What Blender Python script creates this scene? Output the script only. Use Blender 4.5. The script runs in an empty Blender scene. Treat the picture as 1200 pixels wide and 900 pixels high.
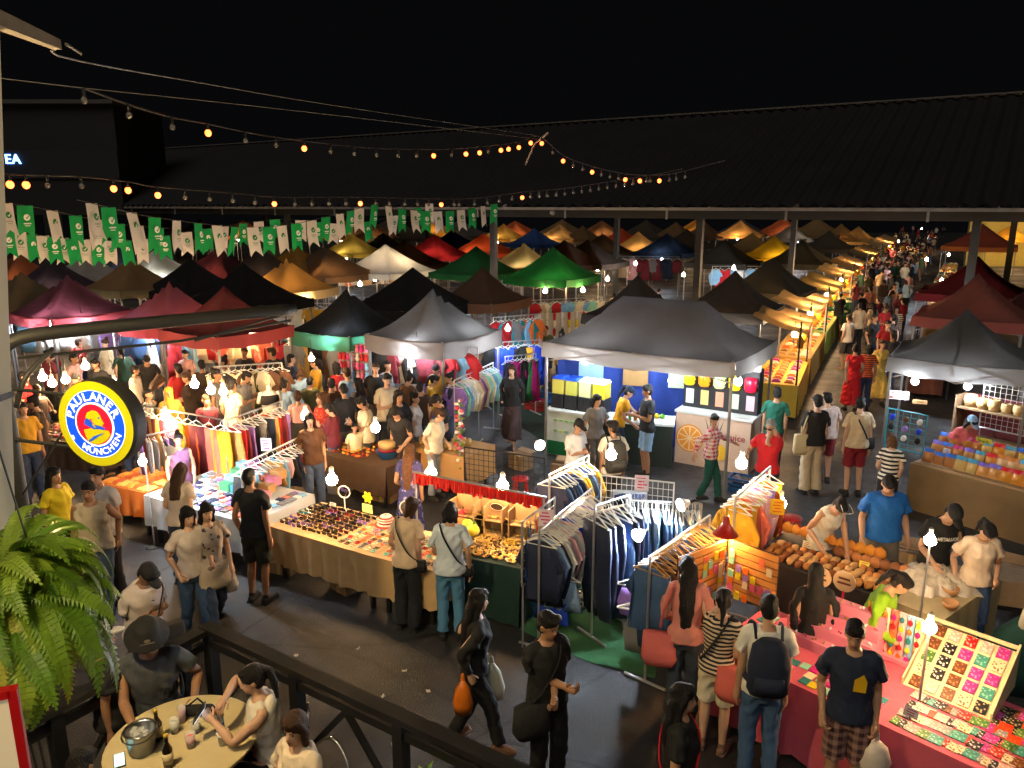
import bpy, bmesh, math, random
import numpy as np
from mathutils import Vector, Matrix, Quaternion
R = math.radians
rnd = random.Random(7)
SC = bpy.context.scene
COL = SC.collection
# ------------------------------------------------------------------ camera, world, exposure
FPX, CAMH, HORIZON = 900.0, 4.8, 240.0           # focal length in px of the 1200x900 frame, eye height, horizon row
TH = math.atan((450 - HORIZON) / FPX)
cam_d = bpy.data.cameras.new('camera')
cam_d.sensor_width = 36; cam_d.lens = 36 * FPX / 1200
cam_d.clip_start = .05; cam_d.clip_end = 600
cam = bpy.data.objects.new('camera', cam_d); COL.objects.link(cam)
cam.location = (0, 0, CAMH); cam.rotation_euler = (math.pi / 2 - TH, 0, 0)
SC.camera = cam
wd = bpy.data.worlds.new('World'); SC.world = wd; wd.use_nodes = True
_bg = wd.node_tree.nodes['Background']
_bg.inputs[0].default_value = (.75, .78, .9, 1); _bg.inputs[1].default_value = .0018
sun_d = bpy.data.lights.new('fill_sun', 'SUN'); sun_d.energy = .45; sun_d.angle = R(45); sun_d.color = (1.0, .90, .78)
sun = bpy.data.objects.new('fill_sun', sun_d); COL.objects.link(sun); sun.rotation_euler = (R(40), R(-14), 0)   # soft fill sun added to brighten the tent tops, standing in for night glow
SC.view_settings.view_transform = 'Standard'; SC.view_settings.look = 'None'
SC.view_settings.exposure = 0.70; SC.view_settings.gamma = 1.0
SC.render.engine = 'CYCLES'
cy = SC.cycles
cy.use_denoising = True
try: cy.denoiser = 'OPENIMAGEDENOISE'
except Exception: pass
cy.max_bounces = 5; cy.diffuse_bounces = 3; cy.glossy_bounces = 2; cy.transmission_bounces = 4; cy.transparent_max_bounces = 8
cy.sample_clamp_indirect = 4.0; cy.use_light_tree = True
cy.caustics_reflective = False; cy.caustics_refractive = False
LAMP = 2.6                                        # one gain for every bulb

YAW = R(33)                                       # the market's grid against the camera
VX = Vector((math.cos(YAW), -math.sin(YAW), 0))   # along the stall fronts
UY = Vector((math.sin(YAW), math.cos(YAW), 0))    # along the aisles, away from the terrace
def ray(px, py):
    a, b = (px - 600) / FPX, (450 - py) / FPX
    return Vector((a, math.cos(TH) + b * math.sin(TH), -math.sin(TH) + b * math.cos(TH)))
def P(px, py, z=0.0):                              # where a sight line meets the level z
    d = ray(px, py); t = (z - CAMH) / d.z
    return Vector((d.x * t, d.y * t, z))
def PD(px, py, y):                                 # where a sight line meets the depth y
    d = ray(px, py); t = y / d.y
    return Vector((d.x * t, y, CAMH + d.z * t))
def pix(p):
    x, y, z = p[0], p[1], p[2] - CAMH
    zc = y * math.cos(TH) - z * math.sin(TH); yc = y * math.sin(TH) + z * math.cos(TH)
    return 600 + FPX * x / zc, 450 - FPX * yc / zc

# ------------------------------------------------------------------ materials
MATS = {}
def srgb(h):
    if not isinstance(h, str): return tuple(h)
    h = h.lstrip('#'); c = [int(h[i:i + 2], 16) / 255 for i in (0, 2, 4)]
    return tuple(x / 12.92 if x <= .04045 else ((x + .055) / 1.055) ** 2.4 for x in c)
def mat(name, col, rough=.75, var=.18, scale=9.0, bump=.15, bscale=None, metal=0, trans=0, emit=0, pattern=None, col2=None, alpha=1, sheen=0, coat=0, transm=0):
    if name in MATS: return MATS[name]
    m = bpy.data.materials.new(name); MATS[name] = m; m.use_nodes = True
    nt = m.node_tree; N = nt.nodes; L = nt.links
    b = N['Principled BSDF']; out = N['Material Output']
    c = srgb(col)
    b.inputs['Roughness'].default_value = rough; b.inputs['Metallic'].default_value = metal
    if coat: b.inputs['Coat Weight'].default_value = coat
    if sheen: b.inputs['Sheen Weight'].default_value = sheen
    if transm: b.inputs['Transmission Weight'].default_value = transm
    tc = N.new('ShaderNodeTexCoord'); co = tc.outputs['Object']
    ns = N.new('ShaderNodeTexNoise'); ns.inputs['Scale'].default_value = scale; ns.inputs['Detail'].default_value = 5
    L.new(co, ns.inputs['Vector'])
    mx = N.new('ShaderNodeMix'); mx.data_type = 'RGBA'; L.new(ns.outputs['Fac'], mx.inputs['Factor'])
    mx.inputs[6].default_value = (*[x * (1 - var * 1.6) for x in c], 1)
    mx.inputs[7].default_value = (*[min(1, x * (1 + var * 1.6)) for x in c], 1)
    base = mx.outputs[2]
    if pattern:
        c2 = srgb(col2); kind, sc = pattern
        if kind in ('stripeh', 'stripev', 'plaid'):
            def band(axis, s):
                sp = N.new('ShaderNodeSeparateXYZ'); L.new(co, sp.inputs[0])
                mu = N.new('ShaderNodeMath'); mu.operation = 'MULTIPLY'; L.new(sp.outputs[axis], mu.inputs[0]); mu.inputs[1].default_value = s
                fr = N.new('ShaderNodeMath'); fr.operation = 'FRACT'; L.new(mu.outputs[0], fr.inputs[0])
                gt = N.new('ShaderNodeMath'); gt.operation = 'GREATER_THAN'; L.new(fr.outputs[0], gt.inputs[0]); gt.inputs[1].default_value = .5
                return gt.outputs[0]
            if kind == 'stripeh': fac = band(2, sc)
            elif kind == 'stripev': fac = band(0, sc)
            else:
                a1, a2 = band(2, sc), band(0, sc)
                ad = N.new('ShaderNodeMath'); ad.operation = 'ADD'; L.new(a1, ad.inputs[0]); L.new(a2, ad.inputs[1])
                hf = N.new('ShaderNodeMath'); hf.operation = 'MULTIPLY'; L.new(ad.outputs[0], hf.inputs[0]); hf.inputs[1].default_value = .5
                fac = hf.outputs[0]
        else:                                         # blotches: printed cloth
            vo = N.new('ShaderNodeTexVoronoi'); vo.inputs['Scale'].default_value = sc; L.new(co, vo.inputs['Vector'])
            lt = N.new('ShaderNodeMath'); lt.operation = 'LESS_THAN'; L.new(vo.outputs['Distance'], lt.inputs[0]); lt.inputs[1].default_value = .33
            fac = lt.outputs[0]
        m2 = N.new('ShaderNodeMix'); m2.data_type = 'RGBA'; L.new(fac, m2.inputs['Factor']); L.new(base, m2.inputs[6]); m2.inputs[7].default_value = (*c2, 1)
        base = m2.outputs[2]
    L.new(base, b.inputs['Base Color'])
    if bump:
        n2 = N.new('ShaderNodeTexNoise'); n2.inputs['Scale'].default_value = bscale or scale * 4; n2.inputs['Detail'].default_value = 4
        L.new(co, n2.inputs['Vector'])
        bp = N.new('ShaderNodeBump'); bp.inputs['Strength'].default_value = bump; bp.inputs['Distance'].default_value = .02
        L.new(n2.outputs['Fac'], bp.inputs['Height']); L.new(bp.outputs[0], b.inputs['Normal'])
    if emit:
        L.new(base, b.inputs['Emission Color']); b.inputs['Emission Strength'].default_value = emit
    if trans:                                         # thin cloth lit from behind
        tr = N.new('ShaderNodeBsdfTranslucent'); L.new(base, tr.inputs['Color'])
        ms = N.new('ShaderNodeMixShader'); ms.inputs[0].default_value = trans
        L.new(b.outputs[0], ms.inputs[1]); L.new(tr.outputs[0], ms.inputs[2]); L.new(ms.outputs[0], out.inputs['Surface'])
    if alpha < 1:
        tp = N.new('ShaderNodeBsdfTransparent'); ms = N.new('ShaderNodeMixShader'); ms.inputs[0].default_value = alpha
        L.new(tp.outputs[0], ms.inputs[1]); L.new(b.outputs[0], ms.inputs[2]); L.new(ms.outputs[0], out.inputs['Surface'])
    return m
def glow(name, col, strength):
    if name in MATS: return MATS[name]
    m = bpy.data.materials.new(name); MATS[name] = m; m.use_nodes = True
    nt = m.node_tree; b = nt.nodes['Principled BSDF']
    b.inputs['Base Color'].default_value = (.8, .8, .8, 1)
    b.inputs['Emission Color'].default_value = (*srgb(col), 1); b.inputs['Emission Strength'].default_value = strength
    return m
_cc = {}
def cm(col, **k):                                   # a plain cloth of this colour
    key = 'cloth_%s_%s' % (col, '_'.join(str(v) for v in k.values()))
    k.setdefault('rough', .85); k.setdefault('var', .12); k.setdefault('scale', 6); k.setdefault('bump', .55); k.setdefault('bscale', 11)
    return mat(key, col, **k)
def pm(col, **k):                                   # plastic / paint
    key = 'paint_%s_%s' % (col, '_'.join(str(v) for v in k.values()))
    k.setdefault('rough', .45); k.setdefault('var', .08); k.setdefault('bump', .03)
    return mat(key, col, **k)

# ------------------------------------------------------------------ mesh building
class MB:
    def __init__(s): s.v = []; s.f = []; s.mi = []; s.cur = 0
    def add(s, vs, fs):
        o = len(s.v); s.v += [tuple(p) for p in vs]; s.f += [tuple(i + o for i in f) for f in fs]; s.mi += [s.cur] * len(fs); return s
    def box(s, c, d, rz=0, rx=0, taper=1.0):
        x, y, z = d[0] / 2, d[1] / 2, d[2] / 2
        vs = [Vector((a * x * (taper if e > 0 else 1), b * y * (taper if e > 0 else 1), e * z)) for e in (-1, 1) for b in (-1, 1) for a in (-1, 1)]
        if rx: M = Matrix.Rotation(rx, 3, 'X'); vs = [M @ p for p in vs]
        if rz: M = Matrix.Rotation(rz, 3, 'Z'); vs = [M @ p for p in vs]
        c = Vector(c)
        return s.add([p + c for p in vs], [(0, 2, 3, 1), (4, 5, 7, 6), (0, 1, 5, 4), (2, 6, 7, 3), (0, 4, 6, 2), (1, 3, 7, 5)])
    def tube(s, pts, r, n=6, cap=True, flat=1.0):
        pts = [Vector(p) for p in pts]; rs = r if isinstance(r, (list, tuple)) else [r] * len(pts)
        vs = []; up = None
        for i, p in enumerate(pts):
            t = (pts[min(i + 1, len(pts) - 1)] - pts[max(i - 1, 0)])
            if t.length < 1e-9: t = Vector((0, 0, 1))
            t.normalize()
            if up is None: up = t.orthogonal().normalized()
            a = up - t * up.dot(t)
            if a.length < 1e-6: a = t.orthogonal()
            a.normalize(); up = a; b = t.cross(a)
            for k in range(n):
                th = 2 * math.pi * k / n
                vs.append(p + (a * math.cos(th) + b * math.sin(th) * flat) * rs[i])
        fs = [(i * n + k, i * n + (k + 1) % n, (i + 1) * n + (k + 1) % n, (i + 1) * n + k) for i in range(len(pts) - 1) for k in range(n)]
        if cap: fs += [tuple(range(n))[::-1], tuple(range((len(pts) - 1) * n, len(pts) * n))]
        return s.add(vs, fs)
    def limb(s, pts, rs, n=12):                       # tube with rounded ends
        pts = [Vector(p) for p in pts]
        a = (pts[0] - pts[1]).normalized(); b = (pts[-1] - pts[-2]).normalized()
        P_, R_ = [], []
        for q in (.97, .8, .45): P_.append(pts[0] + a * rs[0] * q); R_.append(rs[0] * math.sqrt(1 - q * q))
        P_ += pts; R_ += list(rs)
        for q in (.45, .8, .97): P_.append(pts[-1] + b * rs[-1] * q); R_.append(rs[-1] * math.sqrt(1 - q * q))
        return s.tube(P_, R_, n)
    def loft(s, rings, n=20, pw=2.0):                 # (x, y, z, rx, ry)
        vs = []
        for (x, y, z, rx, ry) in rings:
            for k in range(n):
                th = 2 * math.pi * k / n; c, si = math.cos(th), math.sin(th)
                e = 2 / pw
                vs.append((x + rx * math.copysign(abs(c) ** e, c), y + ry * math.copysign(abs(si) ** e, si), z))
        m = len(rings)
        fs = [(i * n + k, i * n + (k + 1) % n, (i + 1) * n + (k + 1) % n, (i + 1) * n + k) for i in range(m - 1) for k in range(n)]
        fs += [tuple(range(n))[::-1], tuple(range((m - 1) * n, m * n))]
        return s.add(vs, fs)
    def lathe(s, prof, n=16, c=(0, 0, 0)):            # (r, z) from bottom to top
        return s.loft([(c[0], c[1], c[2] + z, max(r, 1e-4), max(r, 1e-4)) for r, z in prof], n)
    def ell(s, c, r, n=12, m=8):
        rings = []
        for i in range(m + 1):
            a = -math.pi / 2 + math.pi * (i + .0) / m
            k = max(math.cos(a), .02)
            rings.append((c[0], c[1], c[2] + r[2] * math.sin(a), r[0] * k, r[1] * k))
        return s.loft(rings, n)
    def grid(s, fn, nu, nv):
        vs = [fn(i / nu, j / nv) for j in range(nv + 1) for i in range(nu + 1)]
        fs = [(j * (nu + 1) + i, j * (nu + 1) + i + 1, (j + 1) * (nu + 1) + i + 1, (j + 1) * (nu + 1) + i) for j in range(nv) for i in range(nu)]
        return s.add(vs, fs)
    def prism(s, poly, z0, z1):
        n = len(poly)
        vs = [(x, y, z0) for x, y in poly] + [(x, y, z1) for x, y in poly]
        return s.add(vs, [tuple(range(n))[::-1], tuple(range(n, 2 * n))] + [(i, (i + 1) % n, (i + 1) % n + n, i + n) for i in range(n)])
    def slab(s, poly, y0, y1):                        # an x-z outline given a thickness in y
        n = len(poly)
        vs = [(x, y0, z) for x, z in poly] + [(x, y1, z) for x, z in poly]
        return s.add(vs, [tuple(range(n)), tuple(range(n, 2 * n))[::-1]] + [(i, i + n, (i + 1) % n + n, (i + 1) % n) for i in range(n)])
    def mesh(s, name, smooth=False):
        me = bpy.data.meshes.new(name); me.from_pydata(s.v, [], s.f)
        if smooth: me.polygons.foreach_set('use_smooth', [True] * len(s.f))
        if any(s.mi): me.polygons.foreach_set('material_index', s.mi)
        me.update(); return me
    def obj(s, name, m, parent=None, smooth=False, loc=None, rz=0):
        return mobj(name, s.mesh(name, smooth), m, parent, loc, rz)
def mobj(name, me, m, parent=None, loc=None, rz=0, scale=None):
    o = bpy.data.objects.new(name, me); COL.objects.link(o)
    ms = m if isinstance(m, (list, tuple)) else [m]
    if len(me.materials) == 0:
        for k in ms: me.materials.append(k)
    else:
        for i, k in enumerate(ms):
            if me.materials[i] is not k: o.material_slots[i].link = 'OBJECT'; o.material_slots[i].material = k
    if parent: o.parent = parent
    if loc is not None: o.location = loc
    if rz: o.rotation_euler = (0, 0, rz)
    if scale is not None: o.scale = scale if not isinstance(scale, (int, float)) else (scale,) * 3
    return o
def tag(o, label, cat, group=None, kind=None):
    if label: o['label'] = label
    if cat: o['category'] = cat
    if group: o['group'] = group
    if kind: o['kind'] = kind
    return o
def thing(name, label, cat, loc=(0, 0, 0), rz=0, group=None):
    o = bpy.data.objects.new(name, None); COL.objects.link(o); o.empty_display_size = .1
    o.location = loc; o.rotation_euler = (0, 0, rz)
    return tag(o, label, cat, group)
MESHES = {}
def shared(key, fn, smooth=False):
    if key not in MESHES: MESHES[key] = fn().mesh(key, smooth)
    return MESHES[key]
def one(name, key, fn, m, label, cat, loc, rz=0, group=None, scale=None, smooth=False):
    return tag(mobj(name, shared(key, fn, smooth), m, None, loc, rz, scale), label, cat, group)
# ------------------------------------------------------------------ people: one rest body, clothes and hair, posed by linear blend skinning
SH, EL, WR = (.17, .01, 1.385), (.36, .015, 1.185), (.53, -.02, 1.01)
HP, KN, AN = (.09, 0, .90), (.115, -.005, .49), (.135, .02, .085)
def mx(p): return (-p[0], p[1], p[2])
def lerp(a, b, t): return tuple(a[i] + (b[i] - a[i]) * t for i in range(3))
BONES = [('pelvis', (0, 0, .88), (0, 0, .99), .13), ('spine', (0, 0, 1.0), (0, 0, 1.19), .13), ('chest', (0, 0, 1.2), (0, 0, 1.40), .13), ('head', (0, 0, 1.49), (0, 0, 1.66), .08)]
for _s, _f in (('L', lambda p: p), ('R', mx)):
    BONES += [('ua' + _s, _f(SH), _f(EL), .036), ('fa' + _s, _f(EL), _f(WR), .036), ('ha' + _s, _f(WR), _f((.60, -.04, .93)), .036),
              ('th' + _s, _f(HP), _f(KN), .085), ('sh' + _s, _f(KN), _f(AN), .06), ('fo' + _s, _f((.135, .02, .06)), _f((.15, -.15, .03)), .05)]
BI = {b[0]: i for i, b in enumerate(BONES)}
def weights(V, only=None):
    W = np.zeros((len(V), len(BONES)))
    for i, (nm, a, b, r) in enumerate(BONES):
        a = np.array(a); b = np.array(b); ab = b - a
        t = np.clip(((V - a) @ ab) / (ab @ ab), 0, 1)[:, None]
        d = np.linalg.norm(V - (a + t * ab), axis=1) / r
        w = (1 / (d + .05)) ** 6
        if nm.endswith('L') and nm != 'pelvis': w = np.where(V[:, 0] < -.005, 0, w)
        if nm.endswith('R'): w = np.where(V[:, 0] > .005, 0, w)
        if only and not any(nm.startswith(q) for q in only): w = w * 0
        W[:, i] = w
    return W / W.sum(1, keepdims=True)
class Tpl: pass
def remesh(mb, voxel, smooth, ratios, folds=0, seed=0, only=None):
    me = mb.mesh('tmp'); o = bpy.data.objects.new('tmp', me); COL.objects.link(o)
    m = o.modifiers.new('r', 'REMESH'); m.mode = 'VOXEL'; m.voxel_size = voxel
    if smooth: q = o.modifiers.new('s', 'SMOOTH'); q.factor = .5; q.iterations = smooth
    out = []
    d = o.modifiers.new('d', 'DECIMATE')
    for rt in ratios:
        d.ratio = rt
        dg = bpy.context.evaluated_depsgraph_get(); ev = o.evaluated_get(dg); em = ev.to_mesh()
        em.calc_loop_triangles()
        V = np.empty(len(em.vertices) * 3, np.float32); em.vertices.foreach_get('co', V); V = V.reshape(-1, 3).astype(float)
        Nn = np.empty(len(em.vertices) * 3, np.float32); em.vertices.foreach_get('normal', Nn); Nn = Nn.reshape(-1, 3)
        T = np.empty(len(em.loop_triangles) * 3, np.int32); em.loop_triangles.foreach_get('vertices', T); T = T.reshape(-1, 3)
        ev.to_mesh_clear()
        if folds:
            x, y, z = V.T; s = seed
            q_ = .35 * np.sin(5 * z + s) + .25 * np.sin(7 * x)
            f = .8 * np.sin(26 * (x * .6 + z * .9 + q_) + s) * np.sin(9 * (z - x) + s) + np.sin(31 * x + 17 * z + s) * np.sin(23 * z - 19 * y + 2 * s) + .6 * np.sin(47 * z + 29 * x + 13 * y + s) + .5 * np.sin(63 * y - 41 * z + 3 * s)
            V = V + Nn * (f * folds)[:, None]
        t = Tpl(); t.V = V; t.T = T; t.W = weights(V, only); out.append(t)
    bpy.data.objects.remove(o); bpy.data.meshes.remove(me)
    return out
def raw(mb, only=None):
    t = Tpl(); t.V = np.array(mb.v, float); T = []
    for f in mb.f:
        for k in range(1, len(f) - 1): T.append((f[0], f[k], f[k + 1]))
    t.T = np.array(T, np.int32); t.W = weights(t.V, only); return t
def torso(mb, g=0.0, lo=.80, hi=1.47, hem=0.0):
    rg = [(.80, .10, .085, .012), (.88, .160, .112, .012), (.96, .162, .112, .008), (1.08, .138, .098, 0), (1.20, .153, .108, -.006), (1.30, .168, .112, -.004), (1.38, .160, .098, .003), (1.44, .095, .072, .008), (1.47, .062, .058, .006)]
    pts = [r for r in rg if lo <= r[0] <= hi]
    mb.loft([(0, cy_, z, rx + g + hem * max(0, 1.1 - z), ry + g + hem * max(0, 1.1 - z)) for z, rx, ry, cy_ in pts], 24)
def body_mb():
    mb = MB(); torso(mb)
    mb.limb([(0, .015, 1.42), (0, 0, 1.54)], [.053, .05])
    mb.ell((0, .008, 1.625), (.075, .093, .092), 20, 14); mb.ell((0, -.028, 1.565), (.056, .066, .066), 16, 10); mb.ell((0, -.068, 1.523), (.026, .024, .02))
    mb.limb([(0, -.085, 1.612), (0, -.104, 1.578)], [.008, .014]); mb.ell((0, -.087, 1.546), (.024, .012, .011)); mb.ell((0, -.075, 1.635), (.05, .018, .012))
    for s in (-1, 1):
        mb.ell((s * .076, .012, 1.60), (.012, .02, .032)); f = (lambda p: p) if s > 0 else mx
        mb.limb([f((.13, .005, 1.39)), f(SH), f(lerp(SH, EL, .5)), f(EL), f(lerp(EL, WR, .3)), f(WR)], [.055, .055, .048, .040, .041, .027])
        mb.limb([f((.085, .01, .90)), f(lerp(HP, KN, .5)), f(KN), f((.12, .012, .36)), f(AN)], [.092, .078, .056, .056, .036])
        mb.limb([f((.135, .035, .05)), f((.143, -.06, .045)), f((.15, -.14, .028))], [.036, .036, .026])
    return mb
def hand_mb(grip):
    mb = MB()
    d = Vector((.69, -.1, -.71)).normalized()        # along the hand
    o = Vector((0, -1, 0)); o = (o - d * o.dot(d)).normalized()   # towards the thumb side
    n = d.cross(o).normalized()                      # back of hand / palm axis; palm faces the thigh
    if n.x > 0: n = -n
    w = Vector(WR)
    mb.limb([w - d * .02, w + d * .03, w + d * .085], [.026, .034, .034], 10)
    for k in range(4):
        a = w + d * .085 + o * (.030 - .02 * k)
        ln = (.072, .08, .074, .056)[k]
        c1, c2 = (1.15, 2.2) if grip else (.25, .6)
        p1 = a + (d * math.cos(c1 * .6) + n * math.sin(c1 * .6)) * ln * .45
        p2 = p1 + (d * math.cos(c1) + n * math.sin(c1)) * ln * .33
        p3 = p2 + (d * math.cos(c2) + n * math.sin(c2)) * ln * .28
        mb.limb([a - d * .02, p1, p2, p3], [.0105, .0098, .009, .0075], 7)
    a = w + d * .03 + o * .03
    p1 = a + (d * .6 + o * .7 + n * .2).normalized() * .035; p2 = p1 + (d * .9 + o * (.1 if grip else .35) + n * (.5 if grip else .2)).normalized() * .035
    mb.limb([a - o * .015, a + o * .004, p1, p2], [.014, .0125, .0105, .0085], 7)
    L = mb; Rr = MB(); Rr.v = [mx(p) for p in mb.v]; Rr.f = [f[::-1] for f in mb.f]; Rr.mi = list(mb.mi)
    return L, Rr
def leg_mb(mb, end, r0=.10, r1=.078, r2=.068, r3=.066, side=(1, -1)):
    for s in side:
        f = (lambda p: p) if s > 0 else mx
        z = end; pts = [f((.085, .005, .90)), f(lerp(HP, KN, .5))]; rs = [r0, (r0 + r1) / 2]
        if z < .45: pts += [f(KN), f((.122, .006, .34)), f(lerp(KN, AN, (.49 - z) / .405))]; rs += [r1, r2, r3]
        else: pts += [f(lerp(HP, KN, (.90 - z) / .41))]; rs += [r1 + .012]
        P_ = [Vector(p) for p in pts]
        mb.tube([P_[0] + Vector((0, 0, .05))] + P_, [rs[0] * .8] + rs, 14)
def cloth_tpl(kind):
    mb = MB(); fo, sd = .0052, 1.3; v = .013
    if kind in ('tshirt', 'longsleeve', 'tank', 'loose'):
        g = .030 if kind != 'loose' else .048
        torso(mb, g, .86, 1.45, .06 if kind != 'tank' else .04)
        e = {'tshirt': .62, 'loose': .72, 'tank': 0, 'longsleeve': 1}[kind]
        for s in (1, -1):
            f = (lambda p: p) if s > 0 else mx
            if kind == 'tank': mb.limb([f((.07, .005, 1.40)), f((.12, .005, 1.405))], [.05, .055]); continue
            pts = [f((.06, .005, 1.40)), f((.14, .005, 1.395)), f(SH), f(lerp(SH, EL, .5))]; rs = [.064, .073, .075, .071]
            if kind == 'longsleeve': pts += [f(EL), f(lerp(EL, WR, .4)), f(lerp(EL, WR, .93))]; rs += [.056, .052, .042]
            else: pts += [f(lerp(SH, EL, e))]; rs += [.075]
            mb.tube([Vector(p) for p in pts], rs, 14)
    elif kind in ('trousers', 'wide', 'shorts', 'jeans'):
        mb.loft([(0, .01, z, rx, ry) for z, rx, ry in ((.80, .13, .10), (.88, .176, .128), (.96, .176, .126), (1.02, .160, .118))], 24)
        if kind == 'trousers' or kind == 'jeans': leg_mb(mb, .10, .105, .084, .075, .074)
        elif kind == 'wide': leg_mb(mb, .08, .11, .098, .102, .108)
        else: leg_mb(mb, .53, .11, .09)
    elif kind in ('skirt', 'miniskirt', 'dress'):
        lo = .56 if kind == 'miniskirt' else .22
        zs = np.linspace(1.02, lo, 7)
        mb.loft([(0, .01, z, .158 + .17 * (1.02 - z) ** .8 * (.9 if kind != 'miniskirt' else .7), .118 + .17 * (1.02 - z) ** .8) for z in zs[::-1]], 24)
        if kind == 'dress':
            torso(mb, .018, .95, 1.45, 0)
            for s in (1, -1):
                f = (lambda p: p) if s > 0 else mx
                mb.tube([Vector(f(p)) for p in ((.06, .005, 1.40), (.14, .005, 1.395), SH, lerp(SH, EL, .5))], [.06, .066, .068, .062], 14)
        fo = .009
    return remesh(mb, v, 2, (.6, .14), fo, sd)
def shoe_mb(s):
    mb = MB(); f = (lambda p: p) if s > 0 else mx
    mb.limb([f((.135, .05, .045)), f((.143, -.06, .045)), f((.152, -.155, .034))], [.044, .046, .036], 12)
    mb.box(f((.143, -.05, .012)), (.085, .28, .024), taper=.95); mb.limb([f((.135, .02, .05)), f((.135, .02, .10))], [.043, .041], 10)
    return mb
def hair_tpl(kind):
    mb = MB(); only = ('head',)
    def cap(big=1.0):
        mb.ell((0, .012, 1.652), (.084 * big, .101 * big, .078 * big), 18, 12); mb.ell((0, .044, 1.607), (.083 * big, .072, .085), 16, 10)
    if kind in ('short', 'crop'):
        cap(1.0 if kind == 'short' else .97)
        if kind == 'short': mb.ell((.01, -.05, 1.69), (.07, .055, .034), 14, 8)
    elif kind == 'bob':
        cap(1.04); mb.ell((0, .055, 1.545), (.085, .05, .095), 14, 10)
        for s in (1, -1): mb.limb([(s * .07, -.02, 1.66), (s * .083, .0, 1.58), (s * .075, .01, 1.49)], [.03, .032, .03])
        mb.ell((0, -.055, 1.685), (.066, .05, .035))
    elif kind in ('long', 'verylong'):
        cap(1.03); lo = 1.22 if kind == 'long' else 1.02; only = ('head', 'chest', 'spine')
        zs = np.linspace(1.62, lo, 6)
        mb.loft([(0, .06 + .05 * min(1, (1.62 - z) / .25), z, .088 + .012 * math.sin((1.62 - z) * 7) - .05 * max(0, (1.30 - z)), .05 - .03 * max(0, 1.4 - z)) for z in zs[::-1]], 16)
        for s in (1, -1): mb.limb([(s * .068, -.02, 1.67), (s * .084, .01, 1.57), (s * .085, .03, 1.42), (s * .08, .06, 1.32)], [.03, .03, .028, .02])
        mb.ell((0, -.05, 1.69), (.062, .05, .032))
    elif kind in ('pony', 'bun'):
        cap(1.0); mb.ell((0, -.045, 1.69), (.062, .05, .03))
        if kind == 'pony': mb.limb([(0, .10, 1.655), (0, .15, 1.62), (0, .155, 1.52), (0, .13, 1.38)], [.03, .034, .036, .014]); only = ('head',)
        else: mb.ell((0, .085, 1.715), (.048, .048, .042))
    elif kind == 'hijab':
        only = ('head', 'chest')
        mb.ell((0, .02, 1.635), (.094, .106, .102), 18, 12)
        mb.loft([(0, .01, z, rx, ry) for z, rx, ry in ((1.24, .19, .15), (1.34, .20, .145), (1.43, .14, .12), (1.5, .092, .10), (1.56, .09, .098), (1.62, .088, .088))], 20)
        return remesh(mb, .012, 2, (.5, .2), .003, 2, only)
    return remesh(mb, .010, 1, (.5, .16), .0042, 4, only)
def hat_tpl(kind):
    mb = MB()
    if kind == 'cap':
        mb.loft([(0, .012, z, rx, ry) for z, rx, ry in ((1.645, .090, .108), (1.68, .088, .105), (1.715, .07, .085), (1.735, .04, .05), (1.742, .008, .01))], 20)
        mb.loft([(0, -.105, 1.645, .06, .075), (0, -.11, 1.652, .062, .078), (0, -.10, 1.66, .055, .07)], 18)
    elif kind == 'bucket':
        mb.loft([(0, .005, z, rx, ry) for z, rx, ry in ((1.635, .165, .175), (1.650, .125, .14), (1.66, .093, .112), (1.73, .084, .10), (1.752, .06, .075), (1.756, .01, .01))], 22)
    elif kind == 'widebrim':
        mb.loft([(0, .005, z, rx, ry) for z, rx, ry in ((1.650, .155, .17), (1.658, .155, .17), (1.668, .10, .118), (1.75, .088, .104), (1.778, .06, .075), (1.78, .01, .01))], 24)
    return raw(mb, ('head',))
TPL = {}
def tpl(kind, lod=0):
    if kind not in TPL:
        if kind == 'body':
            r = remesh(body_mb(), .0105, 3, (.42, .09))
            for g in (0, 1):
                for s, m in zip('LR', hand_mb(g)): TPL['hand%s%d' % (s, g)] = raw(m, ('ha' + s, 'fa' + s))
        elif kind == 'shoeL': r = [raw(shoe_mb(1), ('foL',))] * 2
        elif kind == 'shoeR': r = [raw(shoe_mb(-1), ('foR',))] * 2
        elif kind in ('short', 'crop', 'bob', 'long', 'verylong', 'pony', 'bun', 'hijab'): r = hair_tpl(kind)
        elif kind in ('cap', 'bucket', 'widebrim'): r = [hat_tpl(kind)] * 2
        else: r = cloth_tpl(kind)
        TPL[kind] = r
    return TPL[kind][lod]
def rotb(a, b): return a.normalized().rotation_difference(b.normalized()).to_matrix().to_4x4()
def about(p, M): return Matrix.Translation(p) @ M @ Matrix.Translation(-Vector(p))
def ik(a, t, l1, l2, pole):
    d = t - a; L = min(d.length, (l1 + l2) * .995); dn = d.normalized(); t = a + dn * L
    c = (l1 * l1 + L * L - l2 * l2) / (2 * l1 * L); c = max(-1, min(1, c))
    p = pole - dn * pole.dot(dn)
    if p.length < 1e-5: p = dn.orthogonal()
    p.normalize()
    return a + dn * (l1 * c) + p * (l1 * math.sqrt(1 - c * c)), t
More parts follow.
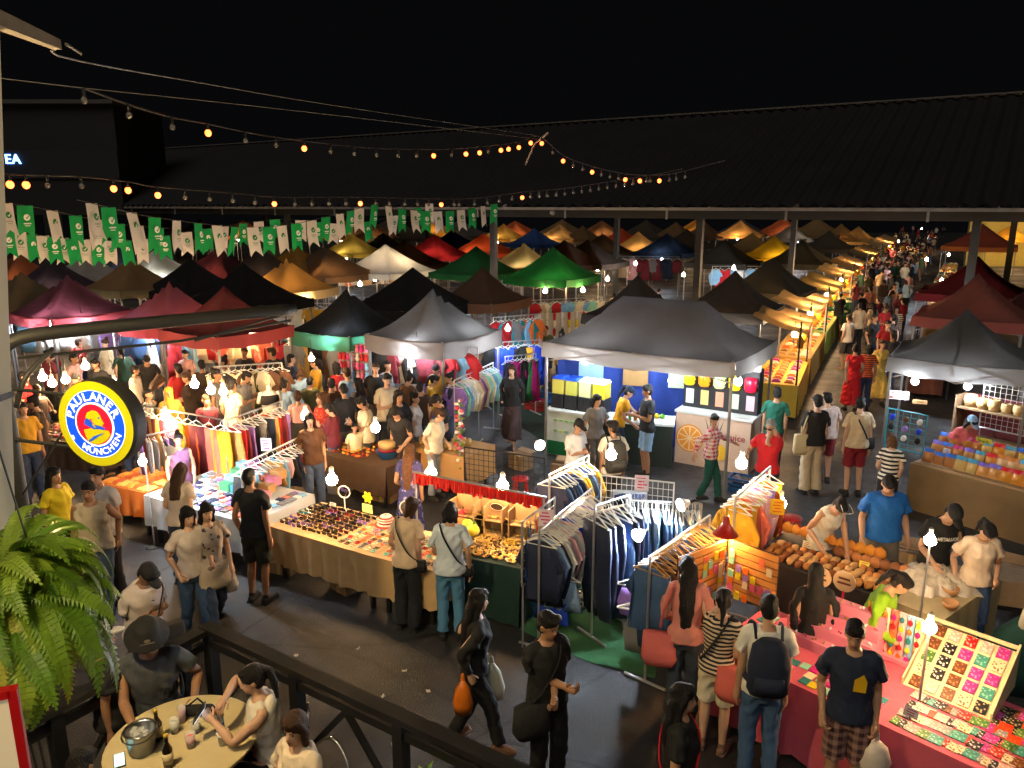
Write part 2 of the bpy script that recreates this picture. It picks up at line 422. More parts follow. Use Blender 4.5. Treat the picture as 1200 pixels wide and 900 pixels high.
def pose_mats(ps):
    M = [None] * len(BONES); V = Vector
    root = V(ps.get('root', (0, 0, 0)))
    RX = lambda a: Matrix.Rotation(R(a), 4, 'X'); RY = lambda a: Matrix.Rotation(R(a), 4, 'Y'); RZ = lambda a: Matrix.Rotation(R(a), 4, 'Z')
    ln = ps.get('lean', 0); tw = ps.get('twist', 0); sd = ps.get('side', 0)
    Mp = Matrix.Translation(root) @ about((0, 0, .93), RX(ps.get('pitch', 0)) @ RZ(ps.get('hip', 0)))
    Ms = Mp @ about((0, 0, 1.0), RX(ln * .5) @ RZ(tw * .5) @ RY(sd * .5)); Mc = Ms @ about((0, 0, 1.2), RX(ln * .5) @ RZ(tw * .5) @ RY(sd * .5))
    hp, hy, hr = (tuple(ps.get('head', (0, 0))) + (0,))[:3]
    Mh = Mc @ about((0, .01, 1.47), RZ(hy) @ RX(hp) @ RY(hr))
    M[BI['pelvis']], M[BI['spine']], M[BI['chest']], M[BI['head']] = Mp, Ms, Mc, Mh
    jt = {}
    for s, f in (('L', lambda p: p), ('R', mx)):
        S, E, Wt = V(f(SH)), V(f(EL)), V(f(WR)); sg = 1 if s == 'L' else -1
        a = Mc @ S
        t = ps.get('arm' + s, 'down')
        if t == 'down': t = (.235, .03, .90)
        if len(t) == 3: tgt = V((t[0] * sg, t[1], t[2]))
        if not ps.get('abs'): tgt = Mc @ V((t[0] * sg, t[1], t[2])) if ps.get('armchest') else root + tgt
        pole = V((.38 * sg, 1.0, -.1)); q = ps.get('pole' + s)
        if q: pole = V((q[0] * sg, q[1], q[2]))
        e, w = ik(a, tgt, (E - S).length, (Wt - E).length, pole)
        R1 = rotb(E - S, e - a); M1 = Matrix.Translation(a) @ R1 @ Matrix.Translation(-S)
        R2 = rotb(R1.to_3x3() @ (Wt - E), w - e) @ R1; M2 = Matrix.Translation(e) @ R2 @ Matrix.Translation(-E)
        hb = ps.get('hand' + s, 0)
        M3 = M2 if not hb else Matrix.Translation(w) @ Matrix.Rotation(R(hb), 4, V((1, 0, 0))) @ R2 @ Matrix.Translation(-Wt)
        M[BI['ua' + s]], M[BI['fa' + s]], M[BI['ha' + s]] = M1, M2, M3
        jt['w' + s] = w
        Hh, K, A = V(f(HP)), V(f(KN)), V(f(AN)); a = Mp @ Hh
        t = ps.get('leg' + s, (.11, .02, .085)); tgt = V((t[0] * sg, t[1], t[2]))
        kp = ps.get('knee' + s, (.12, -1, 0))
        e, w = ik(a, tgt, (K - Hh).length, (A - K).length, V((kp[0] * sg, kp[1], kp[2])))
        R1 = rotb(K - Hh, e - a); M[BI['th' + s]] = Matrix.Translation(a) @ R1 @ Matrix.Translation(-Hh)
        R2 = rotb(R1.to_3x3() @ (A - K), w - e) @ R1; M[BI['sh' + s]] = Matrix.Translation(e) @ R2 @ Matrix.Translation(-K)
        fp = ps.get('foot' + s, 0)
        M[BI['fo' + s]] = Matrix.Translation(w) @ RZ(8 * sg) @ RX(fp) @ Matrix.Translation(-A)
    return M, jt, Mc, Mh
def skin_pts(V, W, M):
    A = np.array([np.array(m) for m in M])            # nb,4,4
    Vh = np.concatenate([V, np.ones((len(V), 1))], 1)
    X = np.einsum('bij,vj->vbi', A[:, :3, :], Vh)
    return np.einsum('vb,vbi->vi', W, X)
def np_mesh(name, V, T, rest=None):
    me = bpy.data.meshes.new(name); n = len(T)
    me.vertices.add(len(V)); me.vertices.foreach_set('co', np.ascontiguousarray(V, np.float32).ravel())
    me.loops.add(n * 3); me.loops.foreach_set('vertex_index', np.ascontiguousarray(T, np.int32).ravel())
    me.polygons.add(n); me.polygons.foreach_set('loop_start', np.arange(0, n * 3, 3, dtype=np.int32))
    try: me.polygons.foreach_set('loop_total', np.full(n, 3, np.int32))
    except Exception: pass
    me.polygons.foreach_set('use_smooth', np.ones(n, bool))
    if rest is not None:
        at = me.attributes.new('rest', 'FLOAT_VECTOR', 'POINT'); at.data.foreach_set('vector', np.ascontiguousarray(rest, np.float32).ravel())
    me.update(calc_edges=True); return me
def skin_mat(name, col):
    if name in MATS: return MATS[name]
    m = mat(name, col, rough=.5, var=.07, scale=14, bump=.04, bscale=60)
    nt = m.node_tree; N = nt.nodes; L = nt.links; b = N['Principled BSDF']
    base = b.inputs['Base Color'].links[0].from_socket
    at = N.new('ShaderNodeAttribute'); at.attribute_name = 'rest'
    sp = N.new('ShaderNodeSeparateXYZ'); L.new(at.outputs['Vector'], sp.inputs[0])
    def mth(op, a, b_=None, c=None):
        n = N.new('ShaderNodeMath'); n.operation = op
        for i, q in enumerate((a, b_, c)):
            if q is None: continue
            if isinstance(q, (int, float)): n.inputs[i].default_value = q
            else: L.new(q, n.inputs[i])
        return n.outputs[0]
    ax = mth('ABSOLUTE', sp.outputs[0]); front = mth('LESS_THAN', sp.outputs[1], -.045)
    def spot(cx, cz, rx, rz):
        dx = mth('DIVIDE', mth('SUBTRACT', ax, cx), rx); dz = mth('DIVIDE', mth('SUBTRACT', sp.outputs[2], cz), rz)
        return mth('MULTIPLY', mth('LESS_THAN', mth('ADD', mth('MULTIPLY', dx, dx), mth('MULTIPLY', dz, dz)), 1.0), front)
    for (cx, cz, rx, rz, c2) in ((0, 1.546, .024, .0085, (.30, .07, .06)), (.032, 1.606, .0155, .0065, (.6, .57, .53)), (.032, 1.606, .0075, .007, (.01, .007, .006)), (.033, 1.632, .021, .0045, (.015, .01, .008))):
        q = N.new('ShaderNodeMix'); q.data_type = 'RGBA'; L.new(spot(cx, cz, rx, rz), q.inputs['Factor']); L.new(base, q.inputs[6]); q.inputs[7].default_value = (*c2, 1); base = q.outputs[2]
    L.new(base, b.inputs['Base Color'])
    return m
SKINS = [skin_mat('skin_light', (.52, .31, .21)), skin_mat('skin_medium', (.42, .23, .14)), skin_mat('skin_tan', (.31, .16, .09)), skin_mat('skin_brown', (.22, .11, .06))]
def hair_mat(name, col):
    if name in MATS: return MATS[name]
    m = mat(name, col, rough=.62, var=.45, scale=40, bump=0)
    nt = m.node_tree; N = nt.nodes; L = nt.links; b = N['Principled BSDF']
    tc = N.new('ShaderNodeTexCoord'); mp = N.new('ShaderNodeMapping'); mp.inputs['Scale'].default_value = (150, 150, 9); L.new(tc.outputs['Object'], mp.inputs['Vector'])
    ns = N.new('ShaderNodeTexNoise'); ns.inputs['Scale'].default_value = 1; L.new(mp.outputs[0], ns.inputs['Vector'])
    bp = N.new('ShaderNodeBump'); bp.inputs['Strength'].default_value = .9; bp.inputs['Distance'].default_value = .02; b.inputs['Specular IOR Level'].default_value = .25; L.new(ns.outputs['Fac'], bp.inputs['Height']); L.new(bp.outputs[0], b.inputs['Normal'])
    return m
HAIRS = {'black': hair_mat('hair_black', (.010, .009, .010)), 'brown': hair_mat('hair_brown', (.045, .022, .012)), 'auburn': hair_mat('hair_auburn', (.11, .05, .022)), 'grey': hair_mat('hair_grey', (.25, .25, .25)), 'blond': hair_mat('hair_blond', (.42, .28, .12))}
def female_warp(V):
    V = V.copy(); z = V[:, 2]; x = V[:, 0]; y = V[:, 1]
    s = 1 - .09 * np.exp(-((z - 1.36) / .16) ** 2) * (np.abs(x) < .3) - .10 * np.exp(-((z - 1.08) / .08) ** 2) * (np.abs(x) < .2)
    V[:, 0] = x * s
    b = np.exp(-((z - 1.27) / .06) ** 2) * np.exp(-((np.abs(x) - .075) / .06) ** 2) * (y < -.02)
    V[:, 1] = y - .035 * b
    return V
FOOT_EXTRA = {}
def person(label, loc, face, pose=None, top=('tshirt', '#202020'), bottom=('jeans', '#2a3a55'), hair=('short', 'black'), skin=1, h=1.68, fem=False, lod=0, grip=0, hat=None, shoes='#1c1a1a', group=None, fat=.89, name='person', barefoot=False, tmat=None, bmat=None):
    ps = dict(pose or {}); PJ = random.Random(hash((round(loc[0], 2), round(loc[1], 2))))
    for s_ in ('armL', 'armR'):
        if isinstance(ps.get(s_), tuple): ps[s_] = tuple(c_ + PJ.uniform(-.025, .025) for c_ in ps[s_])
    if 'side' not in ps and 'root' not in ps: ps['side'] = PJ.uniform(-4, 4)
    M, jt, Mc, Mh = pose_mats(ps)
    k = h / 1.715
    rt = thing(name, label, 'person', loc, R(face), group)
    S = np.array([k * fat, k * fat, k])
    def place(t, nm, m, rest=False, extra=()):
        Vs, Ts, Ws = [t.V], [t.T], [t.W]; off = len(t.V)
        for e in extra: Vs.append(e.V); Ts.append(e.T + off); Ws.append(e.W); off += len(e.V)
        V = np.concatenate(Vs); T = np.concatenate(Ts); W = np.concatenate(Ws)
        Vw = female_warp(V) if fem else V
        return mobj(nm, np_mesh(nm, skin_pts(Vw, W, M) * S, T, V if rest else None), m, rt)
    ex = []
    b = tpl('body', lod)
    if lod == 0: ex = [TPL['handL%d' % grip], TPL['handR%d' % grip]]
    else: ex = [TPL['handL%d' % grip], TPL['handR%d' % grip]] if False else []
    place(b, 'body', SKINS[skin], True, ex)
    if top:
        place(tpl(top[0], lod), {'tshirt': 'shirt', 'longsleeve': 'shirt', 'tank': 'tank_top', 'loose': 'shirt', 'dress': 'dress'}[top[0]], tmat or cm(top[1]))
    if bottom:
        place(tpl(bottom[0], lod), {'jeans': 'trousers', 'wide': 'trousers', 'miniskirt': 'skirt'}.get(bottom[0], bottom[0]), bmat or cm(bottom[1]))
    if hair: place(tpl(hair[0], lod), 'headscarf' if hair[0] == 'hijab' else 'hair', HAIRS[hair[1]] if hair[1] in HAIRS else cm(hair[1]))
    if hat: place(tpl(hat[0], lod), 'hat', cm(hat[1]))
    if not barefoot and lod == 0:
        for s in 'LR': place(tpl('shoe' + s, lod), 'shoe', cm(shoes))
    rt['_k'] = k
    inf = Tpl(); inf.root = rt; inf.k = k; inf.fat = fat; inf.M = M; inf.jt = jt; inf.Mc = Mc; inf.Mh = Mh
    A = Matrix.Translation(loc) @ Matrix.Rotation(R(face), 4, 'Z')
    inf.world = lambda p: A @ Vector((p[0] * k * fat, p[1] * k * fat, p[2] * k))
    return inf
# poses: targets for wrists and ankles in the person's own frame (faces -y, its left is +x)
STAND = dict(armL=(.205, -.02, .872), armR=(.205, .02, .870))
WALK = dict(root=(0, 0, -.02), lean=4, armL=(.22, -.16, .95), armR=(.22, .20, .93), legL=(.09, .26, .13), legR=(.09, -.24, .09), footL=-28, footR=14, hip=-6, twist=8)
WALK2 = dict(root=(0, 0, -.01), lean=3, armL=(.22, .14, .92), armR=(.21, -.12, .95), legL=(.09, -.17, .085), legR=(.09, .18, .11), footR=-18, footL=6, hip=5, twist=-6)
PHONE = dict(armL=(.05, -.27, 1.22), armR=(.07, -.25, 1.16), head=(24, 0), lean=4)
LOOK = dict(lean=12, head=(28, 10), armL=(.16, -.22, 1.0), armR=(.2, -.02, .92))
REACH = dict(lean=34, pitch=8, head=(15, 0), armL=(.12, -.55, .95), armR=(.2, -.3, .95), root=(0, .08, -.01))
FOLD = dict(armL=(-.04, -.22, 1.10), armR=(-.03, -.24, 1.16), head=(8, 20))
BACKHOLD = dict(armL=(.16, -.25, 1.18), armR=(.235, 0, .9), head=(10, -15))
CHIN = dict(armL=(.06, -.2, 1.47), armR=(.12, -.22, 1.12), head=(14, -10))
SIT = dict(root=(0, 0, -.40), legL=(.13, -.40, .085), legR=(.13, -.38, .085), armL=(.14, -.32, 1.12), armR=(.14, -.32, 1.12), head=(18, 0), lean=8)
# ------------------------------------------------------------------ ground
def asphalt():
    m = mat('asphalt', (.020, .0205, .022), rough=.6, var=.3, scale=.7, bump=.45, bscale=70)
    nt = m.node_tree; N = nt.nodes; L = nt.links; b = N['Principled BSDF']; base = b.inputs['Base Color'].links[0].from_socket
    tc = N.new('ShaderNodeTexCoord')
    def ramp(sock, a0, a1):
        r_ = N.new('ShaderNodeMapRange'); r_.inputs[1].default_value = a0; r_.inputs[2].default_value = a1; L.new(sock, r_.inputs[0]); return r_.outputs[0]
    def mixc(f_, x, c, mode='MIX'):
        q = N.new('ShaderNodeMix'); q.data_type = 'RGBA'; q.blend_type = mode; L.new(f_, q.inputs['Factor']); L.new(x, q.inputs[6]); q.inputs[7].default_value = (*c, 1); return q.outputs[2]
    n1 = N.new('ShaderNodeTexNoise'); n1.inputs['Scale'].default_value = .45; n1.inputs['Detail'].default_value = 8; n1.inputs['Roughness'].default_value = .7; L.new(tc.outputs['Object'], n1.inputs['Vector'])
    base = mixc(ramp(n1.outputs['Fac'], .52, .66), base, (.040, .037, .034))      # worn dusty patches
    n2 = N.new('ShaderNodeTexNoise'); n2.inputs['Scale'].default_value = 2.3; n2.inputs['Detail'].default_value = 6; L.new(tc.outputs['Object'], n2.inputs['Vector'])
    base = mixc(ramp(n2.outputs['Fac'], .60, .68), base, (.008, .008, .009))      # oil and drink stains
    vo = N.new('ShaderNodeTexVoronoi'); vo.feature = 'DISTANCE_TO_EDGE'; vo.inputs['Scale'].default_value = .55
    wv = N.new('ShaderNodeMix'); wv.data_type = 'VECTOR'; wv.inputs['Factor'].default_value = .12; L.new(tc.outputs['Object'], wv.inputs[4]); L.new(n2.outputs['Color'], wv.inputs[5]); L.new(wv.outputs[1], vo.inputs['Vector'])
    base = mixc(ramp(vo.outputs['Distance'], .012, .004), base, (.005, .005, .005))   # cracks
    vs = N.new('ShaderNodeTexVoronoi'); vs.inputs['Scale'].default_value = 6.0; L.new(tc.outputs['Object'], vs.inputs['Vector'])
    base = mixc(ramp(vs.outputs['Distance'], .09, .06), base, (.05, .048, .045))      # trodden gum spots
    L.new(base, b.inputs['Base Color'])
    rr_ = N.new('ShaderNodeMapRange'); rr_.inputs[1].default_value = .35; rr_.inputs[2].default_value = .65; rr_.inputs[3].default_value = .30; rr_.inputs[4].default_value = .8; L.new(n1.outputs['Fac'], rr_.inputs[0]); L.new(rr_.outputs[0], b.inputs['Roughness'])
    return m
mb = MB(); mb.grid(lambda u, v: (-90 + 180 * u, -12 + 150 * v, 0), 18, 15)
tag(mb.obj('ground', asphalt()), None, None, kind='structure')
GM = mat('turf_mat', (.030, .135, .050), rough=.95, var=.4, scale=3, bump=.9, bscale=160)
def flat_poly(name, pts, z, m):
    mb = MB(); mb.add([(p.x, p.y, z) for p in pts], [tuple(range(len(pts)))]); return mb.obj(name, m)
tag(flat_poly('floor_mat', [P(608, 738), P(668, 680), P(780, 690), P(768, 796), P(690, 776)], .006, GM), 'green artificial turf mat spread under the clothes racks', 'mat')
tag(flat_poly('floor_mat', [P(560, 470), P(640, 440), P(700, 560), P(610, 500)], .006, mat('turf_dark', (.008, .03, .02), rough=.95, var=.4, scale=3, bump=.9, bscale=160)), 'dark green floor mat beside the drink stall', 'mat')
# ------------------------------------------------------------------ market hall: corrugated roof on steel columns, open at the sides
HK = 1.36
E0 = Vector((9.6, 16.0, 0)) * HK; EAVE, RISE, RUN = 4.78, 2.9, 7.0
def hall(t, w, z): return E0 - VX * t * HK + UY * w * HK + Vector((0, 0, z if z < 4 else EAVE + (z - EAVE) * HK))
hall_o = thing('market_hall', 'open market hall with a long dark corrugated roof on steel columns', 'hall', E0)
def hl(p): return p - E0
RM = mat('roof_sheet', (.011, .010, .0105), rough=.6, var=.3, scale=.6, bump=.1)
T0, T1 = -9.0, 52.0
pitch = .36
npan = 8; tl = (T1 - T0) / npan
for side in (0, 1):
    for k in range(npan):
        mb = MB(); n = int(tl / pitch * 8)
        def fn(u, v, k=k, side=side):
            t = T0 + tl * (k + u); w = RUN * v if not side else 2 * RUN - RUN * v
            z = EAVE + RISE * v + .045 * math.cos(2 * math.pi * t / pitch)
            if not side: w -= .25 * (1 - v)
            return hl(hall(t, w, z))
        mb.grid(fn, n, 1); mb.obj('roof_sheet', RM, hall_o, True)
mb = MB()
for t in np.arange(T0, T1, 3.0): mb.box(hl(hall(t + 1.45, RUN, EAVE + RISE + .03)), (3.0 * HK, .5, .06), -YAW)
mb.obj('ridge_cap', mat('ridge', (.10, .09, .08), rough=.7), hall_o)
BM = mat('steel_beam', (.032, .031, .029), rough=.5, var=.25, scale=1.5, metal=.3)
GU = mat('gutter', (.30, .28, .26), rough=.6, var=.3, scale=2)
mid = (T0 + T1) / 2
mb = MB(); mb.box(hl(hall(mid, .03, EAVE - .22)), ((T1 - T0) * HK, .2, .27), -YAW); mb.obj('eave_beam', BM, hall_o)
mb = MB(); mb.box(hl(hall(mid, -.12, EAVE - .085)), ((T1 - T0) * HK, .15, .10), -YAW); mb.obj('gutter', GU, hall_o)
mb = MB(); mb.box(hl(hall(mid, RUN * 2 - .1, EAVE - .22)), ((T1 - T0) * HK, .2, .27), -YAW); mb.obj('eave_beam', BM, hall_o)
for t in np.arange(T0 + 1.3, T1, 2.9):
    mb = MB(); mb.box(hl(hall(t, -.055, EAVE - .22)), (.07, .03, .32), -YAW); mb.obj('gutter_bracket', GU, hall_o)
CT = [0.1, 5.95, 12.1, 20.8, 31.0, 42.0]
for t in CT:
    mb = MB(); p = hl(hall(t, .03, 0)); mb.box(p + Vector((0, 0, (EAVE - .36) / 2)), (.22, .22, EAVE - .36), -YAW); mb.box(p + Vector((0, 0, EAVE - .40)), (.38, .38, .05), -YAW); mb.obj('column', BM, hall_o)
    p = hl(hall(t - .6, RUN, 0)); mb = MB(); mb.box(p + Vector((0, 0, (EAVE + 1) / 2)), (.22, .22, EAVE + 1), -YAW); mb.obj('column', BM, hall_o)
    mb = MB(); a = hall(t, .1, EAVE - .2); b = hall(t, RUN, EAVE + RISE - .15); c = hall(t, 2 * RUN - .1, EAVE - .2)
    mb.tube([hl(a), hl(b), hl(c)], .09, 4); mb.obj('rafter', BM, hall_o)
for w in (1.6, 3.3, 5.0):
    mb = MB(); mb.box(hl(hall(mid, w, EAVE + RISE * w / RUN - .12)), ((T1 - T0) * HK, .07, .10), -YAW); mb.obj('purlin', BM, hall_o)
g = PD(659, 255, 20.4); one('round_lamp', 'rl', lambda: MB().ell((0, 0, 0), (.12, .12, .1)), mat('dull_white', (.55, .53, .5)), 'small unlit round white lamp fixed to the hall eave beam', 'lamp', hall(10.1, -.03, EAVE - .20), smooth=True)
# ------------------------------------------------------------------ lamps
WARM, COOL, NEUT = (1.0, .62, .30), (.80, .90, 1.0), (1.0, .80, .55)
BULB_N = 0
SOCK = None
def bulb_mb(r=.045):
    mb = MB(); mb.lathe([(r * .35, r * 1.25), (r * .55, r * .8), (r * .95, r * .3), (r, -.1 * r), (r * .8, -.65 * r), (r * .35, -.95 * r), (.001, -r)][::-1], 10); return mb
def bulb(p, col=WARM, watt=14, label=None, r=.072, hang=.25, group='bulbs hung at the stalls', stand=None):
    """a lit bulb on its socket and cord; the glowing glass is the light"""
    kind = 'warm' if col is WARM else 'cool' if col is COOL else 'neutral'
    w = round(watt * LAMP, 1)
    key = 'bulb_%s_%s_%s' % (kind, w, r)
    o = thing('light_bulb', label or {'warm': 'lit warm yellow bulb hanging over a stall', 'cool': 'lit cool white bulb hanging over a stall', 'neutral': 'lit soft white bulb over a stall'}[kind], 'light bulb', p, 0, group if not label else None)
    L = w / (math.pi * 4 * math.pi * r * r)
    mobj('bulb', shared('bulbm%s' % r, lambda: bulb_mb(r), True), glow(key, col, L), o)
    s = MB(); s.lathe([(r * .42, r * 1.2), (r * .42, r * 2.2), (r * .2, r * 2.4)], 8)
    mobj('socket', shared('sockm%s' % r, lambda: s), pm('#d8d4cc'), o)
    if hang:
        mobj('cord', shared('cord%s%s' % (r, hang), lambda: MB().tube([(0, 0, r * 2.2), (0.004, 0, r * 2.2 + hang * .5), (0, 0, r * 2.2 + hang)], .006, 5)), pm('#15151a'), o)
    return o
# ------------------------------------------------------------------ tents
TENT_PX = []
def canopy_mb(sx, sy, ze, zp, ridge=0.0, seed=0, sag=.10):
    mb = MB(); n = 18; rr = random.Random(seed); ph = rr.random() * 6; pw = rr.uniform(1.25, 1.6); sag *= rr.uniform(.7, 1.7); es = rr.uniform(.02, .07)
    def fn(u, v):
        x, y = (u - .5) * sx, (v - .5) * sy
        hx, hy = sx / 2, sy / 2
        ax = max(0, (abs(x) - ridge / 2)) / (hx - ridge / 2); ay = abs(y) / hy
        r = max(ax, ay); q = min(ax, ay)
        z = ze + (zp - ze) * ((1 - r) ** pw)
        mid_ = 1 - (q / r if r > 1e-4 else 1)             # 1 in the middle of a panel, 0 on its taut hip
        z -= sag * mid_ * math.sin(math.pi * min(1, r)) * (zp - ze) * .9
        z += .016 * math.sin(x * 9 + ph) * math.sin(y * 8 + 2 * ph) * r + .012 * math.sin((x + y) * 13 + ph) * mid_ * r
        z -= es * mid_ * r ** 6
        return (x + .02 * math.sin(y * 5 + ph) * (1 - r), y, z)
        return (x, y, z)
    mb.grid(fn, n, n); return mb
def valance_mb(sx, sy, ze, d, seed):
    mb = MB(); rr = random.Random(seed); ph = rr.random() * 6
    hx, hy = sx / 2 + .004, sy / 2 + .004
    for (a, b) in (((-hx, -hy), (hx, -hy)), ((hx, -hy), (hx, hy)), ((hx, hy), (-hx, hy)), ((-hx, hy), (-hx, -hy))):
        nx, ny = (b[1] - a[1]), -(b[0] - a[0]); l = math.hypot(nx, ny); nx /= l; ny /= l
        def fn(u, v, a=a, b=b):
            w = .022 * math.sin(u * 21 + ph) * v + .012 * v
            return (a[0] + (b[0] - a[0]) * u + nx * w, a[1] + (b[1] - a[1]) * u + ny * w, ze + .012 - d * v - (.05 - .02 * (1 - v)) * math.sin(math.pi * u) * 1.0 - .012 * v * math.sin(u * 17 + ph))
        mb.grid(fn, 16, 2)
    return mb
PO = mat('tent_pole', (.22, .22, .23), rough=.45, metal=.6, var=.15)
NT = 0
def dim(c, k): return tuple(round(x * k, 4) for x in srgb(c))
def tent(px, py, sx, col, label, zp=3.1, Y=None, sy=None, ze=None, ridge=0, val=None, vd=.24, trans=.42, rot=0, legs=True, braces=True, dk=.42):
    global NT; NT += 1
    p = PD(px, py, Y) if Y else P(px, py, zp)
    zp = p.z; sy = sy or sx; ze = ze or max(1.95, zp - .95 * (sx / 2.2) ** .5)
    o = thing('market_tent', label, 'tent', (p.x, p.y, 0), -YAW + R(rot))
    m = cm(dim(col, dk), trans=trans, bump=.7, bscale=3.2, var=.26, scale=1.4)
    cn = canopy_mb(sx, sy, ze, zp, ridge, NT).obj('canopy', m, o, True)
    vm = m if val is None else cm(dim(val, .6), trans=trans, bump=.3, bscale=5, var=.2, scale=1.1)
    valance_mb(sx, sy, ze, vd, NT).obj('valance', vm, cn, True)
    if legs:
        for a in (-1, 1):
            for b in (-1, 1):
                key = 'leg%.2f' % ze
                mobj('leg', shared(key, lambda: MB().box((0, 0, (ze + .02) / 2), (.04, .04, ze + .02))), PO, o, (a * (sx / 2 - .06), b * (sy / 2 - .06), 0))
    if braces:
        for b in (-1, 1):
            mb = MB(); y = b * (sy / 2 - .06)
            for a in (-1, 1):
                mb.tube([(a * (sx / 2 - .08), y, ze - .03), (0, y, ze - .34)], .012, 4); mb.tube([(a * (sx / 2 - .08), y, ze - .34), (0, y, ze - .03)], .012, 4)
            mb.obj('truss', PO, o)
        mb = MB(); mb.tube([(0, -sy / 2 + .06, ze - .25), (0, 0, zp - .30), (0, sy / 2 - .06, ze - .25)], .014, 4); mb.obj('roof_rib', PO, o)
    o['_ze'] = ze
    return o
# the tents that show largest, measured one by one
GREY, DARK, BLACK = '#5b5550', '#4a4440', '#1c1b1d'
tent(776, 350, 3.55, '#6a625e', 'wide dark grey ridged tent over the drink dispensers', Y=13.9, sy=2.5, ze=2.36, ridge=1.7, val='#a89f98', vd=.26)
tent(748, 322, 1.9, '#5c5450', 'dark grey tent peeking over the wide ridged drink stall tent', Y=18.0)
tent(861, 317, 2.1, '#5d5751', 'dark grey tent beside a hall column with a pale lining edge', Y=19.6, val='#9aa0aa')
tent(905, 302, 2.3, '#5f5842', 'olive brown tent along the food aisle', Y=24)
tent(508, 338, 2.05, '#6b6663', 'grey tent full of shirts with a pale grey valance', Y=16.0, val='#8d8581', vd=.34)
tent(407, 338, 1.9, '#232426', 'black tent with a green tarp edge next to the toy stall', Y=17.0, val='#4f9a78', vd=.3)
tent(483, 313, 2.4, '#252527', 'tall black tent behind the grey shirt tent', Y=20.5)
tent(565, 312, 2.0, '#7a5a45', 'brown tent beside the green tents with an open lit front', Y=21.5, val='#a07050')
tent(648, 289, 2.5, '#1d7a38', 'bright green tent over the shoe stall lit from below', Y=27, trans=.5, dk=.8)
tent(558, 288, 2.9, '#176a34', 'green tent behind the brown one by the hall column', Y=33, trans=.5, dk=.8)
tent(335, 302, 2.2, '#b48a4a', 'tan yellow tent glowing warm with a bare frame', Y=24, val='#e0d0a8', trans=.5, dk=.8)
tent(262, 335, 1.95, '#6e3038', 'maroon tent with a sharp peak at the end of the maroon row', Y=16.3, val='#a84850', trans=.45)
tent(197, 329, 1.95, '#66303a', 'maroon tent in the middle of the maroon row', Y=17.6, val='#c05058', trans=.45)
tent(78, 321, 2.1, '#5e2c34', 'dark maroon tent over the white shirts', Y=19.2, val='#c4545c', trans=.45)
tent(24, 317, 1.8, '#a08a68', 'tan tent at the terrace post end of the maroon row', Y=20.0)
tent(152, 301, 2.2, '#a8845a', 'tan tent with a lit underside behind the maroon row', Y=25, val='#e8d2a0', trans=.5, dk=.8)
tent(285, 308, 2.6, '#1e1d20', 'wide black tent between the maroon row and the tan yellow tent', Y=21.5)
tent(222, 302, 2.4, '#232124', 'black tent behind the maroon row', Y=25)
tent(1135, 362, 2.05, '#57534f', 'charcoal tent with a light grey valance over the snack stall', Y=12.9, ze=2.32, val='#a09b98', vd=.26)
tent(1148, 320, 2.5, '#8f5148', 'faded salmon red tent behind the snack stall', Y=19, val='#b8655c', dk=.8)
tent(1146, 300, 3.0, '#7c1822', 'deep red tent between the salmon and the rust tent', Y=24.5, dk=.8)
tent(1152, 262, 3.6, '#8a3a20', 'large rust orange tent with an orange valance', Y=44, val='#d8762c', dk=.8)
tent(1215, 330, 2.3, '#6b2a2a', 'dark red tent at the outer side of the salmon tent', Y=20.5)
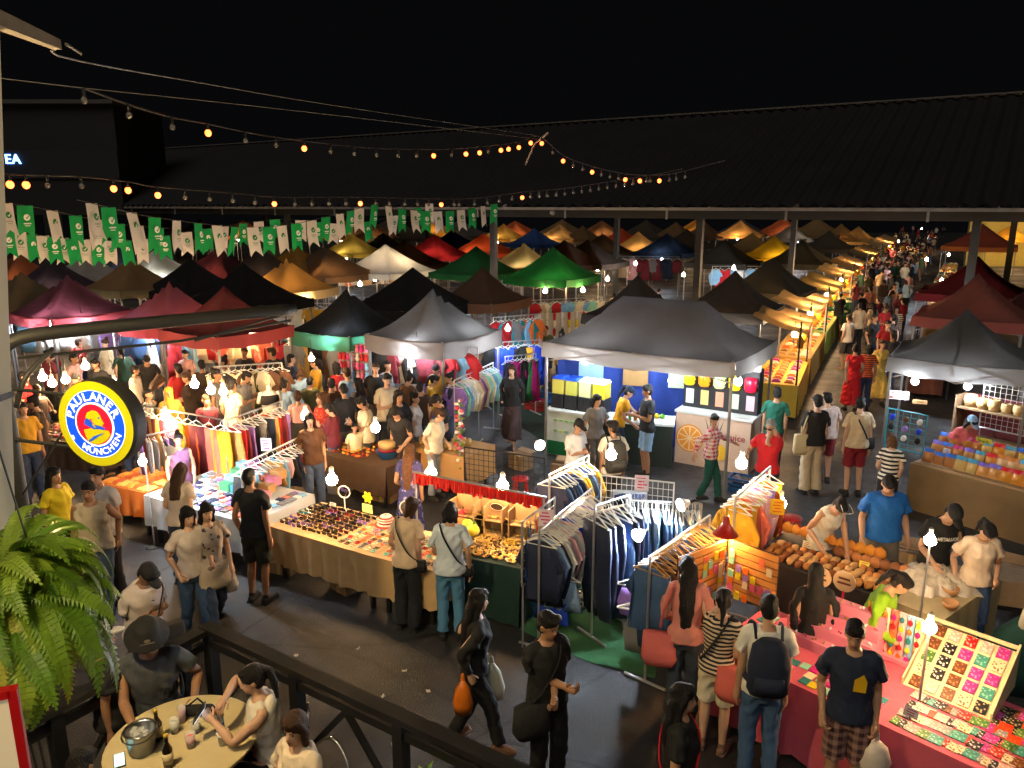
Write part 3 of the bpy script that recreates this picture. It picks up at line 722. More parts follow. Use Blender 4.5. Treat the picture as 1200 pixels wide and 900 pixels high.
# the field of tents under and beyond the hall roof
FAR = [(412, 273, '#b8892f', 'yellow tan tent by the toy hangers'), (449, 272, '#8f959c', 'silver grey tent among the far tents'), (452, 286, '#c2ccd6', 'pale blue white tent above the hanging hats'), (474, 281, '#8a5a3a', 'brown tent next to the crimson one'),
 (508, 275, '#8e2430', 'crimson tent between brown and blue tents'), (530, 269, '#2456b0', 'bright blue tent behind the crimson one'), (566, 273, '#d2491c', 'orange red tent behind the green tents'), (380, 288, '#6b5238', 'dark brown tent beside a hall column'),
 (346, 288, '#b07d2a', 'ochre tent behind the flags'), (626, 267, '#3f67b0', 'steel blue tent behind the bright green one'), (655, 262, '#b08f5a', 'sand coloured tent far under the roof'), (683, 264, '#8a6a44', 'light brown tent far under the roof'),
 (613, 284, '#b8904e', 'tan tent tucked behind the bright green one'), (662, 281, '#6b4a33', 'chocolate brown tent behind the bright green one'), (706, 273, '#3a3026', 'dark brown tent next to the small orange one'), (728, 267, '#e2572a', 'small vivid orange tent between brown tents'),
 (748, 271, '#b89a68', 'beige tent with a lit pale edge over dresses'), (792, 260, '#94704c', 'brown tent close under the hall roof'), (782, 273, '#1d2532', 'navy tent beside the beige tent'), (805, 268, '#4a3a2c', 'umber tent behind the navy one'),
 (868, 258, '#d8a860', 'brightly lit apricot tent far down the market'), (881, 272, '#a8864f', 'khaki tent with a white edge by the hall column'), (908, 276, '#b59a20', 'mustard yellow tent by the food aisle'), (826, 260, '#7a5a40', 'cocoa brown tent with a white lining'),
 (928, 262, '#6a5a48', 'grey brown tent far along the food aisle'), (972, 270, '#4a4238', 'dark taupe tent at the food aisle'), (986, 262, '#a8844c', 'straw coloured tent at the food aisle'), (1006, 265, '#c09c5a', 'cream tent at the far end of the food aisle'),
 (100, 296, '#c8c4bc', 'off white tent behind the tan ones'), (60, 300, '#2a2638', 'dark violet tent behind the maroon row'), (182, 292, '#c0b49c', 'pale cream tent over the striped stalls'), (305, 290, '#2a2524', 'black brown tent under the flags'),
 (255, 290, '#5a2830', 'wine red tent under the flags'), (320, 284, '#7c6a50', 'drab tan tent under the flags'), (440, 262, '#6a4a32', 'brown tent far behind the yellow tan one'), (490, 262, '#584a3c', 'taupe tent far under the flags'),
 (590, 262, '#c8862c', 'golden yellow tent by the paired columns'), (850, 280, '#4c463e', 'charcoal brown tent behind the khaki one'), (690, 280, '#54463a', 'earth brown tent beside the beige dress tent'), (940, 280, '#53503c', 'dark olive tent at the food aisle'), (1185, 262, '#d8a030', 'yellow orange tent by the bright wall'), (20, 296, '#7a4a34', 'russet tent behind the terrace post'), (140, 290, '#3c3844', 'slate tent behind the flags')]
for i, (x, y, c, lb) in enumerate(FAR):
    al = TH + math.atan((y - 450) / FPX); Y = min(62, 1.62 / math.tan(al))
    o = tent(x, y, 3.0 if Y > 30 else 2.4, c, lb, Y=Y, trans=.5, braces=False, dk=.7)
    if i % 2 == 0 or Y < 34: bulb(o.location + Vector((rnd.uniform(-.5, .5), -.9, o['_ze'] - .3)), WARM if i % 3 else COOL, 26, r=.07, label=None, group='bulbs under the far tents')
LR_ = [('sand', '#a8875a'), ('brown', '#6a4c34'), ('taupe', '#5c5044'), ('ochre', '#a87a30'), ('grey', '#6c6a66'), ('rust', '#8a4a2c')]
for i in range(19):
    x = 30 + i * 52 + rnd.uniform(-12, 12); n_, c = LR_[i % 6]
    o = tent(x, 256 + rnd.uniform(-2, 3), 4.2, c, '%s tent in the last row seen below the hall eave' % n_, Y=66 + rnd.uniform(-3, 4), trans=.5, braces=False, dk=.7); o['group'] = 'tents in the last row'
    if i % 2: bulb(o.location + Vector((0, -1.4, o['_ze'] - .3)), WARM, 60, r=.09, group='bulbs under the far tents')
# pale yellow tarp wall at the far end on the aisle's outer side
a, b = PD(1132, 300, 62), PD(1260, 300, 62)
w_o = thing('tarp_wall', 'bright pale yellow tarpaulin wall beyond the rust orange tent', 'tarp', (a.x, 62, 0))
mb = MB(); mb.grid(lambda u, v: ((b.x - a.x) * u, .12 * math.sin(u * 30), 4.4 * v), 40, 4); mb.obj('sheet', cm('#c8b860', trans=.3), w_o, True)
for k in range(5): mb = MB(); mb.tube([((b.x - a.x) * k / 4, .15, 0), ((b.x - a.x) * k / 4, .15, 4.45)], .04, 6); mb.obj('post', PO, w_o)
bulb(Vector((a.x + 4, 58, 3.4)), WARM, 120, r=.09, group='bulbs under the far tents'); bulb(Vector((a.x + 9, 57, 3.2)), WARM, 120, r=.09, group='bulbs under the far tents')
# ------------------------------------------------------------------ building with the lit sign at the far side of the square
bl = PD(-40, 245, 40); br = PD(100, 245, 40)
bd = thing('shop_building', 'dark flat roofed building with a lit blue sign behind the flags', 'building', (bl.x - 6, 44, 0))
wx = br.x - bl.x + 6; zt = PD(50, 110, 40).z
WL = mat('dark_render', (.011, .011, .0105), rough=.8, var=.3, scale=.8)
mb = MB(); mb.box((wx / 2, 3, zt / 2), (wx, 6, zt)); mb.obj('wall', WL, bd)
mb = MB(); mb.box((wx / 2, 2.9, zt + .1), (wx + .4, 6.6, .2)); mb.obj('roof', mat('roof_edge', (.06, .055, .05)), bd)
mb = MB(); mb.box((wx / 2, -.06, PD(50, 188, 40).z), (wx, .12, 1.5)); mb.obj('fascia', mat('fascia', (.012, .012, .016)), bd)
for k in range(5): mb = MB(); mb.box((1.5 + k * 2.6, -.03, 3.6), (1.5, .06, 1.3)); mb.obj('window', mat('dark_pane', (.01, .012, .015), rough=.15, bump=0), bd)
def text_mesh(s, size, ext=.01, font=None):
    c = bpy.data.curves.new('txt', 'FONT'); c.body = s; c.size = size; c.extrude = ext; c.align_x = 'CENTER'; c.align_y = 'CENTER'; c.resolution_u = 3; c.offset = size * .008
    o = bpy.data.objects.new('txt', c); COL.objects.link(o)
    dg = bpy.context.evaluated_depsgraph_get(); me = bpy.data.meshes.new_from_object(o.evaluated_get(dg))
    bpy.data.objects.remove(o); bpy.data.curves.remove(c)
    return me
def bold(me, k):                                     # thicken letters a little
    return me
for i, ch in enumerate('EA'):
    pp = PD(9.5 + 9.5 * i, 187, 43.85)
    lo = mobj('letter', text_mesh(ch, .72, .04), glow('blue_letter', (.12, .35, 1.0), 5.0), bd, pp - bd.location); lo.rotation_euler = (math.pi / 2, 0, 0)
# ------------------------------------------------------------------ cables, string lights
def polyline(pts, n=10):
    pts = [Vector(p) for p in pts]; out = []
    for i in range(len(pts) - 1):
        p0 = pts[max(i - 1, 0)]; p1 = pts[i]; p2 = pts[i + 1]; p3 = pts[min(i + 2, len(pts) - 1)]
        for k in range(n):
            t = k / n
            out.append(.5 * ((2 * p1) + (p2 - p0) * t + (2 * p0 - 5 * p1 + 4 * p2 - p3) * t * t + (3 * p1 - p0 - 3 * p2 + p3) * t ** 3))
    out.append(pts[-1]); return out
CB = mat('cable', (.02, .02, .022), rough=.6)
for lb, pts in (('thin grey wire running from the wooden bracket to the hall ridge stick', [(68, 55, 2.8), (95, 72, 4), (240, 98, 8), (400, 125, 12.5), (630, 159, 19.0)]), ('second thin wire strung beneath the first one', [(-60, 84, 7), (97, 103, 9), (240, 118, 11.5), (400, 136, 14), (630, 163, 19.2)])):
    mb = MB(); mb.tube(polyline([PD(*p) for p in pts], 4), .004, 5); tag(mb.obj('wire', mat('grey_wire', (.22, .21, .19))), lb, 'wire')
st = PD(631, 164, 19.1)
mb = MB(); mb.tube([st + Vector((-.30, .3, -.55)), st + Vector((-.1, .1, -.1)), st + Vector((.22, -.05, .16))], .022, 6); tag(mb.obj('pole', mat('pale_pole', (.4, .37, .3))), 'leaning stick that holds up the middle of the string lights', 'pole')
def string_light(label, pts, lit, n_unlit, y_of):
    cur = polyline([PD(x, y - 6, yy) for x, y, yy in pts], 12)
    o = thing('string_light', label, 'string light', cur[0])
    b0 = cur[0]
    mb = MB(); mb.tube([c - b0 for c in cur], .012, 5); mb.obj('cable', CB, o)
    # arc position of every bulb by its column
    cols = [pix(c)[0] for c in cur]
    def at_col(x):
        for i in range(len(cur) - 1):
            if (cols[i] - x) * (cols[i + 1] - x) <= 0 and cols[i] != cols[i + 1]:
                return cur[i].lerp(cur[i + 1], (x - cols[i]) / (cols[i + 1] - cols[i]))
        return None
    xs = [(x, 1) for x in lit] + [(x, 0) for x in n_unlit if min(abs(x - q) for q in lit) > 7]
    for x, on in xs:
        c = at_col(x)
        if c is None: continue
        c = c - b0 - Vector((0, 0, .13))
        r = .048
        if on: mobj('bulb', shared('sbulb', lambda: MB().ell((0, 0, 0), (.048, .048, .052), 10, 7), True), glow('string_lit', (1.0, .12, .012), 4.5), o, c)
        else: mobj('bulb', shared('sbulb', lambda: None, True), mat('bulb_glass', (.16, .16, .15), rough=.12, bump=0, var=.02, coat=.6), o, c, scale=.8)
        mobj('socket', shared('ssock', lambda: MB().lathe([(.024, .045), (.026, .10), (.01, .14)], 8)), pm('#101012'), o, c)
    return o
string_light('upper string of round bulbs, many lit orange, peaking at the leaning stick', [(97, 109, 9), (150, 128, 10), (200, 143, 11), (243, 151, 11.8), (300, 163, 13), (356, 171, 14), (430, 179, 15.5), (508, 181, 17), (562, 178, 18), (608, 172, 18.7), (632, 166, 19.1), (660, 188, 18.9), (694, 201, 18.7), (735, 210, 18.5), (775, 211, 18.3), (800, 207, 18.2), (850, 194, 18)],
    [243, 356, 508, 546, 562, 587, 596, 608, 622, 635, 660, 694, 733, 750, 773], [97, 150, 201, 287, 323, 387, 415, 441, 466, 488, 529, 572, 648, 672, 683, 705, 715, 725, 758, 767, 785, 793, 803], None)
string_light('lower string of round bulbs, a few lit orange, above the flags', [(-20, 209, 10), (29, 211, 10.6), (94, 213, 11.4), (150, 219, 12.2), (184, 225, 12.7), (270, 232, 14), (330, 237, 15), (422, 237, 16.5), (517, 239, 18), (560, 238, 18.4), (612, 231, 18.8), (660, 227, 19), (720, 218, 18.6), (770, 210, 18.4), (800, 204, 18.2)],
    [10, 29, 132, 149, 184, 321, 422, 517, 612], [54, 94, 216, 245, 272, 298, 345, 365, 385, 405, 440, 456, 474, 489, 502, 532, 538, 556, 571, 585, 600, 622, 632, 641, 652, 662, 672, 682, 692, 702, 712, 722, 732, 742, 752, 762], None)
# ------------------------------------------------------------------ bunting
def bunting(label, pts, xs, first):
    cur = polyline([PD(x, y, yy) for x, y, yy in pts], 14); b0 = cur[0]
    o = thing('flag_bunting', label, 'bunting', b0)
    mb = MB(); mb.tube([c - b0 for c in cur], .006, 4); mb.obj('cord', CB, o)
    cols = [pix(c)[0] for c in cur]; g = first
    for j, x in enumerate(xs):
        c = None
        for i in range(len(cur) - 1):
            if (cols[i] - x) * (cols[i + 1] - x) <= 0 and cols[i] != cols[i + 1]:
                c = cur[i].lerp(cur[i + 1], (x - cols[i]) / (cols[i + 1] - cols[i])); d = (cur[i + 1] - cur[i]); break
        if c is None: continue
        kv = j % 4
        def fl(kv=kv):
            mb = MB(); w, h = .215, .46
            def fn(u, v):
                xx = (u - .5) * w * (1 + .05 * v * math.sin(kv * 2)); notch = .10 * (1 - abs(u - .5) * 2) * max(0, (v - .6) / .4)
                yy = (.025 * math.sin(v * 4 + kv * 1.9) + .02 * math.sin(u * 5 + kv)) * v + .09 * v * v * math.sin(kv * 2.3)
                return (xx + .02 * v * math.sin(kv * 3.1), yy, -h * v + notch * 1.0)
            mb.grid(fn, 6, 8); return mb
        az = math.atan2(d.y, d.x)
        col = 'green' if (j + first) % 2 == 0 else 'white'
        m = cm('#12a055', trans=.35, var=.1) if col == 'green' else cm('#d9d6d4', trans=.35, var=.06)
        f = mobj('flag', shared('flag%d' % kv, fl, True), m, o, c - b0, az + rnd.uniform(-.25, .25))
        f.rotation_euler.x = rnd.uniform(-.12, .12)
        em = mobj('emblem', shared('emb', lambda: MB().add([(.045 * math.cos(a), -.016, -.16 + .045 * math.sin(a)) for a in np.linspace(0, 2 * math.pi, 13)[:-1]], [tuple(range(12))])), pm('#e6efe6') if col == 'green' else pm('#1a7a44'), f, (0, -.012, 0))
        mobj('emblem_mark', shared('emk', lambda: MB().add([(-.022, -.02, -.165), (-.004, -.02, -.185), (.03, -.02, -.135), (.022, -.02, -.128), (-.004, -.02, -.168), (-.016, -.02, -.156)], [(0, 1, 4, 5), (1, 2, 3, 4)])), pm('#1a7a44') if col == 'green' else pm('#e6efe6'), f, (0, -.016, 0))
        mobj('emblem_text', shared('emt', lambda: MB().box((0, -.016, -.245), (.10, .002, .018)).box((0, -.016, -.275), (.07, .002, .012))), pm('#dfe8df') if col == 'green' else pm('#a8b0aa'), f, (0, -.012, 0))
bunting('long line of green and white swallowtail flags dipping toward the hall eave', [(90, 234, 9.2), (145, 247, 9.9), (190, 256, 10.5), (280, 266, 12), (340, 263, 13), (400, 250, 14), (440, 240, 14.8), (480, 246, 15.6), (530, 247, 16.6), (590, 237, 18)],
        [107, 127, 154, 181, 207, 232, 254, 275, 296, 314, 330, 347, 365, 382, 398, 411, 421, 439, 455, 471, 485, 499, 513, 527, 540, 553, 566, 579], 1)
bunting('short line of flags closest to the terrace post', [(-10, 236, 10.5), (30, 241, 11), (62, 247, 11.3), (90, 253, 11.7), (135, 262, 12.2), (200, 268, 13)], [6, 29, 61, 88, 112, 138, 160, 186], 1)
bunting('low line of smaller flags hanging behind the other two', [(-10, 266, 12.4), (40, 275, 13), (100, 281, 13.6), (160, 281, 14.2), (230, 270, 15), (300, 260, 16), (335, 257, 16.4), (400, 262, 17), (450, 256, 17.6), (505, 238, 18.4)], [8, 22, 37, 50, 62, 73, 84, 98, 114, 129, 147, 166, 192, 218, 243, 262, 285, 303, 322, 352, 372, 390, 430, 462, 490, 503], 0)
# ------------------------------------------------------------------ terrace: deck, rail, round table
TZ = .30
C1 = P(245, 736, 1.25); C1.z = 0
def terr(a, b, z=0): return C1 + VX * a - UY * b + Vector((0, 0, z))   # a along the far rail, b back towards the restaurant
dk = thing('terrace_deck', None, None, C1, -YAW); dk['kind'] = 'structure'; dk.name = 'deck'
WD = mat('deck_board', (.045, .032, .024), rough=.6, var=.4, scale=4, bump=.3)
for k in range(34):
    mobj('deck_board', shared('dboard', lambda: MB().box((3.9, 0, TZ / 2), (8.0, .138, TZ))), WD, dk, (0, -.08 - .145 * k, rnd.uniform(-.003, .003)))
RLM = mat('rail_paint', (.010, .010, .011), rough=.4, var=.3, bump=.1)
rl = thing('terrace_rail', 'black timber railing with slanted braces round the terrace corner', 'railing', C1, -YAW)
for (ax, L) in (('x', 5.4), ('y', 4.2)):
    n = 5 if ax == 'x' else 4
    def q(t, z, off=0): return (t, off, z) if ax == 'x' else (off, -t, z)
    d = lambda l, w, h: (l, w, h) if ax == 'x' else (w, l, h)
    st_ = -.06 if ax == 'x' else .07
    mb = MB(); mb.box(q(st_ + L / 2, 1.25), d(L, .12, .05)); mb.obj('top_rail', RLM, rl)
    mb = MB(); mb.box(q(st_ + L / 2, 1.12), d(L, .05, .07)); mb.obj('mid_rail', RLM, rl)
    mb = MB(); mb.box(q(st_ + L / 2, .42), d(L, .05, .07)); mb.obj('bottom_rail', RLM, rl)
    for k in range(n):
        t = .0 + k * L / n + (.25 if ax == 'y' else 0)
        mb = MB(); mb.box(q(t, .62), (.09, .09, 1.24)); mb.obj('post', RLM, rl)
        mb = MB(); mb.tube([q(t + .05, .5), q(t + L / n * .5, 1.08), ], .03, 4); mb.tube([q(t + L / n * .5, 1.08), q(t + L / n - .05, .5)], .03, 4); mb.obj('brace', RLM, rl)
# round table
tc = P(214, 866, TZ + .75)
tb = thing('round_table', 'round cream topped terrace table with drinks on it', 'table', (tc.x, tc.y, TZ))
MB().lathe([(.50, .715), (.52, .725), (.52, .745), (.505, .75)], 40).obj('table_top', mat('table_top', (.55, .46, .27), rough=.35, var=.12, scale=5, bump=.05), tb, False)
MB().lathe([(.28, 0), (.27, .02), (.04, .05), (.035, .70), (.12, .714)], 16).obj('pedestal', RLM, tb, True)
ZT = TZ + .75
GL = mat('clear_glass', (.9, .92, .92), rough=.05, var=.02, bump=0, alpha=.35)
def on_table(px, py): p = P(px, py, ZT); return p
p = on_table(167, 880); bk = thing('ice_bucket', 'steel ice bucket with a ring handle on the round table', 'bucket', p)
MB().lathe([(.075, 0), (.085, .01), (.105, .17), (.112, .18), (.105, .182), (.095, .17), (.07, .02)], 20).obj('pail', mat('steel', (.5, .5, .48), rough=.3, metal=1, bump=.05), bk, True)
mb = MB(); mb.tube([(.115 * math.cos(a), .115 * math.sin(a) - .01, .165 + .02 * math.sin(a)) for a in np.linspace(0, 6.28, 20)], .006, 6); mb.obj('handle', mat('steel', 0), bk)
for i in range(7): mb = MB(); mb.box((rnd.uniform(-.05, .05), rnd.uniform(-.05, .05), .15), (.035, .035, .03), rnd.random()); mb.obj('ice_cube', GL, bk)
def bottle(px, py, label, col, h=.24, cap='#c8a030', lab='#d8c8a0', name='bottle'):
    o = thing(name, label, 'bottle', on_table(px, py))
    MB().lathe([(.032, 0), (.034, .01), (.034, h * .58), (.013, h * .78), (.013, h * .96), (.012, h)], 14).obj('glass', mat('bottle_' + col, col, rough=.1, var=.05, bump=0, coat=.5), o, True)
    MB().lathe([(.0348, h * .15), (.0348, h * .48)], 14).obj('label', pm(lab), o, True)
    MB().lathe([(.014, h * .96), (.015, h + .012)], 10).obj('cap', pm(cap), o, True)
bottle(198, 898, 'dark beer bottle standing on the round table', '#1a1208')
bottle(186, 866, 'second dark beer bottle beside the ice bucket', '#201708', .23)
bottle(258, 860, 'clear water bottle with a blue label by the woman\'s phone hand', '#a8b8c0', .22, '#e8e8f0', '#2060b0')
def tumbler(px, py, label, col, r=.036, h=.11):
    o = thing('drink_glass', label, 'glass', on_table(px, py))
    MB().lathe([(r * .85, 0), (r, h), (r * .94, h), (r * .8, .01)], 16).obj('glass', GL, o, True)
    MB().lathe([(r * .78, .012), (r * .9, h * .72)], 14).obj('drink', mat('drink_' + col, col, rough=.2, bump=0), o, True)
tumbler(224, 875, 'glass of pink drink on the round table', '#d06a78'); tumbler(214, 846, 'tall glass of red drink near the hat man', '#b02030', .03, .13); tumbler(205, 858, 'clear glass of ice water on the round table', '#c8ccc8'); tumbler(230, 858, 'short clear glass next to the pink drink', '#b8b090', .034, .09)
p = on_table(262, 872); o = thing('paper_cup', 'white plastic cup in front of the woman in the white top', 'cup', p); MB().lathe([(.03, 0), (.042, .11), (.044, .112), (.04, .108)], 16).obj('cup', pm('#e6e2da'), o, True); MB().lathe([(.030, .02), (.0415, .1)], 16).obj('print', pm('#d8d4cc'), o, True)
p = on_table(140, 892); o = thing('mobile_phone', 'dark mobile phone lying on the round table', 'phone', p + Vector((0, 0, .006)), .5); MB().box((0, 0, 0), (.075, .155, .009)).obj('case', pm('#101012'), o); MB().box((0, 0, .006), (.066, .14, .002)).obj('screen', glow('screen_dim', (.3, .8, .75), .6), o)
p = on_table(232, 838); o = thing('hand_bag', 'small black bag lying by the far rim of the table', 'bag', p); MB().limb([(-.09, 0, .04), (.09, 0, .045)], [.042, .045]).obj('body', cm('#0e0e10'), o, True); MB().tube([(-.08, 0, .07), (0, .02, .13), (.08, 0, .07)], .008, 6).obj('strap', cm('#0e0e10'), o)
def napkin(px, py): return one('napkin', 'nap', lambda: MB().grid(lambda u, v: ((u - .5) * .13, (v - .5) * .12, .006 + .01 * math.sin(u * 5) * v), 5, 4), cm('#d0ccc4'), 'crumpled white napkin beside the ice bucket', 'napkin', on_table(px, py), .4, smooth=True)
napkin(178, 858)
def wire_chair(label, loc, rz, z=TZ):
    o = thing('wire_chair', label, 'chair', (loc[0], loc[1], z), rz)
    MB().lathe([(.19, .43), (.20, .45), (.19, .465)], 20).obj('seat', RLM, o, True)
    for s in (-1, 1):
        for t in (-1, 1): MB().tube([(s * .15, t * .15, .44), (s * .19, t * .19, 0)], .012, 6).obj('leg', RLM, o)
    mb = MB(); mb.tube(polyline([(-.18, .12, .45), (-.19, .19, .70), (0, .22, .86), (.19, .19, .70), (.18, .12, .45)], 6), .011, 6); mb.obj('backrest', mat('chrome', (.5, .5, .5), metal=1, rough=.25, bump=0), o, True)
    return o
# ------------------------------------------------------------------ post, arch and round brewery sign
pb = PD(33, 640, 5.3); pt = PD(17, 396, 5.3)
BK = mat('black_steel', (.007, .007, .0075), rough=.6, var=.3)
ar = thing('black_arch', 'black steel post bending into a long awning bar beside the round sign', 'frame', (pb.x, pb.y, 0))
top = Vector((pb.x, pb.y, pt.z)); end = P(345, 362, pt.z)
mb = MB(); mb.tube([Vector((0, 0, 0)), Vector((0, 0, pt.z - .45))] + [Vector((0, 0, pt.z - .45)) + Vector((.0, 0, .38)) * (i / 3) for i in (1, 2)], .05, 10); mb.obj('post', BK, ar, True)
dv = (end - top); rel = Vector((dv.x, dv.y, 0))
mb = MB(); mb.tube(polyline([Vector((0, 0, pt.z - .3)), Vector((0, 0, pt.z - .12)), rel * .06 + Vector((0, 0, pt.z - .02)), rel * .2 + Vector((0, 0, pt.z)), rel * .6 + Vector((0, 0, pt.z)), rel + Vector((0, 0, pt.z))], 5), .052, 10); mb.obj('awning_bar', BK, ar, True)
mb = MB(); mb.tube([rel * .05 + Vector((0, 0, pt.z - .16)), rel * .55 + Vector((0, 0, pt.z - .17)), rel * .98 + Vector((0, 0, pt.z - .1))], .012, 6); mb.obj('tie_rod', BK, ar)
mb = MB(); mb.tube([rel * .6 + Vector((0, 0, pt.z - .18)), rel * .98 + Vector((0, 0, pt.z - .03))], .012, 6); mb.obj('tie_rod', BK, ar)
mb = MB(); mb.tube(polyline([Vector((.07, .0, pt.z - .5)), Vector((.16, .02, pt.z - .28)), rel * .15 + Vector((0, 0, pt.z - .12))], 5), .02, 6); mb.obj('corner_brace', BK, ar, True)
sc = PD(112, 497, 5.0); SR = .285
sg = thing('round_sign', 'round lit brewery sign with a monk emblem, yellow rim and blue ring', 'sign', sc, R(-14))
EMI = 1.0
def disc(r, y, n=48, r0=None):
    mb = MB()
    if r0 is None: mb.add([(r * math.cos(a), y, r * math.sin(a)) for a in np.linspace(0, 2 * math.pi, n + 1)[:-1]], [tuple(range(n))])
    else:
        for k in range(n):
            a, b = 2 * math.pi * k / n, 2 * math.pi * (k + 1) / n
            mb.add([(r0 * math.cos(a), y, r0 * math.sin(a)), (r * math.cos(a), y, r * math.sin(a)), (r * math.cos(b), y, r * math.sin(b)), (r0 * math.cos(b), y, r0 * math.sin(b))], [(0, 1, 2, 3)])
    return mb
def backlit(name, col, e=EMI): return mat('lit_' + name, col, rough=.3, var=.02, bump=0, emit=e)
YEL, BLU, RED, WHT = backlit('yellow', '#94940f', .22), backlit('blue', '#0b3ac8', .75), backlit('red', '#e01028', .6), backlit('white', '#dfe9f4', .55)
mb = MB(); prof = [(SR + .012, .0), (SR + .02, .03), (SR + .02, .12), (SR + .005, .14)]
for k in range(48):
    a, b = 2 * math.pi * k / 48, 2 * math.pi * (k + 1) / 48
    for i in range(3):
        mb.add([(prof[i][0] * math.cos(a), prof[i][1], prof[i][0] * math.sin(a)), (prof[i + 1][0] * math.cos(a), prof[i + 1][1], prof[i + 1][0] * math.sin(a)), (prof[i + 1][0] * math.cos(b), prof[i + 1][1], prof[i + 1][0] * math.sin(b)), (prof[i][0] * math.cos(b), prof[i][1], prof[i][0] * math.sin(b))], [(0, 1, 2, 3)])
mb.add([((SR) * math.cos(a), .139, (SR) * math.sin(a)) for a in np.linspace(0, 2 * math.pi, 49)[:-1]], [tuple(range(48))])
mb.obj('housing', BK, sg)
disc(SR + .012, .0).obj('yellow_rim', YEL, sg); disc(SR * .815, -.004).obj('blue_ring', BLU, sg); disc(SR * .545, -.008).obj('white_ring', WHT, sg); disc(SR * .50, -.012).obj('red_disc', RED, sg)
disc(SR * .835, -.0025, 48, SR * .815).obj('white_line', WHT, sg)
def arc_text(s, r, a0, a1, size, flip=False):
    for i, ch in enumerate(s):
        a = R(a0 + (a1 - a0) * i / (len(s) - 1))
        me = text_mesh(ch, size, .002)
        for v in me.vertices: v.co.x *= 1.12
        o = mobj('letter', me, WHT, sg, (r * math.cos(a), -.0085, r * math.sin(a)))
        o.rotation_euler = Matrix.Rotation(0, 3, 'X').to_euler()
        rot = (a - math.pi / 2) if not flip else (a + math.pi / 2)
        o.matrix_local = Matrix.Translation(o.location) @ Matrix.Rotation(-rot, 4, 'Y') @ Matrix.Rotation(math.pi / 2, 4, 'X')
arc_text('PAULANER', SR * .672, 163, 27, .083)
arc_text('M\u00dcNCHEN', SR * .68, 240, 336, .064, True)
k_ = SR * .5
def poly(name, pts, y, m): 
    mb = MB(); mb.add([(x * k_, y, z * k_) for x, z in pts], [tuple(range(len(pts)))]); return mb.obj(name, m, sg)
DB = backlit('deepblue', '#123a9c', .7)
poly('robe', [(-.62, -.28), (-.2, -.20), (.25, -.22), (.80, -.25), (.86, -.45), (.62, -.72), (.25, -.93), (-.1, -.97), (-.45, -.86), (-.55, -.60)], -.014, YEL)
poly('robe_fold', [(-.42, -.82), (-.1, -.58), (.35, -.42), (.52, -.38), (.2, -.56), (-.2, -.80), (-.36, -.88)], -.016, DB)
poly('beard', [(-.54, .12), (-.42, .30), (-.25, .28), (-.05, .05), (.1, -.02), (.3, -.05), (.62, -.10), (.55, -.24), (.2, -.20), (-.05, -.22), (-.35, -.10), (-.55, -.02)], -.0145, DB)
poly('face', [(-.45, .30), (-.30, .58), (.0, .72), (.28, .66), (.42, .48), (.46, .30), (.60, .08), (.48, .04), (.50, -.06), (.28, -.04), (.1, .0), (-.06, .10), (-.12, .30), (-.25, .24)], -.016, YEL)
poly('eye', [(.26, .36), (.33, .40), (.38, .36), (.32, .30)], -.018, DB)
poly('ear', [(-.10, .06), (.0, -.12), (.12, -.14), (.04, .02)], -.018, YEL)
poly('mark', [(-1.42, -.62), (-1.34, -.86), (-1.22, -.80), (-1.28, -.62)], -.010, WHT)
for dz in (.16, -.22):
    mb = MB(); a = Vector((-SR + .02, .10, dz)); Minv = (Matrix.Translation(sc) @ Matrix.Rotation(R(-14), 4, 'Z')).inverted()
    b = Minv @ Vector((pb.x, pb.y, sc.z + dz + .02)); mb.tube([a, b], .014, 6); mb.tube([b + Vector((-.07, 0, 0)), b + Vector((.07, 0, 0))], .02, 6); mb.obj('bracket', BK, sg)
mb = MB(); mb.tube(polyline([Minv @ Vector((pb.x + .06, pb.y - .06, sc.z - .6)), Vector((-SR - .1, .1, -.12)), Vector((-SR + .02, .12, 0))], 6), .008, 5); mb.obj('power_cable', BK, sg, True)
for k in range(3):
    mb = MB(); x0 = pb.x - .16 + .06 * k; pts = polyline([(x0, pb.y - .05, .3), (x0 - .05 + .03 * k, pb.y - .1, 1.5), (x0 - .04, pb.y - .06, 2.6), (x0 - .08 - .05 * k, pb.y - .3, 3.7)], 6); mb.tube(pts, .009, 5); tag(mb.obj('cable', CB, None, True), 'black cable drooping down along the arch post', 'cable', 'cables along the arch post')
# pale column and timber bracket at the balcony edge
a, b = PD(7, -40, 2.3), PD(9, 760, 2.3)
cl = thing('balcony_column', 'pale cream column at the very edge of the balcony', 'column', (b.x - .12, 2.3, b.z - .8))
o0 = Vector(cl.location)
mb = MB(); ax_ = [a + Vector((-.145, 0, .5)) - o0, b + Vector((-.235, 0, -.8)) - o0]; mb.tube(ax_, .155, 4); mb.obj('shaft', mat('cream_paint', (.55, .50, .40), rough=.7, var=.15, scale=3), cl)
mb = MB(); c_ = (PD(9, 470, 2.3) - o0); mb.box(c_ + Vector((-.175, 0, 0)), (.235, .235, .03)); mb.obj('metal_strap', BK, cl)
bkp = [PD(-60, -2, 2.1), PD(4, 26, 2.4), PD(66, 52, 2.75)]
br_ = thing('timber_bracket', 'weathered timber bracket sticking out from the column top', 'bracket', bkp[0])
mb = MB(); mb.tube([p - bkp[0] for p in bkp], [.035, .03, .022], 4); mb.obj('beam', mat('old_wood', (.22, .16, .10), rough=.8, var=.35, scale=12), br_)
mb = MB(); mb.tube([bkp[1] - bkp[0] + Vector((.12, .1, -.04)), PD(95, 63, 2.95) - bkp[0]], .005, 5); mb.obj('nail_rod', CB, br_)
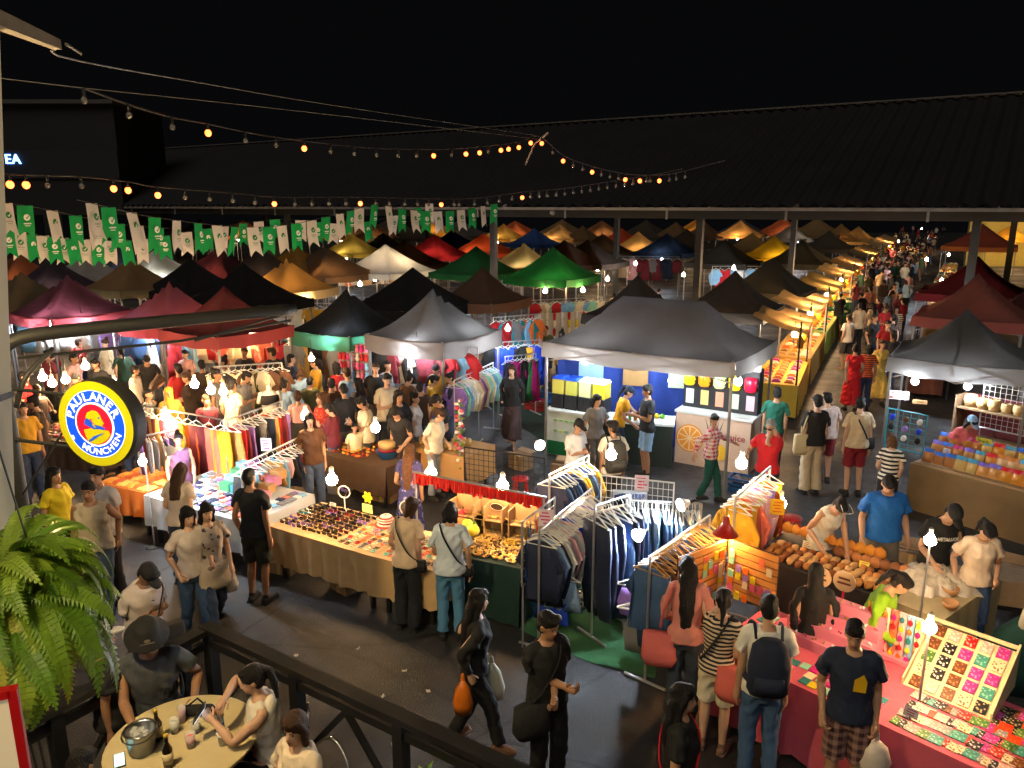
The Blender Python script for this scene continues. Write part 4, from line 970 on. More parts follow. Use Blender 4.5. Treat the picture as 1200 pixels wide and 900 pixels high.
# lamp on the column (its glare crosses the corner of the photograph)
lp = Vector((-2.95, 3.5, 4.65))
lo = thing('column_lamp', 'warm lamp on a long bracket reaching out from the balcony column', 'lamp', lp)
mobj('bulb', shared('bigbulb', lambda: bulb_mb(.055), True), glow('lamp_warm_col', (1.0, .72, .32), 150 * LAMP / (4 * math.pi ** 2 * .055 ** 2)), lo)
MB().lathe([(.02, .2), (.03, .12), (.12, .06), (.125, .055), (.03, .11)][::-1], 14).obj('shade', BK, lo, True)
MB().tube([(1.0, -1.2, .35), (.4, -.5, .3), (0, 0, .2)], .014, 6).obj('arm', BK, lo)
lq = Vector((-.95, .55, 5.1)); lo = thing('fern_fill_lamp', 'small warm fill lamp added out of view to light the fern', 'lamp', lq)  # unseen lamp, added to light the fern from the camera side
mobj('bulb', shared('bigbulb', lambda: bulb_mb(.055), True), glow('fill_warm_bal', (1.0, .78, .36), 30 * LAMP / (4 * math.pi ** 2 * .055 ** 2)), lo)
MB().lathe([(.02, .2), (.03, .12), (.12, .06), (.125, .055), (.03, .11)][::-1], 14).obj('shade', BK, lo, True)
MB().tube([(0, 0, .2), (0, 0, .9)], .008, 6).obj('cord', BK, lo)
# ------------------------------------------------------------------ hanging fern
fr = PD(8, 680, 2.15)
fe = thing('hanging_fern', 'lush bright green fern in a hanging pot at the balcony edge', 'fern', fr)
fe.scale = (.72, .72, .92)
MB().lathe([(.09, -.16), (.12, -.05), (.125, 0), (.11, .005)], 16).obj('pot', mat('pot', (.05, .03, .02), rough=.8), fe, True)
for k in range(3): a = k * 2.09 + .4; MB().tube([(.115 * math.cos(a), .115 * math.sin(a), 0), (0, 0, .75)], .004, 4).obj('hanger_wire', CB, fe)
def frond_mb(L, droop, seed, th0):
    rr = random.Random(seed); mb = MB(); pts = []; n = 26; th = R(th0); x = z = 0.0
    for i in range(n + 1):
        t = i / n; pts.append(Vector((x, .03 * math.sin(t * 3 + seed), z))); a = th - droop * t ** .95; x += math.cos(a) * L / n; z += math.sin(a) * L / n
    mb.tube(pts[::2], [.0035 * (1 - .7 * i / 13) for i in range(14)][:len(pts[::2])], 4)
    for i in range(1, n + 1):
        t = i / n; w = (.058 * math.sin(math.pi * min(1, t * .92 + .10)) ** .7 + .006) * L / .45
        d = (pts[i] - pts[i - 1]).normalized()
        for s in (-1, 1):
            b = pts[i]; side = Vector((0, s, 0)); up = d.cross(side).normalized() * (1 if s > 0 else -1)
            tip = b + side * w + d * w * .28 - Vector((0, 0, .12 * w)) + up * rr.uniform(-.1, .1) * w
            hw = L / n * .60
            m1 = b + side * w * .55 + up * .05 * w
            mb.add([b - d * hw * .8, m1 - d * hw * .75 + side * .0, tip, m1 + d * hw * .9, b + d * hw * .6], [(0, 1, 3, 4), (1, 2, 3)])
    return mb
FM = [mat('fern_%d' % i, c, rough=.45, var=.35, scale=20, bump=.1, trans=.35) for i, c in enumerate([(.20, .34, .03), (.28, .40, .04), (.14, .28, .025), (.42, .42, .05)])]
r2 = random.Random(3)
for k in range(170):
    v = r2.randrange(10)
    L = .23 + .045 * (v % 5); dr = R(78 + 19 * (v % 5) + 40 * (v // 5))
    me = shared('frond%d' % v, lambda: frond_mb(L * 1.05, dr, v, 48 + 11 * (v % 4)))
    az = r2.uniform(0, 2 * math.pi); rr_ = r2.uniform(0, .09)
    o = mobj('frond', me, r2.choice(FM[:3] * 4 + FM[3:]), fe, (rr_ * math.cos(az), rr_ * math.sin(az), r2.uniform(-.06, .03)))
    o.rotation_euler = (r2.uniform(-.3, .3), r2.uniform(-.30, .35), az); s = r2.uniform(.8, 1.3); o.scale = (s, s, s)
for k in range(80):
    v = 10 + r2.randrange(5)
    me = shared('frond%d' % v, lambda: frond_mb(.34 + .05 * (v - 10), R(96 + 8 * (v - 10)), v, 18 + 6 * (v % 3)))
    az = r2.uniform(-2.6, .9); rr_ = r2.uniform(.02, .12)
    o = mobj('frond', me, r2.choice(FM[:3] * 3 + FM[3:]), fe, (rr_ * math.cos(az), rr_ * math.sin(az), r2.uniform(-.16, -.02)))
    o.rotation_euler = (r2.uniform(-.35, .35), r2.uniform(-.1, .45), az); s = r2.uniform(.75, 1.1); o.scale = (s, s, s)
# lit menu board with a red frame below the fern
mp = PD(-8, 912, 1.75)
mn = thing('menu_board', 'lit menu board in a red frame beneath the fern', 'menu board', mp, R(25))
for x in (-.17, .075): MB().box((x, 0, 0), (.022, .03, .5)).obj('frame', pm('#b01018'), mn)
for z in (-.24, .24): MB().box((-.05, 0, z), (.24, .03, .022)).obj('frame', pm('#b01018'), mn)
MB().box((-.05, .005, 0), (.235, .01, .47)).obj('panel', backlit('menu', '#c8b898', .25), mn)
for k in range(6): MB().box((-.11 + .085 * (k % 2), -.004, .12 - .11 * (k // 2)), (.07, .008, .08)).obj('picture', backlit('menupic%d' % k, ['#8a4a20', '#b08040', '#7a2a18', '#d0c8c0', '#5a3a20', '#c0a050'][k], .2), mn)
# small plant poking up at the rail
pp = P(497, 905, 1.0); pl = thing('small_plant', 'tuft of small yellow green leaves by the terrace rail', 'plant', (pp.x, pp.y, TZ))
MB().lathe([(.07, 0), (.1, .35), (.1, .36)], 12).obj('pot', mat('pot', 0), pl, True)
MB().tube([(0, 0, .35), (0, 0, .66)], .012, 5).obj('stem', mat('old_wood', 0), pl)
for k in range(40):
    a = rnd.uniform(0, 6.28); e = rnd.uniform(.1, 1.3); rr_ = rnd.uniform(.05, .12)
    o = mobj('leaf', shared('leaf1', lambda: MB().add([(0, 0, 0), (.03, .016, .01), (.075, 0, -.01), (.03, -.016, .01)], [(0, 1, 2, 3)])), FM[k % 3], pl, (.04 * math.cos(a), .04 * math.sin(a), .60 + rr_ * math.sin(e))); o.rotation_euler = (0, -e + .4, a)
# ------------------------------------------------------------------ stalls: tables, racks, goods
class Frame: pass
WOOD = mat('ply_wood', (.36, .23, .11), rough=.6, var=.25, scale=5, bump=.1); WOODD = mat('brown_wood', (.17, .10, .05), rough=.6, var=.3, scale=5, bump=.1)
ALU = mat('aluminium', (.55, .56, .58), rough=.35, metal=.8, bump=.04)
def skirt_mb(L, D, z, drop, over=.03):
    mb = MB(); hx = L / 2 + over
    mb.add([(-hx, -over, z), (hx, -over, z), (hx, D + over, z), (-hx, D + over, z)], [(0, 1, 2, 3)])
    cs = [(-hx, D + over), (-hx, -over), (hx, -over), (hx, D + over)]
    for (a, b) in zip(cs[:-1], cs[1:]):
        nx, ny = (b[1] - a[1]), -(b[0] - a[0]); l = math.hypot(nx, ny); nx /= l; ny /= l; n = max(6, int(l * 14))
        def fn(u, v, a=a, b=b, l=l):
            w = (.025 * math.sin(u * l * 26) + .014 * math.sin(u * l * 41 + 1)) * v
            return (a[0] + (b[0] - a[0]) * u + nx * (w + .02 * v), a[1] + (b[1] - a[1]) * u + ny * (w + .02 * v), z - drop * v + .012 * v * math.sin(u * l * 9))
        mb.grid(fn, n, 3)
    return mb
def table(label, A, B, D, z=.75, cloth='#c9b089', drop=.5, cmat=None, name='stall_table', cat='table', legs=True):
    a, b = P(A[0], A[1], z), P(B[0], B[1], z)
    d = (b - a); L = d.length; rz = math.atan2(d.y, d.x)
    m_ = (a + b) / 2
    o = thing(name, label, cat, (m_.x, m_.y, 0), rz)
    MB().box((0, D / 2, z - .03), (L - .02, D - .02, .04)).obj('table_top', WOOD, o)
    if cloth: skirt_mb(L, D, z + .002, drop).obj('table_cloth', cmat or cm(cloth, bump=.3, bscale=9), o, True)
    if legs:
        for s in (-1, 1):
            for y in (.08, D - .08): mobj('leg', shared('tleg%.2f' % z, lambda: MB().box((0, 0, (z - .05) / 2), (.045, .045, z - .05))), BK, o, (s * (L / 2 - .1), y, 0))
    f = Frame(); f.o = o; f.L = L; f.D = D; f.z = z; f.rz = rz
    M = Matrix.Translation((m_.x, m_.y, 0)) @ Matrix.Rotation(rz, 4, 'Z')
    f.w = lambda x, y, h=0: M @ Vector((x - L / 2, y, z + .004 + h))     # x from the table's first end, y from its front edge
    Mi = M.inverted()
    def loc(px, py):
        q = Mi @ P(px, py, z + .004); return q.x + L / 2, q.y
    f.loc = loc
    return f
# ---- garments
def shirt_outline(kind):
    if kind == 'shirt': return [(-.21, 0), (-.09, .09), (.09, .09), (.21, 0), (.31, -.20), (.22, -.26), (.20, -.12), (.21, -.62), (-.21, -.62), (-.20, -.12), (-.22, -.26), (-.31, -.20)]
    if kind == 'dress': return [(-.17, .02), (-.07, .08), (.07, .08), (.17, .02), (.16, -.25), (.13, -.38), (.28, -1.0), (-.28, -1.0), (-.13, -.38), (-.16, -.25)]
    if kind == 'trousers': return [(-.19, .05), (.19, .05), (.22, -.25), (.20, -.92), (.03, -.92), (.0, -.30), (-.03, -.92), (-.20, -.92), (-.22, -.25)]
    if kind == 'cloth': return [(-.17, .05), (.17, .05), (.18, -.5), (.17, -.95), (.0, -.93), (-.17, -.96), (-.18, -.5)]
    if kind == 'shorts': return [(-.16, .04), (.16, .04), (.22, -.30), (.03, -.32), (0, -.16), (-.03, -.32), (-.22, -.30)]
    if kind == 'tank': return [(-.13, .08), (-.10, .08), (-.06, -.04), (.06, -.04), (.10, .08), (.13, .08), (.14, -.06), (.18, -.14), (.17, -.52), (-.17, -.52), (-.18, -.14), (-.14, -.06)]
    return [(-.12, .03), (.12, .03), (.16, -.12), (.13, -.26), (-.13, -.26), (-.16, -.12)]
def garment_mb(kind, var):
    """an outlined cloth given thickness and hanging folds"""
    poly_ = shirt_outline(kind); bm = bmesh.new()
    vs = [bm.verts.new((x, 0, z)) for x, z in poly_]; f = bm.faces.new(vs)
    bmesh.ops.triangulate(bm, faces=[f])
    bmesh.ops.subdivide_edges(bm, edges=bm.edges[:], cuts=2, use_grid_fill=True)
    rr = random.Random(var); ph = rr.random() * 6; q = rr.uniform(24, 36)
    r = bmesh.ops.solidify(bm, geom=bm.faces[:], thickness=.028)
    for v in bm.verts:
        k = max(0, -v.co.z) ** .6
        v.co.y += .022 * k * math.sin(v.co.x * q + ph) + .012 * math.sin(v.co.z * 7 + ph) * k
        v.co.x += .012 * math.sin(v.co.z * 6 + ph * 2)
    mb = MB(); bm.verts.ensure_lookup_table(); bm.verts.index_update()
    mb.v = [tuple(v.co) for v in bm.verts]; mb.f = [tuple(v.index for v in fc.verts) for fc in bm.faces]; mb.mi = [0] * len(mb.f); bm.free(); return mb
def hanger_mb():
    mb = MB(); mb.tube([(-.2, 0, .02), (0, 0, .115), (.2, 0, .02)], .009, 5); mb.tube([(-.2, 0, .02), (.2, 0, .02)], .007, 5); mb.tube(polyline([(0, 0, .115), (0, 0, .15), (.025, 0, .175), (0, 0, .20), (-.02, 0, .185)], 3), .004, 4); return mb
NG = [0]
GNAME = {'shirt': 'hanging_shirt', 'dress': 'hanging_dress', 'trousers': 'hanging_trousers', 'cloth': 'hanging_scarf', 'shorts': 'hanging_shorts', 'tank': 'hanging_vest', 'bag': 'hanging_bag'}
def garment(kind, p, rz, col, cname, where, group, hcol='#dcdcd8', sc=1.0, pattern=None, col2=None):
    NG[0] += 1; nm = GNAME[kind]; word = nm.split('_')[1]
    o = thing(nm, '%s %s %s' % (cname, word, where), word, p, rz, group); o.scale = (sc, sc, sc)
    v = NG[0] % 3
    m = cm(col, bump=.5, bscale=18, var=.16) if not pattern else cm(col, bump=.5, bscale=18, var=.16, pattern=pattern, col2=col2)
    mobj('cloth', shared('g_%s%d' % (kind, v), lambda: garment_mb(kind, v), True), m, o, (0, 0, -.23))
    mobj('hanger', shared('hanger', hanger_mb), pm(hcol), o, (0, 0, -.20))
    return o
PAL = {'white': '#d8d6d2', 'black': '#151518', 'navy': '#18233f', 'denim': '#35537d', 'pale denim': '#7d9cc0', 'red': '#b01822', 'pink': '#d8608a', 'pale pink': '#dba8b0', 'grey': '#77777a', 'beige': '#c2a884', 'mustard': '#c8951c', 'orange': '#d86a20', 'teal': '#1f7a80', 'green': '#2a6a3a', 'lilac': '#8a6ab8', 'maroon': '#6a1c2a', 'brown': '#5a3a26', 'sky blue': '#7ab0d8', 'royal blue': '#1440c8', 'yellow': '#d8c020', 'cream': '#e0d2b0', 'magenta': '#b8187a', 'coral': '#e07058', 'mint': '#8ac8b0', 'olive': '#5a5a2c', 'tan': '#b08848'}
def rack_frame(label, a, b, name='clothes_rack'):
    d = b - a; L = Vector((d.x, d.y, 0)).length; rz = math.atan2(d.y, d.x); m_ = (a + b) / 2
    o = thing(name, label, 'clothes rack', (m_.x, m_.y, 0), rz)
    z = a.z
    MB().tube([(-L / 2, 0, z), (L / 2, 0, z)], .014, 8).obj('rail', ALU, o)
    for s in (-1, 1):
        MB().tube([(s * L / 2, 0, 0.04), (s * L / 2, 0, z)], .014, 8).obj('upright', ALU, o)
        MB().tube([(s * L / 2, -.24, .03), (s * L / 2, .24, .03)], .016, 8).obj('foot', ALU, o)
    return o, L, rz
def rack(label, A, B, zr, n, kinds, cols, where, group, face=False, hcol='#dcdcd8', frame=True, sc=1.0, shuffle=True):
    a, b = P(A[0], A[1], zr), P(B[0], B[1], zr)
    d = b - a; rz = math.atan2(d.y, d.x)
    if frame: rack_frame(label, a, b)
    for i in range(n):
        t = (i + .5) / n; p = a + d * (t + rnd.uniform(-.28, .28) / n)
        c = cols[i % len(cols)] if not shuffle else rnd.choice(cols)
        k = kinds[i % len(kinds)]
        garment(k, Vector((p.x, p.y, zr - .004)) , (rz if face else rz + math.pi / 2) + rnd.uniform(-.2, .2), PAL[c], c, where, group, hcol, sc * rnd.uniform(.94, 1.05))
def lay(f, name, key, fn, mats, labels, cat, group, x0, x1, nx, y0, y1, ny, h=0, jit=.012, rz=0, rj=.15, sc=1.0, smooth=False, keep=1.0, pick=None):
    for j in range(ny):
        for i in range(nx):
            if rnd.random() > keep: continue
            q = rnd.randrange(len(mats)) if pick is None else pick(i, j) % len(mats)
            x = x0 + (x1 - x0) * (i + .5) / nx + rnd.uniform(-jit, jit); y = y0 + (y1 - y0) * (j + .5) / ny + rnd.uniform(-jit, jit)
            hh = h(y) if callable(h) else h
            one(name, key, fn, mats[q], labels[q], cat, f.w(x, y, hh), f.rz + rz + rnd.uniform(-rj, rj), group, sc * rnd.uniform(.95, 1.05), smooth)
# ---- sunglasses table
f1 = table('cream clothed table covered with rows of sunglasses', (318, 616), (437, 651), .9, .75, '#c2a070', .5)
def glasses_mb():
    mb = MB()
    for s in (-1, 1):
        mb.loft([(s * .036, 0, .012, .029, .004), (s * .036, .003, .03, .031, .004), (s * .036, .0, .046, .024, .003)], 10)
        mb.tube([(s * .066, 0, .04), (s * .064, .06, .036), (s * .055, .12, .018)], .0035, 4)
    mb.tube([(-.012, 0, .036), (.012, 0, .036)], .004, 4); return mb
gc = ['black', 'navy', 'maroon', 'brown', 'teal', 'lilac']
lay(f1, 'sunglasses', 'glasses', glasses_mb, [pm(PAL[c], rough=.12, coat=.6) for c in gc], ['%s sunglasses lying in a row on the cream table' % c for c in gc], 'sunglasses', 'sunglasses on the cream table', .05, f1.L * .62, 7, .06, .84, 9, rj=.2, sc=1.2, pick=lambda i, j: 0 if rnd.random() < .5 else rnd.randrange(6))
f2 = table('cream clothed table of small jewellery cards beside the sunglasses', (441, 652), (510, 668), .85, .75, '#c2a070', .5)
for f, x0, x1, nx in ((f1, f1.L * .63, f1.L - .03, 6), (f2, .03, f2.L - .03, 9)):
    cc = ['cream', 'beige', 'coral', 'red', 'brown', 'mint', 'grey', 'orange']
    lay(f, 'earring_card', 'ecard', lambda: MB().box((0, 0, .003), (.06, .075, .006)).ell((-.012, 0, .012), (.011, .011, .009), 6, 4).ell((.013, 0, .012), (.011, .011, .009), 6, 4), [pm(PAL[c]) for c in cc], ['%s earring card on the cream jewellery tables' % c for c in cc], 'earring card', 'earring cards on the cream tables', x0, x1, nx, .05, .8, 9, rj=.4)
def mirror(label, px, py, f, x, y, r=.085):
    o = thing('table_mirror', label, 'mirror', f.w(x, y), f.rz + .3)
    MB().tube([(0, 0, .0), (0, 0, .20)], .009, 6).obj('stem', pm('#e4e0da'), o); MB().lathe([(.06, 0), (.06, .008), (.012, .02)], 14).obj('base', pm('#e4e0da'), o, True)
    mb = MB(); mb.tube([(r * math.cos(a), 0, .27 + r * math.sin(a)) for a in np.linspace(0, 6.283, 22)], .010, 6); mb.obj('rim', pm('#e4e0da'), o, True)
    mb = MB(); mb.add([(r * math.cos(a), 0, .27 + r * math.sin(a)) for a in np.linspace(0, 6.283, 21)[:-1]], [tuple(range(20))]); mb.obj('glass', mat('mirror_glass', (.8, .8, .8), rough=.04, metal=1, bump=0), o)
mirror('white round table mirror behind the sunglasses', 363, 577, f1, f1.L * .28, .86); mirror('second white table mirror by the striped hat', 428, 585, f1, f1.L * .92, .84, .1)
o = thing('sun_hat', 'red and white striped hat on the sunglasses table', 'hat', f1.w(f1.L * .74, .78)); MB().lathe([(.15, 0), (.155, .012), (.10, .02), (.095, .10), (.06, .13), (.005, .135)], 18).obj('crown', cm('#c04038', pattern=('stripeh', 30), col2='#d8c8b8'), o, True); MB().lathe([(.101, .03), (.10, .05)], 18).obj('band', cm('#8a1c1c'), o, True)
o = thing('price_sign', 'small yellow flower shaped price sign behind the sunglasses', 'sign', f1.w(f1.L * .52, .86), f1.rz); MB().tube([(0, 0, 0), (0, 0, .2)], .006, 5).obj('stem', BK, o); MB().slab([(.07 * (1 + .25 * math.cos(6 * a)) * math.cos(a), .27 + .07 * (1 + .25 * math.cos(6 * a)) * math.sin(a)) for a in np.linspace(0, 6.283, 37)[:-1]], 0, .008).obj('flower', pm('#e8b818'), o); MB().box((0, -.01, .12), (.17, .012, .12)).obj('card', pm('#c8d880'), o)
# ---- golden trinket stall with the red fringe
f3 = table('dark green clothed table heaped with golden trinkets', (500, 643), (608, 665), .95, .75, '#10302a', .72)
def trinket_mb(v):
    rr = random.Random(v); mb = MB()
    for k in range(5): mb.ell((rr.uniform(-.03, .03), rr.uniform(-.03, .03), .014 + .008 * k * .4), (rr.uniform(.010, .022), rr.uniform(.010, .022), rr.uniform(.007, .014)), 6, 4)
    return mb
for v in range(3):
    lay(f3, 'trinket', 'trinket%d' % v, lambda v=v: trinket_mb(v), [mat('gold_%d' % v, [(.55, .34, .08), (.45, .26, .06), (.6, .45, .2)][v], rough=.35, metal=.7), mat('dark_bead', (.10, .04, .02), rough=.3)], ['%s trinket on the dark green table' % ['shiny gold', 'deep gold', 'pale gold'][v], 'dark brown bead trinket on the dark green table'], 'trinket', 'trinkets on the dark green table', .05, f3.L - .05, 13, .05, .60, 7, jit=.03, rj=1.5, pick=lambda i, j: 0 if rnd.random() < .75 else 1)
for k, (x, lb) in enumerate(((.30, 'open wooden display case with an oval emblem on its back'), (.62, 'wooden display case next to the oval emblem case'), (.02, 'wooden display bin holding soft fruit toys'))):
    c = thing('display_case', lb, 'display case', f3.w(f3.L * x + .2, .72), f3.rz)
    for s in (-1, 1): MB().box((s * .24, .0, .19), (.015, .2, .38)).obj('side_panel', WOOD, c)
    MB().box((0, .10, .21), (.465, .014, .42)).obj('back_panel', WOOD, c); MB().box((0, -.005, .012), (.465, .19, .02)).obj('bottom_panel', WOOD, c); MB().box((0, -.0, .2), (.465, .18, .012)).obj('shelf', WOOD, c)
    if k == 0:
        mb = MB(); mb.loft([(0, 0, 0, .10, .055), (0, 0, .006, .10, .055)], 24); e = mb.obj('emblem', pm('#2a1c10'), c, loc=(0, .086, .33)); e.rotation_euler = (math.pi / 2, 0, 0)
        mb = MB(); mb.tube([(.09 * math.cos(a), .046 * math.sin(a), .008) for a in np.linspace(0, 6.283, 25)], .004, 4); e = mb.obj('emblem_ring', pm('#e0d0b0'), c, loc=(0, .086, .33)); e.rotation_euler = (math.pi / 2, 0, 0)
    for i in range(10): one('trinket', 'trinket%d' % (i % 3), lambda: trinket_mb(i % 3), mat('gold_%d' % (i % 3), 0), 'golden trinket inside a wooden display case', 'trinket', c.location + Matrix.Rotation(f3.rz, 3, 'Z') @ Vector((-.2 + .045 * i, -.02, .025 if i % 2 else .21)), i, 'trinkets in the display cases')
for i, (c, x, y) in enumerate((('orange', .02, .60), ('orange', .06, .66), ('yellow', .11, .62), ('green', .15, .58), ('red', .05, .72), ('yellow', .18, .50))):
    o = thing('plush_fruit', '%s round plush fruit on the trinket stall' % ('bright ' + c if i % 2 else 'plump ' + c), 'plush toy', f3.w(x * 2 + .02, y, .02 + (.08 if i == 4 else 0))); MB().ell((0, 0, .075), (.08, .075, .085), 12, 9).obj('body', cm(PAL[c] if c != 'green' else '#7ab01c', sheen=.5), o, True); MB().tube([(0, 0, .15), (.01, .0, .19)], .008, 5).obj('stalk', cm('#3a5a20'), o)
a, b = P(484, 553, 1.52), P(640, 583, 1.52); d = b - a
fr_ = thing('red_fringe', 'red tassel fringe hung along the bar of the trinket stall', 'fringe', (a.x, a.y, 1.52), math.atan2(d.y, d.x))
MB().tube([(0, 0, 0), (d.length, 0, 0)], .014, 6).obj('bar', ALU, fr_)
for k in range(int(d.length / .03)):
    o = mobj('tassel', shared('tassel%d' % (k % 3), lambda: MB().tube([(0, 0, 0), (.004, .01, -.05), (.012 * (k % 3 - 1), .02 - .012 * (k % 3), -.14)], [.010, .018, .024], 5)), cm('#c81410') if k % 4 else cm('#e03018'), fr_, (.015 + .03 * k, 0, 0)); o.scale.z = rnd.uniform(.8, 1.25)
for s_ in (0, 1): pz = a.lerp(b, .02 + .96 * s_); mb = MB(); mb.tube([(pz.x, pz.y, 0), (pz.x, pz.y, 1.52)], .014, 6); tag(mb.obj('pole', ALU), 'thin steel pole carrying the fringe bar at its %s end' % ('plush fruit' if not s_ else 'clothes rack'), 'pole')
def wire_grid(label, A, B, z0, z1, col=BK, nx=16, nz=8):
    a, b = P(A[0], A[1], z1), P(B[0], B[1], z1); d = b - a; L = Vector((d.x, d.y, 0)).length
    o = thing('wire_grid', label, 'wire panel', (a.x, a.y, 0), math.atan2(d.y, d.x))
    mb = MB(); mb.tube([(0, 0, z0), (0, 0, z1), (L, 0, z1), (L, 0, z0), (0, 0, z0)], .014, 6); mb.obj('frame', col, o)
    mb = MB()
    for i in range(1, nx): mb.tube([(L * i / nx, 0, z0), (L * i / nx, 0, z1)], .004, 4)
    for i in range(1, nz): mb.tube([(0, .004, z0 + (z1 - z0) * i / nz), (L, .004, z0 + (z1 - z0) * i / nz)], .004, 4)
    mb.obj('mesh', col, o)
    for x in (0.02, L - .02): MB().tube([(x, 0, 0), (x, 0, z0)], .012, 5).obj('leg', col, o)
    return o, L
wire_grid('black framed wire panel standing behind the trinket stall', (544, 524), (638, 537), .45, 1.15)
wire_grid('white wire grid standing behind the jeans rack', (705, 557), (790, 566), .7, 1.55, pm('#d8d8dc'), 14, 9)
o, L = wire_grid('wire grid of necklaces beside the jeans rack', (612, 612), (650, 583), .75, 1.5, ALU, 8, 8)
for i in range(24):
    q = o.location + Matrix.Rotation(o.rotation_euler.z, 3, 'Z') @ Vector((L * (.06 + .9 * ((i * .37) % 1)), -.02, 1.42 - .16 * (i // 6)))
    one('necklace', 'neck%d' % (i % 2), lambda: MB().tube([(-.03, 0, 0), (-.02, 0, -.1), (0, 0, -.14), (.02, 0, -.1), (.03, 0, 0)], .007, 5), [mat('gold_0', 0), cm('#c83028'), pm('#c8c8d0'), cm('#2a5a9a')][i % 4], '%s necklace hanging on the wire grid' % ['golden', 'red', 'silver', 'blue'][i % 4], 'necklace', q, o.rotation_euler.z, 'necklaces on the wire grid')
# ---- clothes racks on the green mat
rack('low clothes rack with white hangers running away from the green mat', (632, 622), (694, 572), 1.42, 24, ['shirt', 'shirt', 'tank'], ['white', 'pale denim', 'pale pink', 'navy', 'white', 'sky blue', 'red', 'royal blue', 'grey', 'lilac'], 'on the rack with white hangers', 'shirts on the white hanger rack')
rack('jeans rack behind the green mat with white hangers', (735, 586), (822, 590), 1.5, 22, ['trousers'], ['denim', 'pale denim', 'pale denim', 'sky blue', 'denim'], 'on the jeans rack', 'jeans on the jeans rack')
rack('black framed rack with wooden hangers by the pegboards', (762, 652), (832, 604), 1.42, 20, ['shirt', 'trousers'], ['black', 'navy', 'denim', 'brown', 'grey'], 'on the wooden hanger rack', 'dark clothes on the wooden hanger rack', hcol='#a8824e')
rack('rack of dark blue jackets behind the wire panel', (644, 556), (690, 533), 1.45, 11, ['shirt'], ['navy', 'navy', 'denim', 'navy', 'mustard'], 'on the jacket rack', 'jackets on the jacket rack')
rack('high rack of long jeans in the middle of the green mat', (697, 592), (738, 580), 1.62, 7, ['trousers'], ['denim', 'navy', 'denim'], 'on the high rack over the mat', 'long jeans on the high rack', face=False, sc=1.18)
rack('rack of yellow and orange clothes beside the pegboards', (862, 583), (903, 547), 1.5, 12, ['shirt', 'tank', 'cloth'], ['mustard', 'yellow', 'orange', 'coral', 'lilac', 'pale pink'], 'on the bright rack by the pegboards', 'bright clothes by the pegboards')
def px_garm(kind, px, py, z, face, c, where, sc=1.0): p = P(px, py, z); garment(kind, p, R(face), PAL[c], c, where, None, sc=sc)
px_garm('bag', 650, 617, 1.15, -30, 'maroon', 'hung on the rack end with a printed panel', 1.6); px_garm('shorts', 640, 655, 1.0, -25, 'black', 'hung low at the end of the white hanger rack'); px_garm('shorts', 660, 662, .95, -20, 'pale denim', 'hung low beside the printed bag'); px_garm('bag', 757, 690, .85, -20, 'grey', 'hung on the black rack end', 1.5); px_garm('bag', 745, 668, .95, -20, 'lilac', 'hung on the black rack end', 1.1)
px_garm('dress', 648, 640, 1.15, -25, 'royal blue', 'hung full length at the end of the white hanger rack', .75)
m_ = P(733, 716, 0); o = thing('standing_mirror', 'tall mirror standing on the green mat between the racks', 'mirror', m_, R(-8)); MB().box((0, 0, .80), (.40, .03, 1.5)).obj('frame', ALU, o); MB().box((0, -.018, .80), (.36, .006, 1.44)).obj('glass', mat('mirror_glass', 0), o); MB().box((0, .1, .03), (.42, .3, .03)).obj('foot', ALU, o)
p_ = P(672, 712, 0); o = thing('floor_bags', 'white printed tote bag lying on the rack foot', 'bag', p_, .5); MB().loft([(0, 0, 0, .2, .12), (0, 0, .12, .18, .1), (0, .02, .2, .1, .05)], 16).obj('body', cm('#c8c4c0', pattern=('dots', 16), col2='#3a3a44'), o, True); MB().tube([(-.08, 0, .18), (0, 0, .34), (.08, 0, .18)], .012, 5).obj('handle', cm('#c8c4c0'), o); o.name = 'tote_bag'
p_ = P(613, 712, 0); o = thing('storage_box', 'blue plastic crate under the end of the white hanger rack', 'crate', p_, -YAW); MB().box((0, 0, .2), (.42, .32, .4)).obj('body', pm('#0d4a78'), o); MB().box((0, 0, .41), (.45, .35, .03)).obj('rim', pm('#0d4a78'), o)
def spot(label, p, aim, watt=30, col=COOL, r=.075):
    o = thing('spotlight', label, 'spotlight', p); dd = (aim - p); o.rotation_euler = dd.to_track_quat('-Z', 'Y').to_euler()
    MB().lathe([(r * .4, .12), (r, .02), (r * 1.02, 0), (r * .9, .012)][::-1], 18).obj('reflector', pm('#c8c8cc'), o, True)
    w = watt * LAMP
    MB().lathe([(.001, -.012), (r * .8, -.006), (r * .86, .004)], 18).obj('bulb', glow('spot_%s' % label[:14], col, w / (math.pi * math.pi * r * r)), o, True)
    MB().tube([(0, 0, .11), (0, 0, .2)], .02, 6).obj('bracket', BK, o)
spot('white disc spotlight clipped over the green mat', P(746, 628, 1.3), P(746, 628, 1.3) + Vector((-.8, -.7, -.12)), 16); spot('bright spotlight on the jeans rack corner', P(797, 592, 1.55), P(797, 592, 1.55) + Vector((-1, -.45, -.15)), 14)
spot('cool spotlight standing behind the wire panel', P(633, 522, 1.6), P(633, 522, 1.6) + Vector((.35, -1, -.1)), 20)
